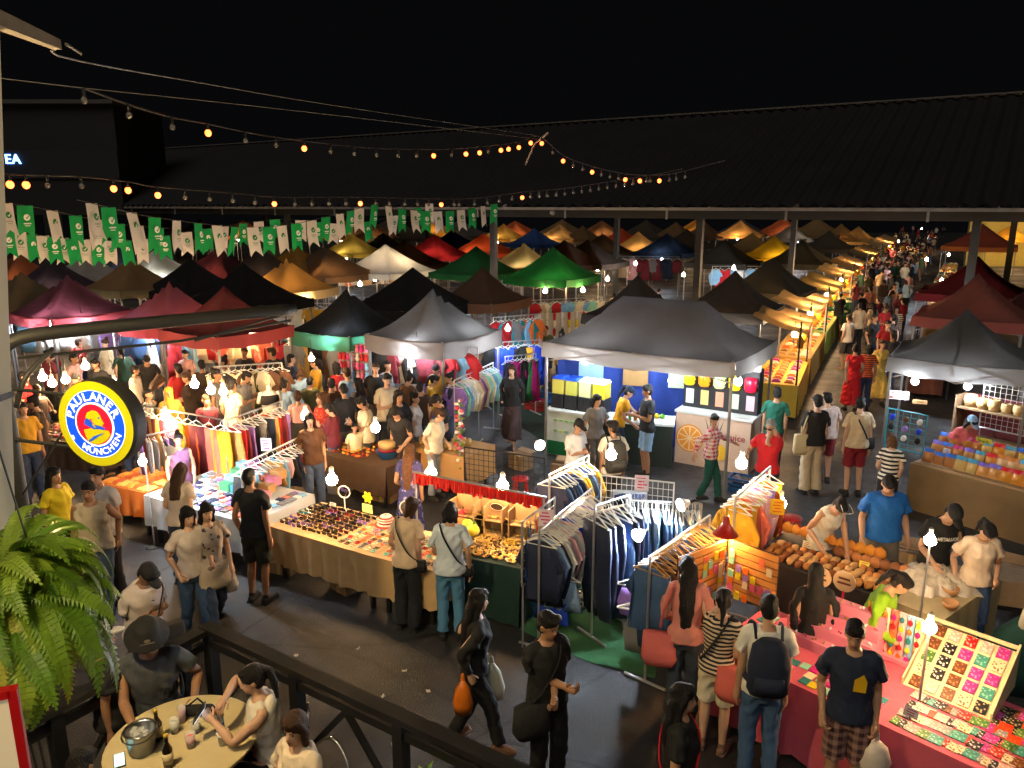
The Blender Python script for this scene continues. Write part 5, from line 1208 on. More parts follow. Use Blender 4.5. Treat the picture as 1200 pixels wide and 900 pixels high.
# ---- pegboards, pink counter
f8 = table('long counter under a pink cloth with earrings and cards', (838, 757), (1190, 919), 1.0, .75, '#c4566c', .70, name='pink_counter')
PEG = mat('orange_board', (.62, .27, .07), rough=.5, var=.1)
def pegboard(label, A, B, z0, z1, nslat):
    a, b = P(A[0], A[1], z1), P(B[0], B[1], z1); d = b - a; L = Vector((d.x, d.y, 0)).length
    o = thing('slat_board', label, 'display board', (a.x, a.y, z0), math.atan2(d.y, d.x)); hh = (z1 - z0) / nslat
    for i in range(nslat): mobj('slat', shared('slat%.2f' % L, lambda: MB().box((L / 2, 0, hh / 2), (L, .018, hh * .82))), PEG, o, (0, 0, i * hh))
    MB().box((L / 2, .016, (z1 - z0) / 2), (L, .012, z1 - z0)).obj('backing', pm('#3a1c08'), o)
    M = Matrix.Translation(o.location) @ Matrix.Rotation(o.rotation_euler.z, 4, 'Z')
    cc = ['yellow', 'pink', 'mint', 'coral', 'orange', 'lilac', 'cream']
    for i in range(nslat - 1):
        for k in range(int(L / .085)):
            if rnd.random() < .5: continue
            c = rnd.choice(cc); one('hanging_card', 'hcard', lambda: MB().box((0, 0, -.045), (.06, .008, .085)).tube([(0, 0, 0), (0, .012, .012)], .003, 4), pm(PAL[c]), '%s accessory card hooked on the orange slat boards' % c, 'card', M @ Vector((.05 + .085 * k, -.02, hh * (i + 1) - .01)), o.rotation_euler.z, 'cards on the slat boards')
pegboard('orange slat board full of accessory cards left of the red lamp', (796, 654), (851, 632), .77, 1.38, 8)
pegboard('orange slat board facing the counter under the red lamp', (855, 632), (913, 652), .77, 1.38, 8)
p_ = P(850, 626, 1.45); o = thing('red_lamp', 'red cone lamp lit above the orange slat boards', 'lamp', p_); MB().lathe([(.03, .2), (.04, .12), (.13, 0), (.125, 0), (.03, .11)][::-1], 18).obj('shade', pm('#a01010', coat=.5), o, True); mobj('bulb', shared('redlampb', lambda: bulb_mb(.05), True), glow('redlamp', (1.0, .55, .2), 16 * LAMP / (4 * math.pi ** 2 * .0025)), o, (0, 0, -.0)); MB().tube([(0, 0, .2), (0, 0, .3)], .018, 6).obj('neck', pm('#c8a030'), o)
# stepped pink risers
st_o = thing('step_display', 'pink stepped riser display with small earrings on the pink counter', 'display', f8.w(*f8.loc(962, 768)), f8.rz)
PK = pm('#e08098')
for k in range(4): MB().box((0, .11 * k + .05, .05 * (k + 1)), (.80, .105, .10 * (k + 1))).obj('step', PK, st_o)
M8 = Matrix.Translation(st_o.location) @ Matrix.Rotation(f8.rz, 4, 'Z')
for k in range(4):
    for i in range(9): one('earring_pair', 'earp', lambda: MB().ell((-.012, 0, .012), (.010, .010, .012), 6, 4).ell((.014, 0, .012), (.010, .010, .012), 6, 4), [mat('gold_2', 0), pm('#e8e0e0'), pm('#d05070'), mat('gold_0', 0)][(i + k) % 4], '%s earrings on the pink steps' % ['pale gold', 'white', 'rose', 'gold'][(i + k) % 4], 'earrings', M8 @ Vector((-.36 + .09 * i, .11 * k + .04, .10 * (k + 1) + .002)), i, 'earrings on the pink steps')
cc = ['pink', 'mint', 'yellow', 'magenta', 'coral', 'orange', 'teal', 'cream']
lay(f8, 'sticker_card', 'scard', lambda: MB().box((0, 0, .004), (.075, .095, .008)), [pm(PAL[c]) for c in cc], ['%s sticker card on the pink counter by the steps' % c for c in cc], 'card', 'sticker cards by the pink steps', f8.loc(905, 775)[0], f8.loc(1035, 830)[0], 10, .02, .34, 3, rj=.12, keep=.85)
lay(f8, 'sticker_card', 'scard', None, [pm(PAL[c]) for c in cc], ['%s sticker card before the orange slat boards' % c for c in cc], 'card', 'sticker cards before the slat boards', .03, .42, 5, .1, .9, 8, rj=.2, keep=.8)
# tall earring rack in pastel stripes
o = thing('earring_rack', 'pastel earring rack with hanging trinkets on the pink counter', 'display', f8.w(*f8.loc(1038, 776)), f8.rz)
for k, c in enumerate(['yellow', 'mint', 'cream', 'coral', 'pale pink', 'sky blue', 'cream']): MB().box((-.21 + .07 * k, .1 + .0 * k, .24), (.06, .02, .48)).obj('bar', pm(PAL[c]), o)
MB().box((0, .12, .03), (.54, .2, .04)).obj('base', PK, o)
Mr = Matrix.Translation(o.location) @ Matrix.Rotation(f8.rz, 4, 'Z')
for i in range(35): c = ['red', 'yellow', 'orange', 'magenta', 'teal'][i % 5]; one('charm', 'charm', lambda: MB().ell((0, 0, -.03), (.022, .012, .03), 8, 5).tube([(0, .01, .02), (0, 0, 0)], .003, 4), pm(PAL[c]), '%s charm dangling on the pastel rack' % c, 'charm', Mr @ Vector((-.21 + .07 * (i % 7), .07, .45 - .09 * (i // 7))), f8.rz, 'charms on the pastel rack')
for i, (x, y) in enumerate((f8.loc(957, 716), f8.loc(985, 722))):
    o = thing('round_price_sign', 'round cream price sign %s on a pink stand' % ('tilted away from' if i == 0 else 'standing next to'), 'sign', f8.w(x, y, .12), f8.rz + .1)
    o['label'] = ['round cream price sign leaning behind the pink steps', 'round cream price sign on a hot pink stand'][i]
    mb = MB(); mb.slab([(.11 * math.cos(a), .26 + .11 * math.sin(a)) for a in np.linspace(0, 6.283, 25)[:-1]], 0, .012); mb.obj('disc', pm('#d8b890'), o); MB().tube([(0, .006, -.12), (0, .006, .16)], .012, 5).obj('stand', pm('#d01048') if i else BK, o); MB().box((0, -.002, .29), (.11, .004, .02)).obj('print', pm('#6a3a20'), o); MB().box((0, -.002, .24), (.13, .004, .02)).obj('print', pm('#6a3a20'), o)
# slanted cream case and the flat field of patterned cards
L8 = f8.L; o = thing('card_case', 'slanted cream display case full of patterned cards', 'display case', f8.w(*f8.loc(1107, 822)), f8.rz)
CRM = pm('#d8c8a0'); mb = MB(); mb.add([(-.33, 0, 0), (.33, 0, 0), (.33, .62, .34), (-.33, .62, .34), (-.33, .62, 0), (.33, .62, 0)], [(0, 1, 2, 3), (3, 2, 5, 4), (0, 3, 4), (1, 5, 2)]); mb.obj('sloping_panel', CRM, o)
for s in (-1, 1): mb = MB(); mb.slab([(0, 0), (.66, 0), (.66, .40), (0, .06)], -.008, .008); e = mb.obj('side_panel', CRM, o, loc=(s * .34, 0, 0), rz=math.pi / 2)
MB().tube([(-.34, .64, .37), (.34, .64, .37)], .02, 6).obj('top_edge', CRM, o)
Mc_ = Matrix.Translation(o.location) @ Matrix.Rotation(f8.rz, 4, 'Z')
PC = [('black heart', '#121214', '#d8d0d0'), ('red floral', '#b81c20', '#e8b0a0'), ('green leaf', '#4a7a3a', '#a8c080'), ('magenta', '#b02a88', '#d880b8'), ('cream dotted', '#d8c8a8', '#8a5a3a'), ('brown', '#6a3a22', '#a87848'), ('grey', '#8a8a88', '#b8b8b4'), ('pale pink', '#d8a8a0', '#f0d8d0'), ('dark floral', '#1a1c24', '#b8a878'), ('orange red', '#d83a18', '#e85a30'), ('teal', '#3a8a80', '#80b8a8')]
PCM = [cm(c, rough=.35, pattern=('dots', 38), col2=c2) for n, c, c2 in PC]
for i in range(5):
    for j in range(5):
        q = rnd.randrange(len(PC)); u = (j + .5) / 5
        c = one('patterned_card', 'pcard', lambda: MB().box((0, 0, .004), (.092, .112, .008)), PCM[q], '%s patterned card in the slanted case' % PC[q][0], 'card', Mc_ @ Vector((-.25 + .125 * i, .62 * u, .34 * u + .006)), 0, 'patterned cards in the slanted case')
        c.rotation_euler = (math.atan(.34 / .62), 0, f8.rz + rnd.uniform(-.06, .06)); c.rotation_euler = (Matrix.Rotation(f8.rz + rnd.uniform(-.05, .05), 3, 'Z') @ Matrix.Rotation(math.atan(.34 / .62), 3, 'X')).to_euler()
lay(f8, 'patterned_card', 'pcard', None, PCM, ['%s patterned card lying flat on the pink counter' % n for n, _, _ in PC], 'card', 'patterned cards flat on the pink counter', f8.loc(1045, 848)[0], L8 * 1.0, 15, .02, f8.loc(1107, 822)[1] - .02, 4, rj=.1)
lay(f8, 'patterned_card', 'pcard', None, PCM, ['%s patterned card lying flat on the pink counter' % n for n, _, _ in PC], 'card', 'patterned cards flat on the pink counter', f8.loc(1140, 850)[0] + .12, L8 * 1.0, 7, .34, .95, 5, rj=.1)
# lamp stand behind the case
def stand_lamp(label, px, py, z, watt, col=WARM, base=0.0, r=.055):
    p = P(px, py, z); o = thing('stand_lamp', label, 'lamp', (p.x, p.y, base)); h = z - base
    MB().tube([(.02, .03, 0), (.02, .03, h + .12)], .011, 6).obj('stand', ALU, o); MB().tube([(.02, .03, h + .12), (0, 0, h + .11)], .009, 5).obj('arm', ALU, o); MB().lathe([(.09, 0), (.09, .015), (.015, .03)], 14).obj('base', BK, o, True)
    MB().lathe([(.02, .05), (.022, .12)], 8).obj('socket', pm('#d8d4cc'), o, loc=(0, 0, h))
    mobj('bulb', shared('bulbm%s' % r, lambda: bulb_mb(r), True), glow('stand_%s_%d' % ('w' if col is WARM else 'c' if col is COOL else 'n', watt), col, watt * LAMP / (4 * math.pi ** 2 * r * r)), o, (0, 0, h))
stand_lamp('bright warm lamp on a steel stand behind the slanted card case', 1089, 735, 1.45, 20)
stand_lamp('soft lamp on a stand beside the man in the dark band shirt', 1090, 633, 1.62, 8, NEUT)
# ---- clogs and loaves table behind the pink counter
f9 = table('dark clothed table of wooden clogs and round purses behind the pink counter', (884, 652), (1046, 703), .95, .75, '#241f1c', .6)
def clog_mb():
    mb = MB(); mb.loft([(0, 0, 0, .035, .085), (0, 0, .03, .042, .095), (0, -.02, .055, .036, .06), (0, -.035, .07, .02, .035)], 12); return mb
lay(f9, 'clog', 'clog', clog_mb, [cm('#b8783a'), cm('#8a4f28'), cm('#c89860')], ['tan clog in the rows on the dark table', 'brown clog in the rows on the dark table', 'pale tan clog in the rows on the dark table'], 'clog', 'clogs on the dark table', .05, f9.L * .98, 15, .05, .55, 4, rj=.25, smooth=True)
lay(f9, 'round_purse', 'rpurse', lambda: MB().ell((0, 0, .06), (.075, .05, .065), 12, 8).tube([(-.04, 0, .11), (0, 0, .14), (.04, 0, .11)], .008, 5), [cm('#d08a30'), cm('#c07828')], ['golden orange round purse along the back of the dark table', 'amber round purse along the back of the dark table'], 'purse', 'round purses on the dark table', .02, f9.L * .80, 11, .62, .86, 1, rj=.4, h=.08, smooth=True)
lay(f9, 'round_purse', 'rpurse', None, [cm('#a86a3a'), cm('#7a4a2a')], ['light brown round purse standing on the dark table', 'dark brown round purse standing on the dark table'], 'purse', 'brown purses on the dark table', f9.L * .45, f9.L, 8, .55, .75, 1, rj=.4, smooth=True)
# ---- pottery table
f10 = table('beige clothed table with clay bowls at its corner', (1020, 692), (1103, 725), 1.35, .75, '#a8946e', .62)
for i, (px, py) in enumerate(((1108, 680), (1113, 687), (1126, 688), (1135, 692), (1113, 697), (1113, 713))):
    pz = P(px, py, .757); one('clay_bowl', 'bowl', lambda: MB().lathe([(.035, 0), (.07, .03), (.085, .085), (.078, .085), (.05, .035), (.02, .02)], 16), mat('clay', (.42, .20, .08), rough=.7), 'round orange clay bowl on the beige cloth table', 'bowl', pz, i, 'clay bowls on the beige cloth', rnd.uniform(.85, 1.05), True)
o = thing('wrapped_bundle', 'bundle of plastic wrapped goods on the beige cloth table', 'bundle', f10.w(.35, .7)); MB().grid(lambda u, v: (-.35 + .7 * u + .03 * math.sin(v * 19), -.3 + .6 * v + .03 * math.sin(u * 23), .19 * math.sin(math.pi * u) ** .5 * math.sin(math.pi * v) ** .5 + .03 * math.sin(u * 31) * math.sin(v * 27)), 22, 18).obj('wrap', mat('wrap', (.5, .42, .32), rough=.25, bump=.6, bscale=20), o, True); MB().limb([(-.1, 0, .16), (.1, .02, .17)], [.03, .03]).obj('knot', mat('wrap', 0), o, True)
p_ = P(1172, 738, 0); o = thing('trolley', 'small trolley loaded with cardboard and a brown bag at the street edge', 'trolley', p_, R(-20))
MB().box((0, 0, .55), (.55, .4, .3)).obj('box', mat('cardboard', (.30, .20, .11), rough=.8), o); MB().box((0, 0, .37), (.6, .45, .03)).obj('tray', BK, o)
for s in (-1, 1): MB().tube([(s * .22 - .01, -.2, .08), (s * .22 + .02, -.2, .08)], .08, 14).obj('wheel', BK, o); MB().tube([(s * .25, -.18, .08), (s * .25, -.18, .38)], .014, 6).obj('leg', ALU, o); MB().tube([(s * .25, .18, .0), (s * .25, .18, .95)], .014, 6).obj('handle', ALU, o)
p_ = P(1188, 800, 0); o = thing('goods_sack', 'green sack with yellow bags slumped beyond the pink counter', 'sack', p_); MB().loft([(0, 0, 0, .32, .26), (0, 0, .25, .36, .3), (.02, 0, .55, .26, .2), (.04, 0, .72, .1, .08)], 18).obj('sack', cm('#0e3a30', bump=.6), o, True); MB().ell((.1, -.12, .68), (.16, .12, .09)).obj('yellow_bag', cm('#c8a020'), o, True); MB().loft([(.0, -.05, .6, .1, .07), (.02, -.05, .85, .08, .05), (.03, -.05, 1.05, .03, .02)], 12).obj('white_bag', cm('#c8c0b0'), o, True)
# ---- snack stall
f11 = table('snack stall counter with a brown board front', (1070, 540), (1215, 578), 1.0, .80, None, 0, name='snack_counter', cat='counter', legs=True)
MB().box((0, -.02, .38), (f11.L + .04, .03, .76)).obj('front_board', mat('brown_board', (.20, .12, .045), rough=.6, var=.2, scale=3), f11.o); MB().box((-f11.L / 2 - .02, .5, .38), (.03, 1.0, .76)).obj('side_board', mat('brown_board', 0), f11.o)
def snack_mb():
    mb = MB(); mb.grid(lambda u, v: ((u - .5) * .15 * (1 - .1 * abs(v - .5)), -.035 * math.sin(math.pi * u) * math.sin(math.pi * v) ** .6, .2 * v), 6, 7); mb.grid(lambda u, v: ((.5 - u) * .15 * (1 - .1 * abs(v - .5)), .035 * math.sin(math.pi * u) * math.sin(math.pi * v) ** .6, .2 * v), 6, 7); return mb
def snack_two(): 
    mb = snack_mb(); nf = len(mb.f)
    mb.mi = [1 if (sum(mb.v[i][2] for i in f) / 4) > .13 else 0 for f in mb.f]; return mb
HEADC = ['#7a6ac8', '#b83a78', '#c82830', '#3a6ac0', '#c07838', '#4a9ac0']; BODYC = ['#c89050', '#b87838', '#d08a30', '#a87040', '#d8b080', '#c8a868']
for j in range(3):
    for i in range(10):
        q = rnd.randrange(6); p = f11.w(.08 + (f11.L - .15) * (i + .5) / 10, .10 + .24 * j, .10 * j)
        o = one('snack_bag', 'snack', snack_two, [pm(BODYC[q], rough=.2, coat=.4), pm(HEADC[q], rough=.2, coat=.4)], 'clear bag of %s with a %s header' % (['rice crackers', 'fried snacks', 'orange snacks', 'nuts', 'pale chips', 'dried fruit'][q], ['violet', 'pink', 'red', 'blue', 'brown', 'light blue'][q]), 'snack bag', p, f11.rz + rnd.uniform(-.12, .12), 'snack bags on the snack counter', rnd.uniform(1.0, 1.15), True)
        o.rotation_euler.x = -.3
for k in (1, 2): MB().box((0, .1 + .24 * k, .80 + .05 * k), (f11.L - .1, .22, .1 * k)).obj('riser', mat('brown_board', 0), f11.o)
o, L = wire_grid('teal framed wire rack of small goods at the snack counter', (1041, 478), (1087, 487), .85, 1.5, pm('#1f8a9a'), 5, 7)
for i in range(10): c = ['royal blue', 'brown', 'white', 'black', 'lilac'][i % 5]; one('small_pouch', 'pouch', lambda: MB().ell((0, 0, -.05), (.05, .03, .055), 8, 6), cm(PAL[c]), '%s pouch on the teal rack' % c, 'pouch', o.location + Matrix.Rotation(o.rotation_euler.z, 3, 'Z') @ Vector((L * (.15 + .35 * (i % 3)), -.03, 1.42 - .16 * (i // 3))), 0, 'pouches on the teal rack', smooth=True)
def sign_board(label, p, rz, w, h, bg, lines, col, size, emit=0, name='price_sign'):
    o = thing(name, label, 'sign', p, rz)
    MB().box((0, 0, 0), (w, .012, h)).obj('board', pm(bg) if not emit else backlit('sb' + label[:12], bg, emit), o)
    n = len(lines)
    for i, t in enumerate(lines):
        e = mobj('lettering', text_mesh(t, size, .001), pm(col), o, (0, -.0085, (n - 1) * size * .5 - i * size)); e.rotation_euler = (math.pi / 2, 0, 0)
    return o
sign_board('white sign reading 4 PCS = 60 BATH above the teal rack', P(1054, 463, 1.62), -YAW + .2, .30, .15, '#d8c8c8', ['4 PCS =', '60 BATH'], '#b01830', .075)
sign_board('small brown sign next to the 60 BATH sign', P(1078, 471, 1.58), -YAW + .2, .22, .07, '#a88860', ['THAI'], '#7a2a10', .05)
sign_board('yellow price sign standing among the snack bags', f11.w(f11.L * .42, .62, .36), f11.rz, .22, .17, '#b8b828', ['Snack', '100.-'], '#2a3a18', .07)
sh = f11.w(0, 1.7); o = thing('back_shelf', 'brown back shelf of the snack stall with straw goods', 'shelf', (f11.w(f11.L / 2, 1.45).x, f11.w(f11.L / 2, 1.45).y, 0), f11.rz)
for z in (.5, 1.0, 1.5): MB().box((0, 0, z), (f11.L, .35, .03)).obj('shelf_board', WOODD, o)
MB().box((0, .19, .85), (f11.L, .02, 1.7)).obj('back_board', cm('#5a1c20'), o)
for s in (-1, 1): MB().box((s * (f11.L / 2 + .02), 0, .85), (.03, .36, 1.7)).obj('side_board', WOODD, o)
Ms = Matrix.Translation(o.location) @ Matrix.Rotation(f11.rz, 4, 'Z')
for i in range(9): one('straw_basket', 'basket', lambda: MB().lathe([(.07, 0), (.10, .1), (.085, .17), (.07, .18), (.07, .1), (.05, .02)], 14), mat('straw', (.50, .33, .14), rough=.8, bump=.6, bscale=40), 'round straw basket on the snack stall shelf', 'basket', Ms @ Vector((-f11.L / 2 + .15 + i * (f11.L - .3) / 8, -.03, 1.517)), i, 'straw baskets on the back shelf', rnd.uniform(.8, 1.2), True)
wire_grid('silver wire grid hanging at the outer end of the snack stall', (1155, 445), (1215, 455), 1.2, 2.0, ALU, 9, 9)
# ---- drink stall under the wide grey tent
a0 = P(636, 528, 0); b0 = P(692, 536, 0)
def counter(label, A, B, D, h, m, name='counter'):
    a, b = P(*A, 0), P(*B, 0); d = b - a; L = d.length; rz = math.atan2(d.y, d.x); m_ = (a + b) / 2
    o = thing(name, label, 'counter', (m_.x, m_.y, 0), rz)
    MB().box((0, D / 2, h / 2), (L, D, h)).obj('cabinet', m, o); MB().box((0, D / 2, h + .02), (L + .06, D + .06, .04)).obj('counter_top', pm('#c8ccc8'), o)
    M = Matrix.Translation(o.location) @ Matrix.Rotation(rz, 4, 'Z'); return o, L, M, rz
cA, LA, MA, rA = counter('white counter with leaf print under the drink dispensers', (640, 531), (694, 541), .7, .88, pm('#c4cfc8'), 'drink_counter')
MB().box((0, -.006, .15), (LA - .02, .008, .28)).obj('green_base', pm('#14643a'), cA)
for k in range(5): MB().box((-LA * .3 + .12 * k, -.006, .72), (.08, .008, .03)).obj('print', pm('#7ac060'), cA); MB().ell((-LA * .3 + .12 * k, -.004, .5), (.05, .006, .03), 8, 5).obj('print', pm(['#9ac890', '#c8d870', '#86b8a0'][k % 3]), cA)
def dispenser(M, x, lid, juice, label):
    o = thing('drink_dispenser', label, 'dispenser', M @ Vector((x, .3, .92)), M.to_euler().z)
    MB().box((0, 0, .14), (.26, .34, .28)).obj('base', pm('#20242a'), o); MB().box((0, -.165, .03), (.26, .05, .02)).obj('drip_tray', BK, o)
    MB().box((0, .0, .43), (.24, .3, .29)).obj('tank', mat('tank_' + juice, juice, rough=.1, var=.05, bump=0, coat=.5), o); MB().box((0, 0, .60), (.26, .33, .05), taper=.8).obj('lid', pm(lid), o)
    MB().tube([(0, -.17, .24), (0, -.20, .24), (0, -.20, .16)], .02, 6).obj('tap', BK, o)
for i in range(4): dispenser(MA, -LA * .34 + i * .29 + .0, ['#1a4ac0', '#1a4ac0', '#d8dce0', '#d8dce0'][i], ['#d8cf60', '#c8c860', '#d8d8a0', '#e0c838'][i], ['drink dispenser with a blue lid and pale yellow juice', 'drink dispenser with a blue lid and green yellow juice', 'drink dispenser with a white lid and milky juice', 'drink dispenser with a white lid and yellow juice'][i])
cB, LB, MB_, rB = counter('tall drink counter printed with an orange slice and pineapple', (790, 541), (876, 557), .65, 1.0, pm('#c8a890'), 'juice_counter')
def disc_on(o, x, z, r, m, y=-.008, nm='print', sx=1, sz=1):
    mb = MB(); mb.add([(x + r * sx * math.cos(a), y, z + r * sz * math.sin(a)) for a in np.linspace(0, 6.283, 29)[:-1]], [tuple(range(28))]); return mb.obj(nm, m, o)
disc_on(cB, -LB * .30, .52, .27, pm('#d88020'), -.006, 'orange_rind'); disc_on(cB, -LB * .30, .52, .245, pm('#f0d0a0'), -.009, 'orange_pith')
for k in range(10):
    a = k * .628; mb = MB(); pts = [(-LB * .30 + .03 * math.cos(a), .52 + .03 * math.sin(a))] + [(-LB * .30 + .225 * math.cos(a + t), .52 + .225 * math.sin(a + t)) for t in (-.26, 0, .26)]; mb.add([(x, -.012, z) for x, z in pts], [(0, 1, 2, 3)]); mb.obj('orange_segment', pm('#e8942c'), cB)
disc_on(cB, .02, .30, .17, pm('#c83018'), -.007, 'fruit_print'); disc_on(cB, .16, .34, .15, pm('#e0b030'), -.009, 'fruit_print')
for k in range(5): mb = MB(); x = -.08 + .05 * k; mb.add([(x, -.008, .72), (x + .03, -.008, .72), (x + .015 + .04 * (k - 2), -.008, .98)], [(0, 1, 2)]); mb.obj('leaf_print', pm('#2a5a30'), cB)
e = mobj('lettering', text_mesh('ejuice', .17, .001), pm('#8a1c30'), cB, (LB * .30, -.011, .66)); e.rotation_euler = (math.pi / 2, 0, 0)
jb = thing('juice_cabinet', 'lit juice cabinet with jugs of yellow orange and red juice', 'cabinet', MB_ @ Vector((0, .35, 1.04)), rB)
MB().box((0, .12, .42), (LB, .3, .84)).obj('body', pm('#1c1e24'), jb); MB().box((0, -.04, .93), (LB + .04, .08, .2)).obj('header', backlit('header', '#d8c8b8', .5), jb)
for k, (c, ch) in enumerate(zip(('#3aa8a0', '#5a8ad0', '#e07aa0', '#c85090', '#d0904a', '#4ab080'), ('\u0e19', '\u0e49', '\u0e33', '\u0e1c', '\u0e25', '\u0e44'))):
    MB().box((-.05 + .11 * k, -.085, .93), (.07, .006, .07)).box((-.05 + .11 * k + .02, -.085, .985), (.02, .006, .03)).obj('lettering', pm(c), jb)
for k, c in enumerate(('#e0c020', '#e88a18', '#c8d890', '#f0d018', '#c81838')):
    x = -LB / 2 + .13 + k * (LB - .26) / 4
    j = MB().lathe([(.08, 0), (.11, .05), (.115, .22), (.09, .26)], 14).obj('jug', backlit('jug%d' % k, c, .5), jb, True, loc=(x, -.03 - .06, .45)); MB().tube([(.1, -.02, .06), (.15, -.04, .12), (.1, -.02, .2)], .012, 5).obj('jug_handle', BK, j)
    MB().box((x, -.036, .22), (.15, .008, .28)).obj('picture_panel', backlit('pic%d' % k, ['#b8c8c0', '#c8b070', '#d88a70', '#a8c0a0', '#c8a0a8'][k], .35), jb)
cC, LC, MC, rC = counter('middle drink counter with cups and fruit', (697, 541), (786, 548), .6, .80, pm('#1c2a24'), 'cup_counter')
for k in range(5): one('drink_cup', 'dcup', lambda: MB().lathe([(.028, 0), (.042, .13), (.045, .135)], 12), [pm('#e07818'), pm('#d8c020'), pm('#58b048')][k % 3], '%s drink cup on the middle counter' % ['orange', 'yellow', 'green'][k % 3], 'cup', MC @ Vector((-LC * .2 + .1 * k, .12, .842)), 0, 'cups on the middle drink counter', smooth=True)
for k in range(6): c = ['green', 'yellow', 'green'][k % 3]; one('fruit', 'fruitb', lambda: MB().ell((0, 0, .05), (.05, .05, .05), 10, 7), pm('#6ab030' if c == 'green' else '#d8b820'), '%s fruit heaped on the middle drink counter' % c, 'fruit', MC @ Vector((LC * .0 + .1 * k, .35, .842)), 0, 'fruit on the middle counter', smooth=True)
wl = MC @ Vector((0, 1.3, 0)); o = thing('stall_backdrop', 'blue backdrop sheet at the rear of the drink stall', 'backdrop', wl, rC); MB().grid(lambda u, v: (-1.7 + 3.4 * u, .03 * math.sin(u * 40), 2.2 * v), 40, 3).obj('sheet', cm('#14307a'), o, True)
for k in range(3): MB().box((-1.0 + .9 * k, -.06, 1.5), (.5, .02, .5)).obj('poster', pm(['#8ab0c8', '#8a6a40', '#b8c8b0'][k]), o)
for k, (px, py) in enumerate(((686, 423), (712, 421), (788, 446), (865, 447), (757, 425))): bulb(P(px, py, 2.02 if k < 2 else 1.85), COOL, 16, ['cool white bulb over the blue lidded dispensers', 'cool white bulb next to the tent middle over the dispensers', 'cool white bulb beside the juice cabinet', 'cool white bulb over the red juice jug', 'cool white strip bulb inside the drink stall'][k])
# ---- boxes and wallets table with the white cloth
f14 = table('white clothed table of wallets and boxes under the cool lamp', (172, 580), (292, 613), 1.15, .75, '#b8c0cc', .45)
wc = ['sky blue', 'white', 'lilac', 'grey', 'coral', 'navy']
lay(f14, 'wallet', 'wallet', lambda: MB().box((0, 0, .012), (.11, .085, .022)), [cm(PAL[c]) for c in wc], ['%s wallet on the white clothed table' % c for c in wc], 'wallet', 'wallets on the white clothed table', .06, f14.L - .06, 13, .05, .60, 5, rj=.3)
lay(f14, 'wallet', 'wallet', None, [cm(PAL[c]) for c in wc], ['%s wallet beside the stepped boxes' % c for c in wc], 'wallet', 'wallets beside the stepped boxes', f14.L * .86, f14.L - .03, 2, .62, 1.1, 5, rj=.3)
lay(f14, 'wallet', 'wallet', None, [cm(PAL[c]) for c in wc], ['%s wallet at the lamp end of the white table' % c for c in wc], 'wallet', 'wallets at the lamp end', .05, f14.L * .38, 5, .62, 1.1, 4, rj=.3)
bc = [('green', '#3a7a50'), ('teal', '#2f7a80'), ('salmon', '#d08068'), ('pink', '#d080a0'), ('light blue', '#6aa0c8'), ('rose', '#c85070'), ('grey', '#7a8088'), ('kraft brown', '#b08a58')]
for k in range(16):
    n_, c = bc[k % 8]; i, j = k % 4, k // 4
    o = thing('gift_box', '%s cardboard box in the stepped stack on the white table' % n_, 'box', f14.w(f14.L * .42 + .23 * i, .70 + .11 * j, .07 * j), f14.rz, 'boxes stacked on the white table'); MB().box((0, 0, .05 + .0 * j), (.2, .14, .1)).obj('body', pm(c), o); MB().box((0, 0, .105), (.206, .146, .03)).obj('lid', pm(c), o)
sign_board('small red SALE card on the box stack', f14.w(f14.L * .62, .62, .06), f14.rz, .16, .1, '#c8d0e0', ['SALE'], '#c01828', .06)
spot('square cool lamp on the white clothed wallet table', P(201, 530, 1.5), P(235, 580, .75), 26); stand_lamp('warm lamp beside the orange scarf table', 167, 541, 1.3, 16)
f14b = table('low table heaped with orange cloths next to the round sign', (118, 566), (170, 577), .9, .72, '#c86a20', .4)
for k in range(18): one('folded_cloth', 'fcloth', lambda: MB().grid(lambda u, v: ((u - .5) * .26, (v - .5) * .2, .035 * math.sin(math.pi * u) ** .3 * math.sin(math.pi * v) ** .3 + .008 * math.sin(u * 20)), 8, 6), cm(['#d88a30', '#c85a20', '#e0a850'][k % 3]), '%s folded cloth on the orange table' % ['amber', 'rust', 'light orange'][k % 3], 'cloth', f14b.w(.12 + (f14b.L - .2) * (k % 6) / 5, .12 + .26 * (k // 6), .01), f14b.rz + rnd.uniform(-.4, .4), 'folded cloths on the orange table', smooth=True)
# scarf and trouser rows
rack('rail of colourful scarves and trousers behind the wallet table', (160, 474), (262, 492), 1.62, 9, ['cloth', 'trousers'], ['maroon', 'tan', 'maroon', 'pink', 'yellow', 'orange', 'maroon', 'coral', 'mustard'], 'on the colourful rail', 'scarves on the colourful rail', face=True, shuffle=False)
rack('rail of dark and bright trousers by the mannequin', (266, 492), (330, 470), 1.60, 12, ['trousers', 'cloth'], ['tan', 'red', 'maroon', 'lilac', 'black', 'grey', 'black', 'navy'], 'on the rail by the mannequin', 'trousers on the mannequin rail', face=False, shuffle=False)
rack('low rail of hanging tops and shorts beside the sunglasses stall', (282, 545), (352, 512), 1.25, 13, ['shorts', 'tank', 'bag'], ['sky blue', 'navy', 'maroon', 'olive', 'pale pink', 'tan', 'red', 'black'], 'on the low rail', 'tops on the low rail', face=False)
rack('rail of striped scarves over the wallet table', (160, 512), (232, 500), 1.35, 12, ['cloth'], ['lilac', 'grey', 'maroon', 'white', 'navy', 'coral'], 'on the scarf rail over the wallet table', 'scarves over the wallet table', face=False, sc=.55)
mp_ = P(322, 545, 0)
mq = thing('mannequin', 'headless white mannequin in a black crop top and tan pleated trousers', 'mannequin', mp_, R(20))
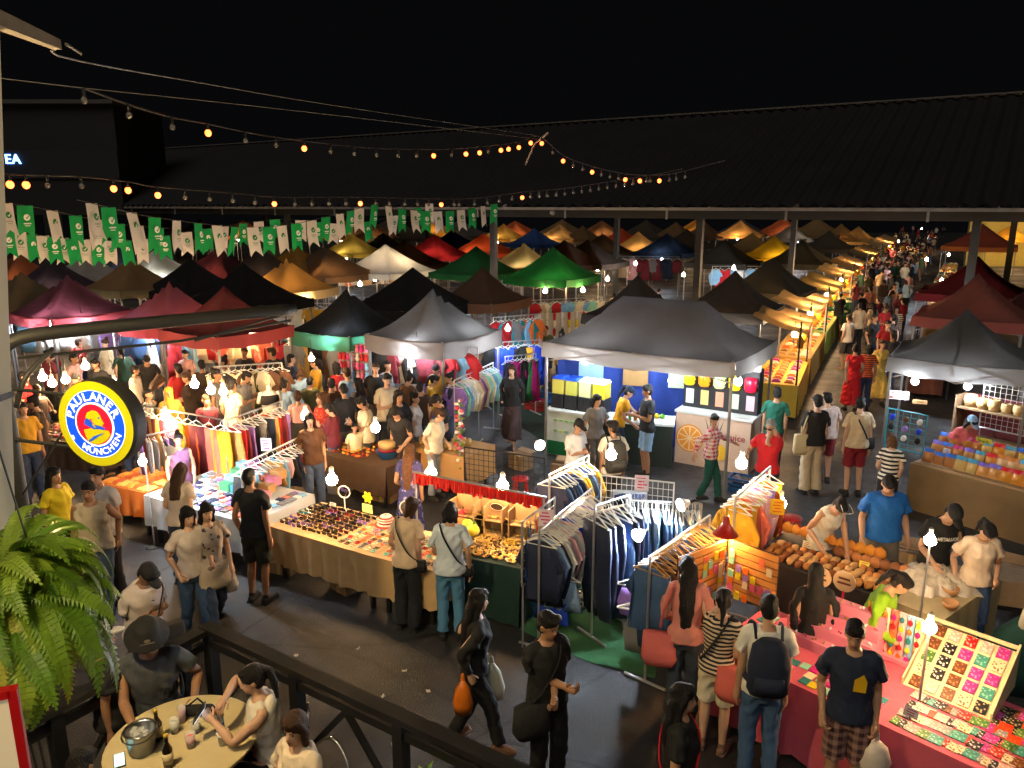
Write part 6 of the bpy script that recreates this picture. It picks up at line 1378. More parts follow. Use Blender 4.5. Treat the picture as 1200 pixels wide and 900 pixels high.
mb = MB(); torso(mb, 0, .86, 1.45); mb.limb([(0, .01, 1.42), (0, .01, 1.52)], [.05, .045]); mb.limb([(.15, 0, 1.39), (.2, 0, 1.25)], [.05, .04]); mb.limb([(-.15, 0, 1.39), (-.2, 0, 1.25)], [.05, .04]); mb.obj('body', pm('#d8d0c4'), mq, True)
mb = MB(); torso(mb, .012, 1.18, 1.40); mb.obj('crop_top', cm('#111114'), mq, True)
mb = MB(); mb.loft([(0, .01, .1, .2, .16), (0, .01, .5, .19, .15), (0, .01, .96, .176, .125), (0, .01, 1.04, .16, .115)], 28); mb.obj('skirt', cm('#c8a260', pattern=('stripev', 30), col2='#a07c42'), mq, True)
MB().loft([(0, .01, .92, .19, .14), (0, .01, 1.05, .17, .125)], 20).obj('sash', cm('#a8561c'), mq, True)
# ---- bags and small leather stall by the arch post
f16 = table('table of small leather goods lit by a cluster of warm bulbs', (22, 510), (112, 522), 1.1, .75, '#3a2a20', .5)
lc = ['maroon', 'brown', 'black', 'tan', 'red', 'orange']
lay(f16, 'leather_pouch', 'lpouch', lambda: MB().ell((0, 0, .03), (.07, .045, .03), 10, 6), [cm(PAL[c], rough=.5) for c in lc], ['%s leather pouch on the warmly lit table' % c for c in lc], 'pouch', 'leather pouches by the arch post', .06, f16.L - .06, 11, .05, 1.0, 7, rj=.6, smooth=True)
for k, (x, y, z, w) in enumerate(((100, 429, 1.75, 24), (61, 449, 1.6, 30), (50, 442, 1.7, 14), (77, 445, 1.65, 14), (134, 449, 1.6, 20), (228, 450, 1.75, 22), (247, 457, 1.7, 30), (262, 459, 1.6, 10), (194, 488, 1.55, 20), (358, 487, 1.6, 20), (389, 562, 1.45, 24), (440, 501, 1.55, 20), (505, 554, 1.5, 18), (589, 569, 1.5, 18), (716, 533, 1.55, 16), (869, 543, 1.7, 16), (915, 590, 1.1, 10))):
    bulb(P(x, y, z), WARM if k not in (14, 15) else NEUT, w, ['warm bulb over the leather pouches by dark shirts', 'brightest warm bulb of the cluster by the arch post', 'small warm bulb at the arch post', 'small warm bulb between two bright ones near the arch post', 'warm bulb just above the round sign', 'warm bulb above the yellow headscarf crowd', 'bright warm bulb over the colourful scarf rail', 'dim warm bulb beside the bright scarf rail bulb', 'warm bulb in front of the yellow and teal scarf', 'warm bulb by the mannequin', 'bright warm bulb over the sunglasses table', 'warm bulb over the fruit and basin stall', 'warm bulb over the plush fruits', 'warm bulb over the wooden display cases', 'warm white bulb over the jeans racks', 'warm white bulb beside the man in the red shirt', 'low warm bulb at the round purses'][k], hang=0 if k > 8 else .25)
# ---- fruit and basin stall, food stall behind the trinkets
f17 = table('brown table of dried goods with a blue basin in the middle of the square', (372, 530), (452, 548), .9, .72, '#4a3626', .5)
lay(f17, 'dried_goods', 'dgoods', lambda: MB().ell((0, 0, .02), (.055, .03, .02), 8, 5), [cm('#d8752a'), cm('#a83a1c'), cm('#6a2a1a'), cm('#c8a040')], ['orange dried fish on the brown table', 'red dried fish on the brown table', 'dark dried fish on the brown table', 'golden dried fish on the brown table'], 'dried fish', 'dried goods on the brown table', .05, f17.L * .62, 8, .1, .85, 6, rj=1, smooth=True)
o = thing('basin', 'blue basin with a dark red cushion on the brown table', 'basin', f17.w(f17.L * .8, .4)); MB().lathe([(.13, 0), (.19, .13), (.2, .135), (.18, .125), (.12, .01)], 20).obj('bowl', pm('#3a7ab8'), o, True); MB().ell((0, 0, .14), (.16, .16, .05)).obj('cushion', cm('#7a1824'), o, True); MB().lathe([(.14, .17), (.15, .26), (.12, .28)], 18).obj('straw_box', mat('straw', 0), o, True)
for k in range(3): p = P(398 + 9 * k, 556 - 4 * k, .3); o = thing('plastic_bag', ['white plastic bag heaped beside the sunglasses bulb', 'clear plastic bag of goods behind the sunglasses', 'grey plastic bag slumped by the brown table'][k], 'bag', (p.x, p.y, 0)); MB().loft([(0, 0, 0, .22, .18), (.02, 0, .25, .27, .22), (0, .02, .5, .16, .14), (.02, .02, .66, .05, .05)], 16).obj('sack', cm(['#b8aa98', '#9a8c78', '#a89c8c'][k], rough=.35, bump=.7, bscale=8), o, True); MB().tube([(-.05, 0, .6), (0, 0, .76), (.05, .02, .6)], .015, 5).obj('handle', cm('#b8aa98'), o)
o = thing('black_sheet', 'black cloth draped over the stall between the low rail and the bags', 'cloth', P(362, 560, 0), -YAW); MB().box((0, .1, .5), (.9, .7, 1.0), taper=.92).obj('drape', cm('#0c0c0d'), o); MB().box((0, .1, 1.01), (.85, .66, .03)).obj('lid', cm('#0c0c0d'), o)
f18 = table('food stall table lined with white cups', (480, 522), (545, 536), .8, .80, '#a8804c', .5)
lay(f18, 'food_cup', 'fcup', lambda: MB().lathe([(.03, 0), (.045, .08), (.03, .085)], 12).ell((0, 0, .09), (.04, .04, .03), 8, 5), [pm('#d8d0b8'), pm('#c8a868')], ['white food cup in the rows at the food stall', 'beige food cup in the rows at the food stall'], 'cup', 'cups at the food stall', .05, f18.L - .3, 8, .1, .7, 3, smooth=True)
o = thing('flower_garland', 'stall post wound with pink and green flowers at the food stall', 'garland', f18.w(f18.L - .12, .02, -.8)); MB().tube([(0, 0, 0), (0, 0, 1.75)], .02, 6).obj('post', ALU, o)
for k in range(46): a = k * 2.4; mobj('flower' if k % 2 else 'leaf', shared('gfl%d' % (k % 2), lambda: MB().ell((0, 0, 0), (.04, .04, .03) if k % 2 else (.05, .025, .015), 7, 5), True), cm(['#d86a80', '#e8d8d0', '#c83048'][k % 3]) if k % 2 else FM[k % 3], o, (.05 * math.cos(a), .05 * math.sin(a), .55 + .026 * k), a)
# ------------------------------------------------------------------ clothes hung under the second row of tents
ROWS = [
 ('row of pale shirts hung under the dark maroon tent', (22, 372), (132, 377), 2.05, 9, ['shirt'], ['white', 'sky blue', 'pale pink', 'white', 'lilac', 'white', 'grey'], 'under the dark maroon tent', True, 1.0),
 ('rail of dark shirts under the middle maroon tent', (140, 382), (225, 388), 2.0, 8, ['shirt', 'dress'], ['navy', 'white', 'black', 'sky blue', 'red', 'denim'], 'under the middle maroon tent', True, 1.0),
 ('rail of tops under the sharp peaked maroon tent', (235, 386), (318, 392), 2.0, 9, ['shirt', 'tank'], ['red', 'coral', 'beige', 'maroon', 'cream', 'orange'], 'under the sharp peaked maroon tent', True, .9),
 ('upper row of shirts in the grey shirt tent', (438, 401), (560, 408), 2.0, 9, ['shirt'], ['maroon', 'white', 'magenta', 'pale pink', 'sky blue', 'white', 'black', 'red'], 'in the upper row of the grey shirt tent', True, 1.0),
 ('lower row of shirts in the grey shirt tent', (452, 432), (540, 436), 1.35, 8, ['shirt'], ['white', 'grey', 'pale pink', 'lilac', 'white', 'sky blue'], 'in the lower row of the grey shirt tent', True, 1.0),
 ('slanting rack of pastel clothes at the corner of the grey shirt tent', (532, 446), (578, 425), 1.5, 14, ['shirt'], ['lilac', 'pale pink', 'mint', 'cream', 'sky blue', 'white'], 'on the slanting pastel rack', False, .9),
 ('rail of bright children\'s clothes beside the brown tent', (578, 372), (632, 368), 2.05, 10, ['shirt'], ['pink', 'magenta', 'sky blue', 'grey', 'orange', 'teal', 'red'], 'on the bright rail by the brown tent', True, .95),
 ('lower rail of clothes beside the brown tent', (572, 402), (634, 398), 1.6, 10, ['shirt', 'trousers'], ['royal blue', 'black', 'pale denim', 'pink', 'mustard', 'black'], 'on the lower rail by the brown tent', True, .95),
 ('bottom rail of long dark clothes beside the drink stall', (592, 418), (628, 414), 1.45, 7, ['dress'], ['magenta', 'black', 'green', 'navy'], 'on the rail beside the drink stall', True, .9),
 ('rail of white sandals and shirts under the bright green tent', (622, 352), (706, 348), 1.9, 12, ['shirt', 'tank'], ['white', 'cream', 'red', 'beige', 'sky blue', 'mint'], 'under the bright green tent', True, .8),
 ('row of dresses under the beige tent', (712, 300), (796, 301), 2.1, 12, ['dress', 'shirt'], ['white', 'maroon', 'grey', 'navy', 'beige', 'pale pink'], 'under the beige tent', True, 1.0),
 ('rail of pale shirts behind the black tents', (398, 312), (462, 309), 2.05, 9, ['shirt'], ['white', 'coral', 'beige', 'navy', 'cream'], 'behind the black tents', True, 1.1),
 ('row of brown bags and shirts by the black tent with the green edge', (338, 396), (396, 400), 1.95, 8, ['cloth', 'shirt'], ['black', 'grey', 'tan', 'brown'], 'by the black tent with the green edge', True, .9),
 ('rail of clothes under the tan yellow tent', (286, 352), (392, 356), 2.0, 11, ['shirt', 'bag'], ['cream', 'orange', 'tan', 'mustard', 'brown', 'white'], 'under the tan yellow tent', True, .95),
 ('rack of mixed clothes behind the crowd near the mannequin', (250, 430), (330, 425), 1.75, 12, ['dress', 'shirt'], ['beige', 'brown', 'black', 'red', 'cream', 'olive'], 'on the rack behind the crowd', True, .95),
 ('row of dark clothes under the tan tents by the arch post', (20, 360), (110, 362), 2.0, 10, ['shirt'], ['black', 'navy', 'maroon', 'grey', 'white'], 'under the tan tents', True, 1.0),
 ('rail of clothes under the far khaki tents', (835, 312), (905, 312), 2.0, 10, ['shirt', 'dress'], ['white', 'navy', 'red', 'sky blue'], 'under the khaki tents', True, 1.1),
]
for lb, A, B, z, n, kinds, cols, where, face, sc in ROWS:
    rack(lb, A, B, z, n, kinds, cols, where, 'clothes ' + where, face=face, sc=sc)
# toy stall: a board of small hanging toys
a, b = P(396, 402, 1.95), P(432, 405, 1.95); d = b - a; L = d.length; rz = math.atan2(d.y, d.x)
o = thing('toy_board', 'board of pink and lilac hanging toys by the green edged tent', 'display board', (a.x, a.y, 0), rz); MB().box((L / 2, .03, 1.25), (L, .02, 1.45)).obj('panel', pm('#8a7a78'), o)
for s in (0, 1): MB().box((L * s, .05, .95), (.03, .03, 1.9)).obj('post', ALU, o)
M = Matrix.Translation(o.location) @ Matrix.Rotation(rz, 4, 'Z')
for i in range(7):
    for j in range(7):
        c = rnd.choice(['pink', 'lilac', 'pale pink', 'white', 'magenta', 'red', 'sky blue']); one('hanging_toy', 'htoy', lambda: MB().ell((0, 0, 0), (.05, .035, .06), 8, 6).ell((0, 0, .075), (.04, .035, .035), 8, 5), cm(PAL[c]), '%s stuffed toy on the toy board' % c, 'toy', M @ Vector((L * (i + .5) / 7, -.03, 1.85 - .19 * j)), rz, 'toys on the toy board', smooth=True)
# slippers under the green tent
a, b = P(628, 372, 1.5), P(705, 368, 1.5); d = b - a; L = d.length; rz = math.atan2(d.y, d.x); o = thing('shoe_board', 'white board of slippers under the bright green tent', 'display board', (a.x, a.y, 0), rz); MB().box((L / 2, .04, 1.15), (L, .02, .9)).obj('panel', pm('#b8b0a0'), o)
for s in (0, 1): MB().box((L * s, .06, .8), (.03, .03, 1.6)).obj('post', ALU, o)
M = Matrix.Translation(o.location) @ Matrix.Rotation(rz, 4, 'Z')
for i in range(9):
    for j in range(4): c = rnd.choice(['white', 'cream', 'yellow', 'sky blue', 'red']); one('slipper', 'slip', lambda: MB().loft([(0, 0, -.12, .03, .02), (0, 0, -.04, .045, .025), (0, 0, .06, .05, .03), (0, 0, .12, .03, .02)], 10), cm(PAL[c]), '%s slipper on the slipper board' % c, 'slipper', M @ Vector((L * (i + .5) / 9, .0, 1.5 - .24 * j)), rz, 'slippers under the green tent', smooth=True)
# ------------------------------------------------------------------ food aisle: stalls on its tent side, running away
def aisle_table(lb, A, B, D, cloth, drop=.75): return table(lb, A, B, D, .80, cloth, drop)
AI = [((934, 452), (946, 424), '#c8a030', 'yellow clothed snack table at the mouth of the food aisle', ['orange', 'cream', 'magenta', 'tan']), ((949, 420), (966, 392), '#a8823a', 'tan fronted food table with sloping trays in the aisle', ['tan', 'orange', 'cream', 'mustard']), ((968, 389), (984, 366), '#98a848', 'lime clothed fruit table in the food aisle', ['yellow', 'green', 'orange', 'mustard']), ((986, 363), (996, 349), '#1c5a3a', 'dark green clothed juice table in the food aisle', ['yellow', 'orange', 'green']), ((998, 347), (1012, 332), '#c89838', 'golden clothed table further along the food aisle', ['orange', 'cream', 'yellow']), ((1014, 330), (1030, 314), '#b87830', 'amber clothed table deep in the food aisle', ['orange', 'cream', 'coral']), ((1032, 312), (1050, 296), '#c8a860', 'cream clothed table deep in the food aisle', ['yellow', 'cream', 'coral'])]
for k, (A, B, c, lb, gc_) in enumerate(AI):
    f = aisle_table(lb, A, B, 1.0, c)
    nx = min(8, max(3, int(f.L / .22)))
    lay(f, 'food_tray', 'tray', lambda: MB().box((0, 0, .015), (.17, .2, .03)).box((0, 0, .045), (.14, .17, .04), taper=.7), [pm(PAL[q]) for q in gc_], ['%s food tray on the %s' % (q, ' '.join(lb.split()[:4])) for q in gc_], 'tray', 'food trays in the aisle', .08, f.L - .05, nx, .06, .9, 3 if k < 4 else 2, rj=.1)
    for e in (0, 1): q = f.w(f.L * e, .02, -.8); mb = MB(); mb.tube([(0, 0, 0), (0, 0, 2.25)], .02, 6); tag(mb.obj('stall_post', pm('#c8c0a8') if k % 2 else BK, loc=q), '%s post at the %s end of the %s' % ('pale' if k % 2 else 'dark', 'near' if not e else 'far', ' '.join(lb.split()[:4])), 'post')
    # a small sloping awning over the table
    o = thing('stall_awning', 'tan tarpaulin awning over the %s' % ' '.join(lb.split()[:4]), 'awning', f.w(0, 0, -.804), f.rz)
    MB().grid(lambda u, v: (f.L * u, -.12 + 1.2 * v, 1.98 + .36 * v - .05 * math.sin(math.pi * v) + .03 * math.sin(u * 14 + k)), 14, 6).obj('sheet', cm(['#a08458', '#b89a68', '#8a7448'][k % 3], trans=.5), o, True)
    MB().tube([(0, -.1, 1.97), (f.L, -.1, 1.97)], .014, 6).obj('front_bar', ALU, o)
    for t in ((.35, .75) if k < 4 else (.5,)): bulb(f.w(f.L * t, .22, 1.0), WARM, 30 if k < 4 else 55, ['warm bulb under the awning of the %s' % ' '.join(lb.split()[:4]), 'second warm bulb under the awning of the %s' % ' '.join(lb.split()[:4])][0 if t < .6 else 1], hang=.16)
    for i in range(3): one('hanging_snack', 'hsn', lambda: MB().loft([(0, 0, -.3, .07, .05), (0, 0, -.12, .09, .07), (0, 0, 0, .02, .02)], 10), pm(['#d89018', '#c8b020', '#b85020'][i]), '%s snack bundle hung over the %s' % (['orange', 'yellow', 'rust'][i], ' '.join(lb.split()[:4])), 'snack', f.w(f.L * (.2 + .3 * i), .05, 1.05), 0, None, 1, True)
g_ = P(975, 440, 0); 
for k in range(3): p = P(983 + 5 * k, 392 - 14 * k, 0); o = thing('drink_barrel', ['dark green drink barrel standing in the food aisle', 'second green barrel behind the first in the aisle', 'third green barrel by the aisle crowd'][k], 'barrel', p); MB().lathe([(.24, 0), (.27, .4), (.24, .85), (.22, .86)], 16).obj('drum', pm('#0f4a2a'), o, True); MB().lathe([(.25, .86), (.25, .9), (.1, .93)], 16).obj('lid', pm('#b8c8a0'), o, True)
# outer side of the aisle: stall fronts below the red tents
for k, (A, B, c, lb) in enumerate((((1062, 428), (1078, 395), '#6a3a28', 'brown stall table under the salmon red tent'), ((1080, 372), (1092, 345), '#8a6a40', 'tan stall table under the deep red tent'), ((1094, 330), (1106, 308), '#b89a60', 'sand clothed table under the rust tent'))):
    f = table(lb, A, B, -.9, .8, c, .7); lay(f, 'goods_box', 'gbox', lambda: MB().box((0, 0, .05), (.16, .16, .1)), [pm(PAL[q]) for q in ('red', 'cream', 'teal', 'mustard')], ['%s box on the %s' % (q, ' '.join(lb.split()[:3])) for q in ('red', 'cream', 'teal', 'mustard')], 'box', 'boxes on the outer aisle tables', .1, f.L - .1, min(7, max(3, int(f.L / .3))), -.85, -.1, 3, rj=.3)
    bulb(f.w(f.L * .5, -.4, 1.0), WARM if k else COOL, 26, ['cool white bulb under the salmon red tent', 'warm bulb under the deep red tent', 'warm bulb under the rust tent'][k])
for k, (x, y, z, w, c, lb) in enumerate(((1072, 447, 1.95, 16, COOL, 'cool white bulb over the teal rack of the snack stall'), (1134, 453, 1.9, 18, COOL, 'cool white bulb over the snack bags'), (400, 397, 2.0, 24, COOL, 'cool white bulb beside the toy board'), (489, 410, 1.95, 26, COOL, 'cool white bulb in the grey shirt tent'), (545, 402, 1.95, 30, COOL, 'bright cool bulb at the corner of the grey shirt tent'), (359, 352, 2.0, 30, WARM, 'warm bulb under the tan yellow tent'), (310, 350, 2.0, 30, WARM, 'second warm bulb under the tan yellow tent'), (422, 333, 2.0, 32, COOL, 'cool white bulb behind the black tents'), (462, 316, 2.1, 36, WARM, 'warm bulb by the hanging hats'),
    (639, 341, 2.0, 34, WARM, 'warm bulb at the corner of the bright green tent'), (683, 340, 2.0, 28, WARM, 'warm bulb under the bright green tent'), (712, 327, 2.0, 34, WARM, 'warm bulb between the green tent and the dresses'), (801, 322, 1.9, 34, WARM, 'warm bulb beside the dresses and the hall column'), (745, 309, 2.1, 34, COOL, 'cool white bulb over the dresses'), (96, 378, 2.0, 34, COOL, 'cool white bulb among the pale shirts'), (60, 379, 2.0, 28, COOL, 'second cool white bulb among the pale shirts'), (172, 392, 1.9, 24, COOL, 'cool white bulb under the middle maroon tent'), (214, 386, 2.0, 24, WARM, 'warm bulb under the middle maroon tent'), (285, 396, 1.9, 24, WARM, 'warm bulb under the sharp peaked maroon tent'), (595, 385, 2.0, 22, COOL, 'cool white bulb at the bright rail by the brown tent'), (950, 372, 1.9, 14, WARM, 'warm bulb at a corner awning of the food aisle'), (1053, 283, 2.1, 60, WARM, 'warm bulb far down the food aisle'), (1080, 268, 2.3, 90, WARM, 'warm bulb at the far end of the crowd'), (1086, 304, 2.1, 40, COOL, 'cool white bulb deep in the food aisle crowd'), (860, 314, 2.1, 40, COOL, 'cool white bulb under the khaki tents'), (365, 420, 1.9, 18, WARM, 'warm bulb behind the crowd near the mannequin'), (152, 312, 2.1, 34, WARM, 'warm bulb under the tan tent behind the maroon row'), (556, 330, 2.0, 26, WARM, 'warm bulb under the brown tent'))):
    bulb(P(x, y, z), c, w, lb, r=.055 if y > 380 else .07)
# ------------------------------------------------------------------ the people told apart in the photograph
def at(px, py, h=1.68, z=0.0):                        # stand a person so that the head's middle falls on this pixel
    p = P(px, py, z + h * .945); return Vector((p.x, p.y, z))
B_ = ('jeans', '#1f2c48'); BLK = '#0f0f11'; WH = '#d4d0c8'
pers = {}
def per(key, label, px, py, face, pose=None, h=1.68, z=0, **k):
    pers[key] = person(label, at(px, py, h, z), face, pose, h=h, **k); return pers[key]
mix = lambda a, **k: {**a, **k}
per('walker', 'woman in black with very long hair walking past with orange bags', 556, 700, 100, mix(WALK, armL=(.20, -.05, 1.02), armR=(.22, .10, .98), head=(4, 12)), h=1.60, top=('longsleeve', BLK), bottom=('trousers', BLK), hair=('verylong', 'black'), fem=True, skin=0, grip=1, shoes='#6a4a38')
per('folded', 'man in a black t shirt standing with his forearms crossed', 643, 728, 25, mix(FOLD, head=(14, 25)), h=1.70, top=('tshirt', BLK), bottom=('trousers', BLK), skin=2, grip=1)
per('redstrap', 'woman in a black top with a red shoulder strap looking sideways', 800, 818, 75, mix(STAND, head=(2, 5)), h=1.60, top=('tshirt', BLK), bottom=('trousers', BLK), hair=('long', 'black'), fem=True, skin=1)
per('backpack', 'man in a white t shirt and jeans wearing a navy backpack', 902, 712, 170, mix(STAND, head=(14, -10)), h=1.72, top=('tshirt', WH), bottom=('jeans', '#3a567c'), skin=1)
per('striped', 'woman in a striped shirt and white shorts with a coral bag', 846, 702, 150, mix(CHIN, head=(16, 15)), h=1.58, top=('tshirt', '#c9b49a'), tmat=cm('#c9b49a', pattern=('stripeh', 26), col2='#1a1418'), bottom=('shorts', '#cfc6ae'), hair=('pony', 'black'), fem=True, skin=0, grip=1, shoes='#7a5a4a')
per('longhair', 'woman with very long hair in a pink top bending to the slat boards', 808, 668, 165, mix(LOOK, lean=16), h=1.62, top=('longsleeve', '#c07a70'), bottom=('jeans', '#2a3442'), hair=('verylong', 'black'), fem=True, skin=0)
per('navyboy', 'young man in a navy t shirt with a yellow chest print', 1006, 740, -18, mix(STAND, head=(12, -10), armR=(.23, -.08, .885), armL=(.23, -.04, .88)), h=1.72, top=('tshirt', '#17223a'), bottom=('shorts', '#3a1c22'), bmat=cm('#3a1c22', pattern=('plaid', 14), col2='#8a6a60'), hair=('short', 'black'), skin=1, grip=1)
per('lime', 'vendor in a lime green shirt leaning over the pink counter', 1036, 668, 50, mix(REACH, lean=16, head=(20, 10), armL=(.14, -.4, 1.0), armR=(.2, -.3, 1.0)), h=1.60, top=('longsleeve', '#6f9a12'), bottom=('trousers', '#24242a'), hair=('pony', 'black'), fem=True, skin=1)
per('hijab', 'seller in a black headscarf and black clothes behind the pink steps', 958, 672, 170, mix(STAND, head=(15, -10)), h=1.52, top=('longsleeve', '#0b0b0d'), bottom=('skirt', '#0b0b0d'), hair=('hijab', '#0b0b0d'), fem=True, skin=1)
per('blue', 'stout man in a bright blue t shirt looking down', 1042, 562, -5, mix(STAND, head=(34, -15), armL=(.27, -.08, .92), armR=(.27, -.05, .92)), h=1.72, top=('loose', '#0f5aa8'), bottom=('shorts', '#6a625a'), hair=('short', 'black'), skin=1, fat=1.0)
per('band', 'man in a black METALLICA t shirt and black cap bending over a table', 1104, 588, 5, mix(LOOK, lean=18, head=(30, 0), armL=(.22, -.3, .95), armR=(.2, -.25, 1.0)), h=1.70, top=('tshirt', '#101012'), bottom=('jeans', '#1c2230'), hair=('crop', 'black'), hat=('cap', '#0c0c0e'), skin=1)
per('whitetee', 'woman in a cream scoop neck t shirt and jeans looking down', 1153, 612, -15, mix(PHONE, lean=10, head=(36, 15), armL=(.15, -.2, 1.05), armR=(.22, -.05, .92)), h=1.62, top=('tshirt', '#cdb8a0'), bottom=('jeans', '#33476a'), hair=('pony', 'black'), fem=True, skin=1)
per('reach', 'woman in a white sleeveless top reaching down to the purse table', 972, 572, 10, mix(REACH, lean=30, armL=(.1, -.5, .85)), h=1.62, top=('tank', '#d8d4c8'), bottom=('skirt', '#c8c0b0'), hair=('bun', 'black'), fem=True, skin=1)
per('redpolo', 'man with glasses in a red polo shirt with his hand at his mouth', 903, 498, -40, mix(CHIN, armR=(.3, -.25, 1.15), head=(10, 0)), h=1.70, top=('tshirt', '#b81420'), bottom=('jeans', '#22304a'), hair=('crop', 'grey'), skin=1, grip=1)
per('greenman', 'man in a dark green shirt behind the man in the red polo', 910, 460, 160, STAND, h=1.68, top=('tshirt', '#0f5a48'), bottom=('jeans', '#1c2c48'), skin=1)
per('tote', 'person in a black t shirt and beige trousers with a cream tote bag', 958, 470, 185, STAND, h=1.72, top=('loose', '#121214'), bottom=('wide', '#b8a88a'), hair=('crop', 'black'), hat=('cap', '#101114'), skin=0)
per('greyt', 'person in a pinkish white t shirt beside the cream tote bag', 972, 466, 175, STAND, h=1.64, top=('loose', '#b8a49c'), bottom=('shorts', '#7a2430'), skin=0)
per('redshorts', 'person in a beige shirt and dark red shorts with a black sling bag', 1009, 472, 175, mix(STAND, head=(10, -25)), h=1.72, top=('loose', '#c0ae90'), bottom=('shorts', '#7a1422'), hair=('short', 'black'), skin=0)
per('zebra', 'child with light brown hair in a black and white striped shirt at the teal rack', 1046, 517, 150, LOOK, h=1.42, top=('tshirt', '#d0ccc4'), tmat=cm('#d0ccc4', pattern=('stripeh', 16), col2='#141416'), bottom=('shorts', '#1c1c20'), hair=('bob', 'auburn'), skin=0, fem=True)
per('reddress', 'woman in a long red dress walking up the food aisle', 1003, 408, 165, WALK2, h=1.64, top=('dress', '#b80c14'), bottom=None, hair=('bun', 'black'), fem=True, skin=1)
per('yellowdress', 'woman in a pale yellow dress coming down the food aisle', 1034, 402, 0, WALK2, h=1.64, top=('dress', '#c8a850'), bottom=None, hair=('pony', 'brown'), fem=True, skin=1)
per('orangestripe', 'person in an orange striped top next to the red dress', 1018, 408, 170, STAND, h=1.60, top=('tshirt', '#c85a24'), tmat=cm('#c85a24', pattern=('stripeh', 20), col2='#5a1c14'), bottom=B_, skin=2, hair=('bob', 'black'), fem=True)
per('whitetop_aisle', 'man in a cream t shirt with a black bag strap in the aisle', 1008, 358, 185, STAND, h=1.72, top=('tshirt', '#c8b088'), bottom=('trousers', BLK), skin=1)
per('blacktop_aisle', 'man in a black shirt with a white print in the food aisle', 1026, 372, 30, STAND, h=1.74, top=('tshirt', '#101116'), bottom=B_, skin=1)
per('beestripe', 'woman in a black and cream striped top in the food aisle', 1052, 362, -10, STAND, h=1.66, top=('tshirt', '#d0b890'), tmat=cm('#d0b890', pattern=('stripeh', 16), col2='#141214'), bottom=B_, skin=1, fem=True, hair=('long', 'black'))
per('pinkaisle', 'person in a pink shirt seen from behind in the aisle', 1020, 338, 180, STAND, h=1.70, top=('longsleeve', '#c8806c'), bottom=B_, skin=1)
per('plaid', 'boy in a red plaid shirt and green trousers stretching out his arms', 836, 490, 60, mix(WALK2, armL=(.42, -.3, 1.12), armR=(.40, .25, 1.02), head=(8, -60)), h=1.52, top=('longsleeve', '#b02838'), tmat=cm('#b02838', pattern=('plaid', 16), col2='#d8c8c8'), bottom=('trousers', '#0f4a40'), skin=1)
per('shortsman', 'man in a black t shirt and denim shorts in profile at the drink stall', 760, 457, -80, mix(BACKHOLD, armR=(.16, -.28, 1.15)), h=1.72, top=('tshirt', '#0f141c'), bottom=('shorts', '#6f92b4'), skin=2)
per('seller', 'drink seller in a yellow t shirt and dark blue cap', 731, 456, 80, mix(REACH, lean=8), h=1.60, top=('tshirt', '#c89010'), bottom=B_, hair=('pony', 'black'), hat=('cap', '#1c3048'), fem=True, skin=1)
per('greywoman', 'woman with long hair in a grey top by the drink counter', 699, 468, 20, mix(BACKHOLD, head=(8, 10)), h=1.60, top=('tshirt', '#6a6866'), bottom=('trousers', '#55504c'), hair=('long', 'black'), fem=True, skin=1)
per('whitephone', 'person in a white t shirt and black cap holding up a phone', 675, 496, 40, PHONE, h=1.60, top=('loose', '#ccd0d4'), bottom=('jeans', '#a8b4c0'), hair=('crop', 'black'), hat=('cap', '#101014'), skin=1)
per('vest', 'person in a white shirt with a dark grey harness backpack', 718, 500, -165, mix(STAND, head=(8, 40)), h=1.66, top=('tshirt', '#cfcabc'), bottom=('trousers', '#2a2a2e'), hair=('short', 'black'), skin=2)
per('tank', 'muscular man in a beige tank top walking toward the terrace', 104, 572, 10, WALK2, h=1.72, top=('tank', '#cdbd9c'), bottom=('jeans', '#5a6a7a'), hair=('crop', 'black'), skin=2, fat=.98)
per('redprint', 'man in a white t shirt with a red print behind the tank top man', 116, 556, -10, STAND, h=1.74, top=('tshirt', '#c8c4c0'), bottom=('trousers', '#2a2a30'), skin=1)
per('yellowtee', 'woman in a yellow t shirt in profile beside the arch post', 64, 556, 75, STAND, h=1.62, top=('tshirt', '#c8b414'), bottom=('trousers', BLK), hair=('long', 'black'), fem=True, skin=1)
per('postdark', 'woman in dark clothes half hidden by the arch post', 15, 592, 20, STAND, h=1.62, top=('tshirt', '#1c1818'), bottom=('trousers', BLK), hair=('long', 'black'), fem=True, skin=2)
per('longback', 'woman with brown long hair in a cream top leaning at the wallet table', 205, 552, 175, LOOK, h=1.62, top=('tshirt', '#c8b8a8'), bottom=('jeans', '#3a4660'), hair=('long', 'brown'), fem=True, skin=0)
per('totegirl', 'woman in a white t shirt carrying a large cream tote bag', 218, 602, 45, mix(WALK2, armL=(.2, -.2, 1.02), head=(4, 10)), h=1.62, top=('tshirt', '#c8bcb4'), bottom=('jeans', '#2a4468'), hair=('bob', 'black'), fem=True, skin=0, grip=1)
per('greygirl', 'woman in a printed grey top walking beside the tote bag woman', 241, 596, 40, WALK, h=1.62, top=('tshirt', '#b0a498'), tmat=cm('#b0a498', pattern=('dots', 14), col2='#3a3a44'), bottom=('jeans', '#1f3050'), hair=('long', 'black'), fem=True, skin=0)
per('navyback', 'man in a dark navy t shirt seen from behind at the wallet table', 293, 558, 165, STAND, h=1.74, top=('tshirt', '#12161c'), bottom=('shorts', '#22261c'), hair=('crop', 'black'), skin=2)
per('creamback', 'woman in a cream top with a black crossbody strap at the trinkets', 474, 594, 160, mix(LOOK, head=(15, -30)), h=1.60, top=('tshirt', '#cbb398'), bottom=('wide', '#171c22'), hair=('bob', 'brown'), fem=True, skin=0)
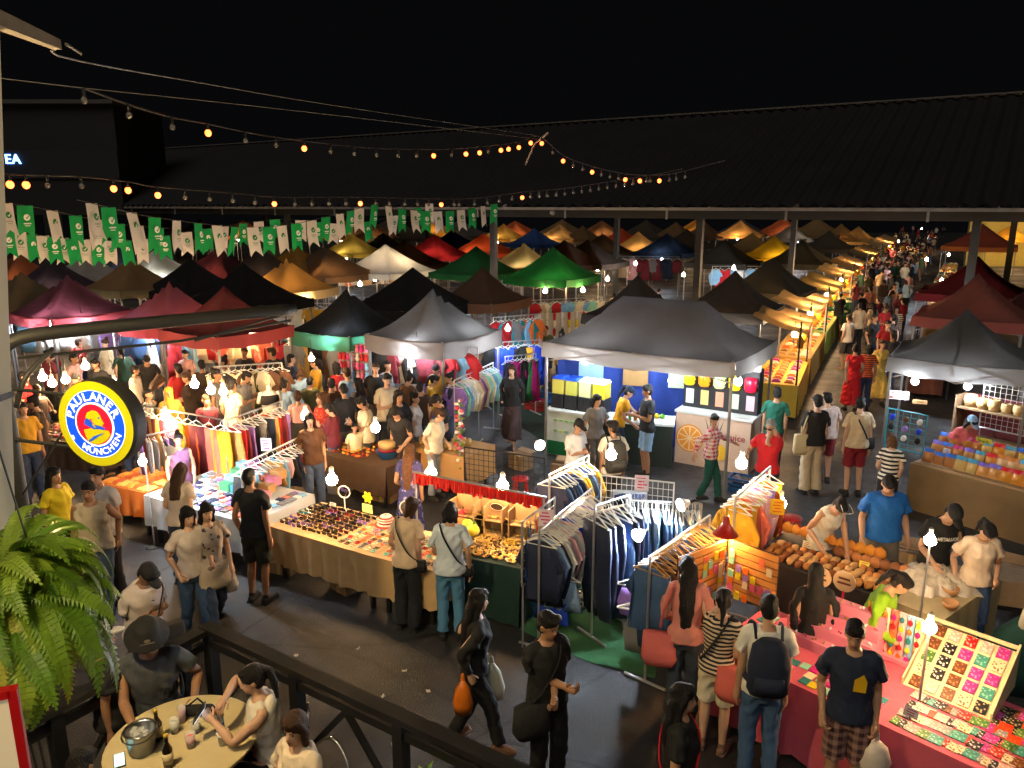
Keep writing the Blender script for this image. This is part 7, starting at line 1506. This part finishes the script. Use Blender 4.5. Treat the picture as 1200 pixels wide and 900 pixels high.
per('whiteback', 'woman in a white fringed t shirt with a black crossbody strap', 526, 600, 178, mix(LOOK, lean=8, armR=(.24, .02, .92)), h=1.62, top=('loose', '#c6d2e0'), bottom=('jeans', '#4f84ac'), hair=('bob', 'black'), fem=True, skin=1)
per('capwhite', 'person in a printed white t shirt and black cap looking into a black bag', 160, 662, 60, mix(PHONE, lean=14, head=(30, 0)), h=1.66, top=('loose', '#bdb2ae'), bottom=('shorts', '#3a3436'), hair=('short', 'black'), hat=('cap', '#14141a'), skin=3)
per('visor', 'person in dark clothes with a white cap behind the man in the wide hat', 120, 748, 120, STAND, h=1.66, top=('tshirt', '#141416'), bottom=('trousers', BLK), hat=('cap', '#b8b4b0'), skin=2)
per('tallwhite', 'tall man in a cream t shirt holding food in the square', 452, 444, 40, mix(BACKHOLD, armR=(.12, -.28, 1.2)), h=1.80, top=('loose', '#c8bda6'), bottom=('shorts', '#22242a'), skin=0)
per('whiteprof', 'man in a white shirt in profile holding a phone before the tall man', 428, 470, -80, PHONE, h=1.62, top=('loose', '#ccc0a8'), bottom=('shorts', '#3a3a3a'), skin=2)
per('reddressy', 'woman with light brown hair in a red patterned blouse', 376, 466, -60, STAND, h=1.60, top=('loose', '#a8281c'), tmat=cm('#a8281c', pattern=('dots', 20), col2='#d07040'), bottom=('trousers', '#2a2420'), hair=('bob', 'auburn'), fem=True, skin=1)
per('vendorwhite', 'vendor in a white t shirt crouching behind the brown table', 416, 500, 30, STAND, h=1.20, top=('tshirt', '#d0c8a8'), bottom=('trousers', '#2a2a2a'), skin=1)
per('purplevendor', 'vendor with long brown hair in a purple printed dress by the trinkets', 478, 528, 170, LOOK, h=1.58, top=('dress', '#3a3a70'), tmat=cm('#3a3a70', pattern=('dots', 12), col2='#8a88b8'), bottom=None, hair=('verylong', 'auburn'), fem=True, skin=1)
per('whitegirl1', 'woman in a white blouse bending at the cups of the food stall', 508, 482, 60, LOOK, h=1.60, top=('loose', '#d0c8b4'), bottom=('jeans', '#8a94a0'), hair=('pony', 'brown'), fem=True, skin=0)
per('navywhite', 'man in a navy and white shirt looking down at the food stall', 520, 465, -70, LOOK, h=1.72, top=('tshirt', '#121822'), bottom=('jeans', '#c8ccd0'), skin=1)
per('greyprof', 'woman in a pale grey top in profile near the shirt tent', 486, 466, 85, STAND, h=1.58, top=('tshirt', '#b8b0b0'), bottom=('jeans', '#4a5a70'), hair=('bun', 'black'), fem=True, skin=1)
per('yelloweddie', 'person in a yellow headscarf among the crowd behind the scarf rail', 198, 460, 30, STAND, h=1.60, top=('longsleeve', '#a88438'), bottom=('skirt', '#3a3028'), hair=('hijab', '#c8a030'), fem=True, skin=1)
per('snackseller', 'snack seller in a light blue cap and pink shirt behind the bags', 1133, 489, 0, LOOK, h=1.58, top=('tshirt', '#c86068'), bottom=('trousers', '#2a2a2a'), hair=('bob', 'black'), hat=('cap', '#8ab0d8'), fem=True, skin=1)
per('maroonshirt', 'person in a maroon t shirt behind the pouch table', 55, 415, -30, STAND, h=1.70, top=('tshirt', '#6a2430'), bottom=('trousers', BLK), skin=2)
per('blackcrowd', 'man in a black t shirt looking down near the maroon tents', 172, 418, 20, LOOK, h=1.70, top=('tshirt', '#111114'), bottom=('trousers', '#26262c'), skin=1)
per('wallseller', 'vendor in a patterned shirt behind the scarf rail over the wallets', 208, 514, 30, STAND, h=1.55, top=('tank', '#5a3450'), bottom=('trousers', '#3a2a30'), hair=('bun', 'black'), fem=True, skin=1)
# seated on the terrace
def sit(key, label, px, py, face, pose, h=1.66, **k):
    p = P(px, py, TZ + (1.715 * .945 - .40) * h / 1.715); loc = Vector((p.x, p.y, TZ))
    pers[key] = person(label, loc, face, pose, h=h, **k); f_ = R(face)
    wire_chair({'hat': 'wire backed chair under the man in the wide hat', 'phone': 'wire backed chair under the woman with the phone', 'bob': 'wire backed chair under the woman with bobbed hair', 'dark': 'wire backed chair under the dark haired diner'}[key], (loc.x - math.sin(f_) * .06, loc.y + math.cos(f_) * .06), f_)
sit('hat', 'seated man in a black wide brimmed hat and grey t shirt', 172, 738, 22, mix(SIT, lean=6, head=(16, 5), armR=(.10, -.40, 1.12), armL=(.30, -.22, 1.08)), h=1.78, top=('tshirt', '#3c4046'), bottom=('jeans', '#1c2436'), hair=('crop', 'black'), hat=('widebrim', '#0d0d10'), skin=2, fat=1.0)
sit('phone', 'seated woman in a white sleeveless top looking at her phone', 312, 790, -75, mix(SIT, lean=12, head=(4, 0), armL=(.10, -.42, 1.36), armR=(.09, -.36, 1.42)), h=1.66, top=('tank', '#cfc8bc'), bottom=('trousers', BLK), hair=('pony', 'black'), fem=True, skin=0, grip=1)
sit('bob', 'seated woman with bobbed brown hair in a cream t shirt', 350, 848, -35, mix(SIT, lean=4, head=(2, 15), armL=(.10, -.30, 1.36), armR=(.16, -.3, 1.15)), h=1.62, top=('tshirt', '#d0c0ac'), bottom=('trousers', '#2a2430'), hair=('bob', 'brown'), fem=True, skin=0)
sit('dark', 'dark haired diner seated with the back to the street', 82, 905, 170, SIT, h=1.66, top=('tshirt', '#17171a'), bottom=('trousers', BLK), hair=('short', 'black'), skin=2)
# ------------------------------------------------------------------ things carried
def bag_at(name, label, cat, p, mb, m, strap=None, rz=0, handle=None):
    o = thing(name, label, cat, p, rz); mb.obj('body', m, o, True)
    if strap:
        s = MB(); s.tube(polyline([Vector(q) for q in strap], 6), .011, 5); s.obj('strap', handle or m, o, True)
    return o
def sack(w=.13, h=.3): return MB().loft([(0, 0, -h, w * .8, w * .5), (0, 0, -h * .7, w, w * .7), (0, 0, -h * .3, w * .7, w * .5), (0, 0, -.02, w * .15, w * .15)], 14)
def wr(k, s): return pers[k].world(pers[k].jt['w' + s])
BS = [(-.01, 0, -.02), (0, 0, .04), (.01, 0, -.02)]
bag_at('plastic_bag', 'orange shopping bag in the walking woman\'s hand', 'bag', wr('walker', 'L') + Vector((.05, 0, -.10)), sack(.14, .34), cm('#c86a18', rough=.4), BS)
bag_at('plastic_bag', 'clear bag of greens hanging beside the walking woman\'s orange bag', 'bag', wr('walker', 'L') + Vector((.13, -.04, -.10)), sack(.12, .38), cm('#a8aea4', rough=.3), BS)
bag_at('plastic_bag', 'second orange bag on the far arm of the walking woman', 'bag', wr('walker', 'R') + Vector((-.06, -.02, -.02)), sack(.09, .34), cm('#c86a18', rough=.4), BS)
bag_at('plastic_bag', 'white plastic bag held by the young man in navy', 'bag', wr('navyboy', 'L') + Vector((.02, -.02, -.12)), sack(.13, .30), cm('#c8bcb0', rough=.4), BS)
def world_dir(k, p): return pers[k].world(p)
def rot_of(k): return pers[k].root.rotation_euler.z
def strap_bag(k, name, label, cat, p, mb, m, path, col=None):
    q = pers[k]; o = thing(name, label, cat, q.world(p), rot_of(k)); mb.obj('body', m, o, True)
    s = MB(); kk = q.k; s.tube(polyline([Vector((a[0] * kk * q.fat - p[0] * kk * q.fat, (a[1] - p[1]) * kk * q.fat, (a[2] - p[2]) * kk)) for a in path], 6), .014, 5, flat=.5); s.obj('strap', col or m, o, True); return o
CROSS = [(.12, -.02, 1.47), (.02, -.155, 1.32), (-.14, -.12, 1.05), (-.20, 0, .95), (-.10, .15, 1.10), (.05, .15, 1.35), (.12, .03, 1.48)]
CROSSB = [(-a, b, c) for a, b, c in CROSS]
def pouch(w=.13, h=.16, d=.05): return MB().loft([(0, 0, -h, w * .8, d), (0, 0, -h * .8, w, d), (0, 0, -.01, w * .92, d * .8)], 14, 3)
strap_bag('folded', 'shoulder_bag', 'black shoulder bag across the man with crossed forearms', 'bag', (-.20, -.08, .98), pouch(.17, .28, .07), cm('#141414'), CROSS)
strap_bag('redstrap', 'shoulder_bag', 'red shoulder bag of the woman looking sideways', 'bag', (-.16, -.12, .98), pouch(.13, .18, .06), cm('#a81020'), CROSS)
strap_bag('creamback', 'crossbody_bag', 'black crossbody bag of the woman in the cream top', 'bag', (-.20, .02, .98), pouch(.1, .14, .04), cm('#101012'), CROSS)
strap_bag('whiteback', 'crossbody_bag', 'black crossbody bag of the woman in the white fringed shirt', 'bag', (-.20, .02, .98), pouch(.1, .14, .04), cm('#0e1016'), CROSS)
strap_bag('striped', 'shoulder_bag', 'coral cloth bag on the back of the woman in stripes', 'bag', (-.22, .12, 1.02), pouch(.17, .30, .08), cm('#c05a50'), CROSSB, cm('#141416'))
strap_bag('longhair', 'shoulder_bag', 'coral pink tote beside the woman with very long hair', 'bag', (.28, .06, .95), pouch(.17, .34, .06), cm('#b85a58'), [(.16, 0, 1.45), (.24, -.08, 1.2), (.28, .0, .96), (.25, .1, 1.2), (.16, .03, 1.45)])
strap_bag('totegirl', 'tote_bag', 'large cream tote bag with a black bow', 'bag', (.26, -.10, .98), pouch(.19, .32, .06), cm('#b8a890'), [(.16, 0, 1.45), (.22, -.12, 1.2), (.26, -.10, .98), (.25, .05, 1.2), (.16, .03, 1.45)])
strap_bag('tote', 'tote_bag', 'cream tote bag on the shoulder of the person in beige trousers', 'bag', (.28, .05, 1.08), pouch(.13, .36, .05), cm('#c8b890'), [(.15, 0, 1.46), (.22, -.06, 1.3), (.28, .05, 1.08), (.24, .1, 1.3), (.15, .03, 1.46)])
strap_bag('redshorts', 'sling_bag', 'black sling bag of the person in dark red shorts', 'bag', (-.2, .04, 1.05), pouch(.1, .2, .05), cm('#121216'), CROSS)
strap_bag('greygirl', 'plastic_bag', 'white bag at the hip of the woman in the printed grey top', 'bag', (.24, -.02, .80), sack(.08, .28), cm('#c8c0b8'), [(0.24, -.02, .80), (.24, -.02, .86), (.24, -.03, .80)])
strap_bag('capwhite', 'shoulder_bag', 'open black bag held by the person in the printed white shirt', 'bag', (.02, -.36, 1.06), pouch(.18, .2, .09), cm('#0e0e10'), [(-.12, -.36, 1.05), (0, -.34, 1.3), (.14, -.2, 1.4), (.14, -.05, 1.46)])
def backpack(k, label, col):
    q = pers[k]; o = thing('backpack', label, 'backpack', q.world((0, .19, 1.05)), rot_of(k))
    MB().loft([(0, 0, -.10, .14, .07), (0, .01, -.05, .165, .095), (0, .01, .16, .165, .10), (0, 0, .32, .14, .08), (0, -.01, .38, .08, .04)], 18, 2.6).obj('body', cm(col), o, True)
    MB().loft([(0, .09, -.04, .12, .04), (0, .095, .03, .125, .045), (0, .09, .10, .11, .03)], 14, 2.6).obj('pocket', cm(col), o, True)
    for s in (-1, 1):
        t = MB(); t.tube(polyline([(s * .10, -.07, .34), (s * .11, -.17, .43), (s * .12, -.31, .33), (s * .14, -.32, .16), (s * .17, -.16, .0), (s * .13, -.04, -.03)], 6), .024, 6, flat=.4); t.obj('strap', cm(col), o, True)
backpack('backpack', 'navy backpack on the man in the white t shirt', '#141d34'); backpack('vest', 'dark grey harness backpack at the drink stall', '#35332f')
def phone_in(k, s, label, off=(0, -.06, .05)):
    p = wr(k, s); o = thing('mobile_phone', label, 'phone', p + Matrix.Rotation(rot_of(k), 3, 'Z') @ Vector(off), rot_of(k)); o.rotation_euler = (R(-35), 0, rot_of(k))
    MB().box((0, 0, 0), (.072, .009, .15)).obj('case', pm('#1c1c22'), o); MB().box((0, .006, 0), (.064, .003, .138)).obj('screen', glow('phone_glow', (.7, .85, 1.0), 1.2), o)
phone_in('phone', 'L', 'lit phone in the hands of the woman in the white top', (-.03, -.09, .06)); phone_in('whitephone', 'L', 'phone held up by the person in the black cap', (-.05, -.09, .05)); phone_in('whiteprof', 'L', 'phone held by the man in the white shirt in profile', (-.05, -.09, .05))
def print_on(k, nm, pts, m, z=1.28, y=-.155):
    pass
# prints worn on shirts are thin patches that follow the chest
def patch(k, me, m, x, z, nm='print'):
    q = pers[k]; Mc = q.Mc; o = mobj(nm, me, m, q.root)
    A = Matrix.Diagonal((q.k * q.fat, q.k * q.fat, q.k, 1)) @ Mc @ Matrix.Translation((x, -.152, z)) @ Matrix.Rotation(math.pi / 2, 4, 'X')
    o.matrix_local = A
tm = text_mesh('METALLICA', .054, .004)
for v in tm.vertices: v.co.y *= 1.25; v.co.z += -.25 * v.co.x ** 2 * 3
patch('band', tm, pm('#d0ccc4'), 0, 1.30, 'lettering')
bm_ = MB().add([(-.05, -.07, 0), (.05, -.07, 0), (.06, .02, -.002), (.03, .08, 0), (-.01, .05, 0), (-.04, .03, 0)], [(0, 1, 2, 3, 4, 5)]).mesh('pr'); patch('navyboy', bm_, pm('#c8a018'), .04, 1.26)
bm_ = MB().add([(-.04, -.09, 0), (.04, -.09, 0), (.04, .09, 0), (-.04, .09, 0)], [(0, 1, 2, 3)]).mesh('pr'); patch('redprint', bm_, pm('#a01828'), .03, 1.22)
bm_ = MB().add([(.035 * math.cos(a), .05 * math.sin(a), 0) for a in np.linspace(0, 6.28, 13)[:-1]], [tuple(range(12))]).mesh('pr'); patch('tallwhite', bm_, pm('#8a5a30'), .0, 1.28); patch('capwhite', bm_, pm('#2a2a30'), 0, 1.30)
# glasses for the man in red
q = pers['redpolo']; g = mobj('eyeglasses', glasses_mb().mesh('eyeglasses'), pm('#101012'), q.root); g.matrix_local = Matrix.Diagonal((q.k, q.k, q.k, 1)) @ q.Mh @ Matrix.Translation((0, -.104, 1.575))
q = pers['reach']; g = mobj('sunglasses', glasses_mb().mesh('sunglasses'), pm('#d8d0c0'), q.root); g.matrix_local = Matrix.Diagonal((q.k, q.k, q.k, 1)) @ q.Mh @ Matrix.Translation((0, -.10, 1.68))
q = pers['hat']; g = mobj('hat_badge', MB().add([(-.05, 0, 0), (.05, 0, 0), (.05, 0, .012), (-.05, 0, .012)], [(0, 1, 2, 3)]).add([(.022 * math.cos(a), 0, .035 + .018 * math.sin(a)) for a in np.linspace(0, 6.28, 13)[:-1]], [tuple(range(12))]).mesh('hat_badge'), pm('#c8c0b0'), q.root); g.matrix_local = Matrix.Diagonal((q.k * q.fat, q.k * q.fat, q.k, 1)) @ q.Mh @ Matrix.Translation((0, -.118, 1.69))
# ------------------------------------------------------------------ the crowd
CR = random.Random(21)
OCC = [Vector((q.root.location.x, q.root.location.y, 0)) for q in pers.values()]
TOPS = [('black', '#131316'), ('black', '#131316'), ('charcoal', '#2a2a2e'), ('dark navy', '#12182a'), ('dark brown', '#33241c'), ('white', '#cfcabf'), ('grey', '#6f6f72'), ('navy', '#1a2238'), ('beige', '#bfa884'), ('maroon', '#642030'), ('dark green', '#1f4032'), ('pale pink', '#c89a98'), ('light blue', '#7f9fbf'), ('mustard', '#b88a20'), ('brown', '#5a3c28'), ('red', '#a01c20'), ('cream', '#d4c4a0'), ('olive', '#4c4c2c')]
HSTY = [('short', 'short black hair', 0), ('crop', 'cropped black hair', 0), ('long', 'long black hair', 1), ('bob', 'bobbed hair', 1), ('pony', 'a ponytail', 1), ('bun', 'a hair bun', 1)]
POSES = [STAND, WALK, WALK2, PHONE, LOOK, FOLD, BACKHOLD, STAND, STAND]
def crowd(px, py, where, group, face=None, lod=1, force=False):
    h = CR.uniform(1.54, 1.76); p = at(px, py, h)
    for q in OCC:
        if (q - p).length < .36 and not force: return
    OCC.append(Vector((p.x, p.y, 0)))
    tn, tc_ = CR.choice(TOPS); hs, hn, fm = CR.choice(HSTY); bt = CR.choice([('jeans', '#22304c'), ('trousers', '#17171a'), ('shorts', '#3a3a3c'), ('jeans', '#48597a'), ('skirt', '#3a2a2a') if fm else ('trousers', '#5a5048')])
    person('person in a %s top with %s %s' % (tn, hn, where), p, face if face is not None else CR.uniform(-180, 180), CR.choice(POSES), h=h, top=(CR.choice(['tshirt', 'tshirt', 'loose', 'longsleeve']), tc_), bottom=bt, hair=(hs, CR.choice(['black', 'black', 'black', 'brown'])), skin=CR.choice([0, 1, 1, 2]), fem=bool(fm), lod=lod, group=group)
# square between the stalls: heads read off the photograph
SQ = [(30, 440), (45, 455), (82, 418), (95, 440), (112, 424), (128, 430), (122, 455), (145, 410), (155, 432), (150, 460), (178, 445), (190, 425), (205, 430), (215, 415), (222, 440), (235, 425), (240, 470), (252, 440), (262, 425), (272, 448), (285, 440), (285, 412), (300, 422), (310, 440), (318, 412), (328, 430), (335, 450), (340, 410), (348, 436), (352, 462), (362, 448), (370, 425), (386, 448), (395, 430), (402, 458), (410, 438), (418, 448), (432, 452), (438, 428), (466, 462), (470, 446), (478, 440), (494, 452), (500, 466), (505, 445), (514, 452), (470, 478), (390, 478), (365, 490), (340, 420), (265, 465), (172, 462), (255, 410), (325, 395), (375, 402), (428, 412), (455, 425), (198, 402), (125, 402), (90, 402), (60, 398), (40, 470), (24, 480), (515, 430), (530, 440)]
for x, y in SQ: crowd(x + CR.uniform(-3, 3), y + CR.uniform(-2, 2), 'in the square between the stalls', 'people in the square between the stalls', lod=0 if y > 470 else 1)
# food aisle: a dense stream of people both ways
AX = [(995, 372), (1012, 345), (1024, 357), (1038, 360), (1046, 372), (1058, 352), (1004, 332), (1022, 310), (1040, 312), (1066, 322), (1030, 300), (1048, 303), (985, 345), (1046, 392), (1040, 380), (1030, 350), (1042, 342), (1036, 330), (1048, 335), (1056, 345), (1010, 318), (1020, 322), (1032, 318), (1044, 322), (1054, 326), (1064, 330), (1060, 318)]
for x, y in AX: crowd(x, y, 'in the food aisle', 'people in the food aisle', CR.choice([0, 180, 170, 10, 30, -160]))
def aisle_mid(y): return 1030 + (315 - y) * .86 if y < 315 else 1030
for k in range(120):
    y = 264 + 48 * (k / 120) ** .8; xm = 1068 + (300 - y) * 1.0; w = 46 - (300 - y) * .35 if y < 300 else 40
    x = xm - 20 + CR.uniform(-w, w) * .75
    crowd(x, y, 'deep in the food aisle', 'people deep in the food aisle', CR.choice([0, 180, 160, 20, -20, -160]))
# a few strollers far between the tents
for x, y in ((430, 352), (450, 358), (372, 362), (600, 432), (640, 385), (660, 392), (720, 345), (770, 340), (820, 352), (330, 372), (300, 378)): crowd(x, y, 'between the far tents', 'people between the far tents')
# litter on the street
for i, (x, y) in enumerate(((474, 786), (449, 816), (502, 810), (347, 768), (455, 701), (461, 872), (560, 640), (420, 760))): o = one('litter', 'litter%d' % (i % 2), lambda: MB().grid(lambda u, v: (.05 * (u - .5), .04 * (v - .5), .004 + .012 * math.sin(u * 4) * math.sin(v * 5)), 3, 3), pm('#b8b4ac'), 'scrap of white paper on the dark street', 'litter', P(x, y, .003), i, 'paper scraps on the street')
# ------------------------------------------------------------------ clutter round the stalls
KR = mat('kraft_card', (.27, .17, .085), rough=.8, var=.25, scale=6)
def kraft_box(px, py, label, s=1.0, rz=0):
    o = thing('cardboard_box', label, 'box', P(px, py, 0), -YAW + rz, None); w, d, h = .42 * s, .32 * s, .3 * s
    MB().box((0, 0, h / 2), (w, d, h)).obj('carton', KR, o)
    for sgn in (-1, 1): e = MB().box((0, sgn * d * .25, 0), (w, d * .5, .008)).obj('flap', KR, o, loc=(0, sgn * d * .28, h + .02)); e.rotation_euler.x = sgn * rnd.uniform(.1, .6)
    MB().box((0, -d / 2 - .002, h / 2), (.05, .003, h)).obj('tape', pm('#b89a60'), o)
def crate(px, py, label, col, s=1.0):
    o = thing('plastic_crate', label, 'crate', P(px, py, 0), -YAW + rnd.uniform(-.3, .3)); w, d, h = .48 * s, .34 * s, .28 * s
    for (x, y, a, b) in ((0, -d / 2, w, .015), (0, d / 2, w, .015), (-w / 2, 0, .015, d - .03), (w / 2, 0, .015, d - .03)):
        MB().box((x, y, h * .18), (a, b, h * .36)).box((x, y, h * .55), (a, b, h * .14)).box((x, y, h * .92), (a + .01, b + .01, h * .16)).obj('side', pm(col), o)
    MB().box((0, 0, .012), (w, d, .02)).obj('bottom', pm(col), o)
    MB().grid(lambda u, v: ((u - .5) * w * .9, (v - .5) * d * .9, h * .75 + .05 * math.sin(u * 9) * math.sin(v * 8)), 8, 6).obj('contents', cm(rnd.choice(['#8a7a60', '#5a4a44', '#b8a890'])), o, True)
def stool(px, py, label, col):
    o = thing('plastic_stool', label, 'stool', P(px, py, 0), rnd.uniform(0, 1)); MB().lathe([(.14, .42), (.15, .44), (.14, .45), (.03, .45)], 16).obj('seat', pm(col), o, True)
    for a in range(4): t = a * 1.571 + .785; MB().tube([(.11 * math.cos(t), .11 * math.sin(t), .43), (.17 * math.cos(t), .17 * math.sin(t), 0)], [.02, .014], 5).obj('leg', pm(col), o)
    MB().tube([(.145 * math.cos(t), .145 * math.sin(t), .16) for t in np.linspace(.785, 7.07, 5)], .008, 5).obj('ring', pm(col), o)
for px, py, lb, s in ((348, 582, 'open carton behind the sunglasses table', 1.0), (452, 585, 'carton behind the jewellery cards', .9), (548, 575, 'carton tucked behind the trinket stall', 1.0), (610, 548, 'carton before the cool spotlight stand', .9), (335, 668, 'carton pushed under the sunglasses table', .9), (406, 690, 'second carton under the sunglasses table', .8), (585, 462, 'carton beside the pastel rack', 1.1), (612, 452, 'carton beside the dark green mat', 1.0), (936, 660, 'carton behind the seller in the headscarf', 1.0), (1066, 668, 'carton behind the lime green vendor', 1.0), (140, 532, 'carton behind the orange cloth table', 1.1), (250, 545, 'carton behind the box stack', 1.0), (355, 600, 'small carton at the low rail', .7), (660, 560, 'carton under the jacket rack', .9), (700, 560, 'carton behind the white wire grid', .9), (1180, 690, 'carton at the foot of the trolley', 1.0), (1030, 600, 'carton at the brown board counter', .8)): kraft_box(px, py, lb, s, rnd.uniform(-.4, .4))
for px, py, lb, c, s in ((520, 690, 'green crate under the trinket table', '#1f6a48', .9), (568, 705, 'dark crate at the trinket table corner', '#1c2430', .9), (645, 470, 'blue crate beside the drink counter', '#1a5a9a', 1.0), (628, 480, 'red crate near the dark green mat', '#a82820', .9), (870, 575, 'blue crate in front of the juice counter', '#1a4a7a', .9), (905, 470, 'yellow crate at the aisle mouth', '#c8a018', 1.0), (460, 545, 'blue crate under the basin table', '#2a5a8a', .9), (395, 560, 'grey crate beside the plastic bags', '#55585a', .9), (150, 600, 'green crate below the orange cloth table', '#1f5a3a', .9), (1120, 760, 'teal crate behind the slanted card case', '#1f6a70', .9), (780, 700, 'grey crate under the wooden hanger rack', '#4a4a50', .8), (560, 470, 'white crate by the pastel rack', '#b8b8b0', .9)): crate(px, py, lb, c, s)
for px, py, lb, c in ((440, 580, 'blue stool behind the jewellery table', '#1a4a9a'), (610, 590, 'red stool behind the trinket stall', '#a81c1c'), (660, 690, 'white stool on the green mat', '#b8b8b4'), (925, 640, 'red stool by the purse table', '#a81c1c'), (235, 560, 'pink stool behind the box stack', '#b85a80'), (1150, 560, 'green stool behind the snack counter', '#1f6a3a'), (350, 540, 'blue stool by the black drape', '#1a4a9a'), (570, 440, 'grey stool by the shirt racks', '#6a6a6a')): stool(px, py, lb, c)
# price cards
def price_card(f, x, y, c, label, h=.0):
    o = thing('price_card', label, 'price card', f.w(x, y, h), f.rz); e = MB().box((0, 0, .055), (.11, .004, .08)).obj('card', pm(c), o); e.rotation_euler.x = -.25
    for k in range(3): q = MB().box((rnd.uniform(-.012, .012), -.004, .078 - .02 * k), (rnd.uniform(.04, .08), .002, .007)).obj('print', pm('#a01c30'), o); q.rotation_euler.x = -.25
    MB().tube([(0, .005, 0), (0, .0, .03)], .004, 4).obj('clip', BK, o)
for f, x, y, c, lb, h in ((f1, .30, .80, '#d8d0c0', 'white price card among the black sunglasses', 0), (f1, f1.L * .8, .45, '#d8b8c0', 'pink price card among the earring cards', 0), (f2, f2.L * .5, .7, '#d8d0c0', 'white price card at the back of the jewellery table', 0), (f3, f3.L * .75, .45, '#d8c030', 'yellow price card in the golden trinkets', 0), (f14, .5, .62, '#d0d8e0', 'white price card behind the wallets', 0), (f14, 1.0, .35, '#d8a8b8', 'pink price card among the wallets', 0), (f16, f16.L * .4, .9, '#d8d0b0', 'cream price card among the leather pouches', 0), (f9, f9.L * .25, .6, '#d8d0b0', 'cream price card between clogs and round purses', 0), (f9, f9.L * .7, .5, '#d8c848', 'yellow price card among the clogs', 0), (f11, f11.L * .2, .3, '#d8d8e0', 'white price card on the lowest snack row', .14), (f11, f11.L * .75, .55, '#d8d048', 'yellow price card on the upper snack row', .25), (f8, f8.loc(1060, 850)[0], .2, '#d8d8d8', 'white price card among the flat patterned cards', 0)): price_card(f, x, y, c, lb, h)
for k, (px, py, z, c) in enumerate(((640, 607, 1.45, '#e0d0dc'), (752, 566, 1.5, '#e0d4e4'), (312, 521, 1.3, '#dcd0e4'), (911, 594, 1.2, '#d8b020'))):
    o = thing('hanging_sign', ['white sign with pink marks at the end of the white hanger rack', 'white sign with pink marks on the white wire grid', 'white and pink sign on the low rail', 'yellow sign with orange marks beside the low warm bulb'][k], 'sign', P(px, py, z), -.2)
    MB().box((0, 0, 0), (.17, .006, .2)).obj('card', pm(c), o)
    for j in range(4): MB().box((rnd.uniform(-.02, .02), -.005, .06 - .04 * j), (rnd.uniform(.07, .12), .002, .016)).obj('print', pm('#c83078' if k < 3 else '#d05a18'), o)
    MB().tube([(0, 0, .1), (0, .0, .16)], .004, 4).obj('string', BK, o)
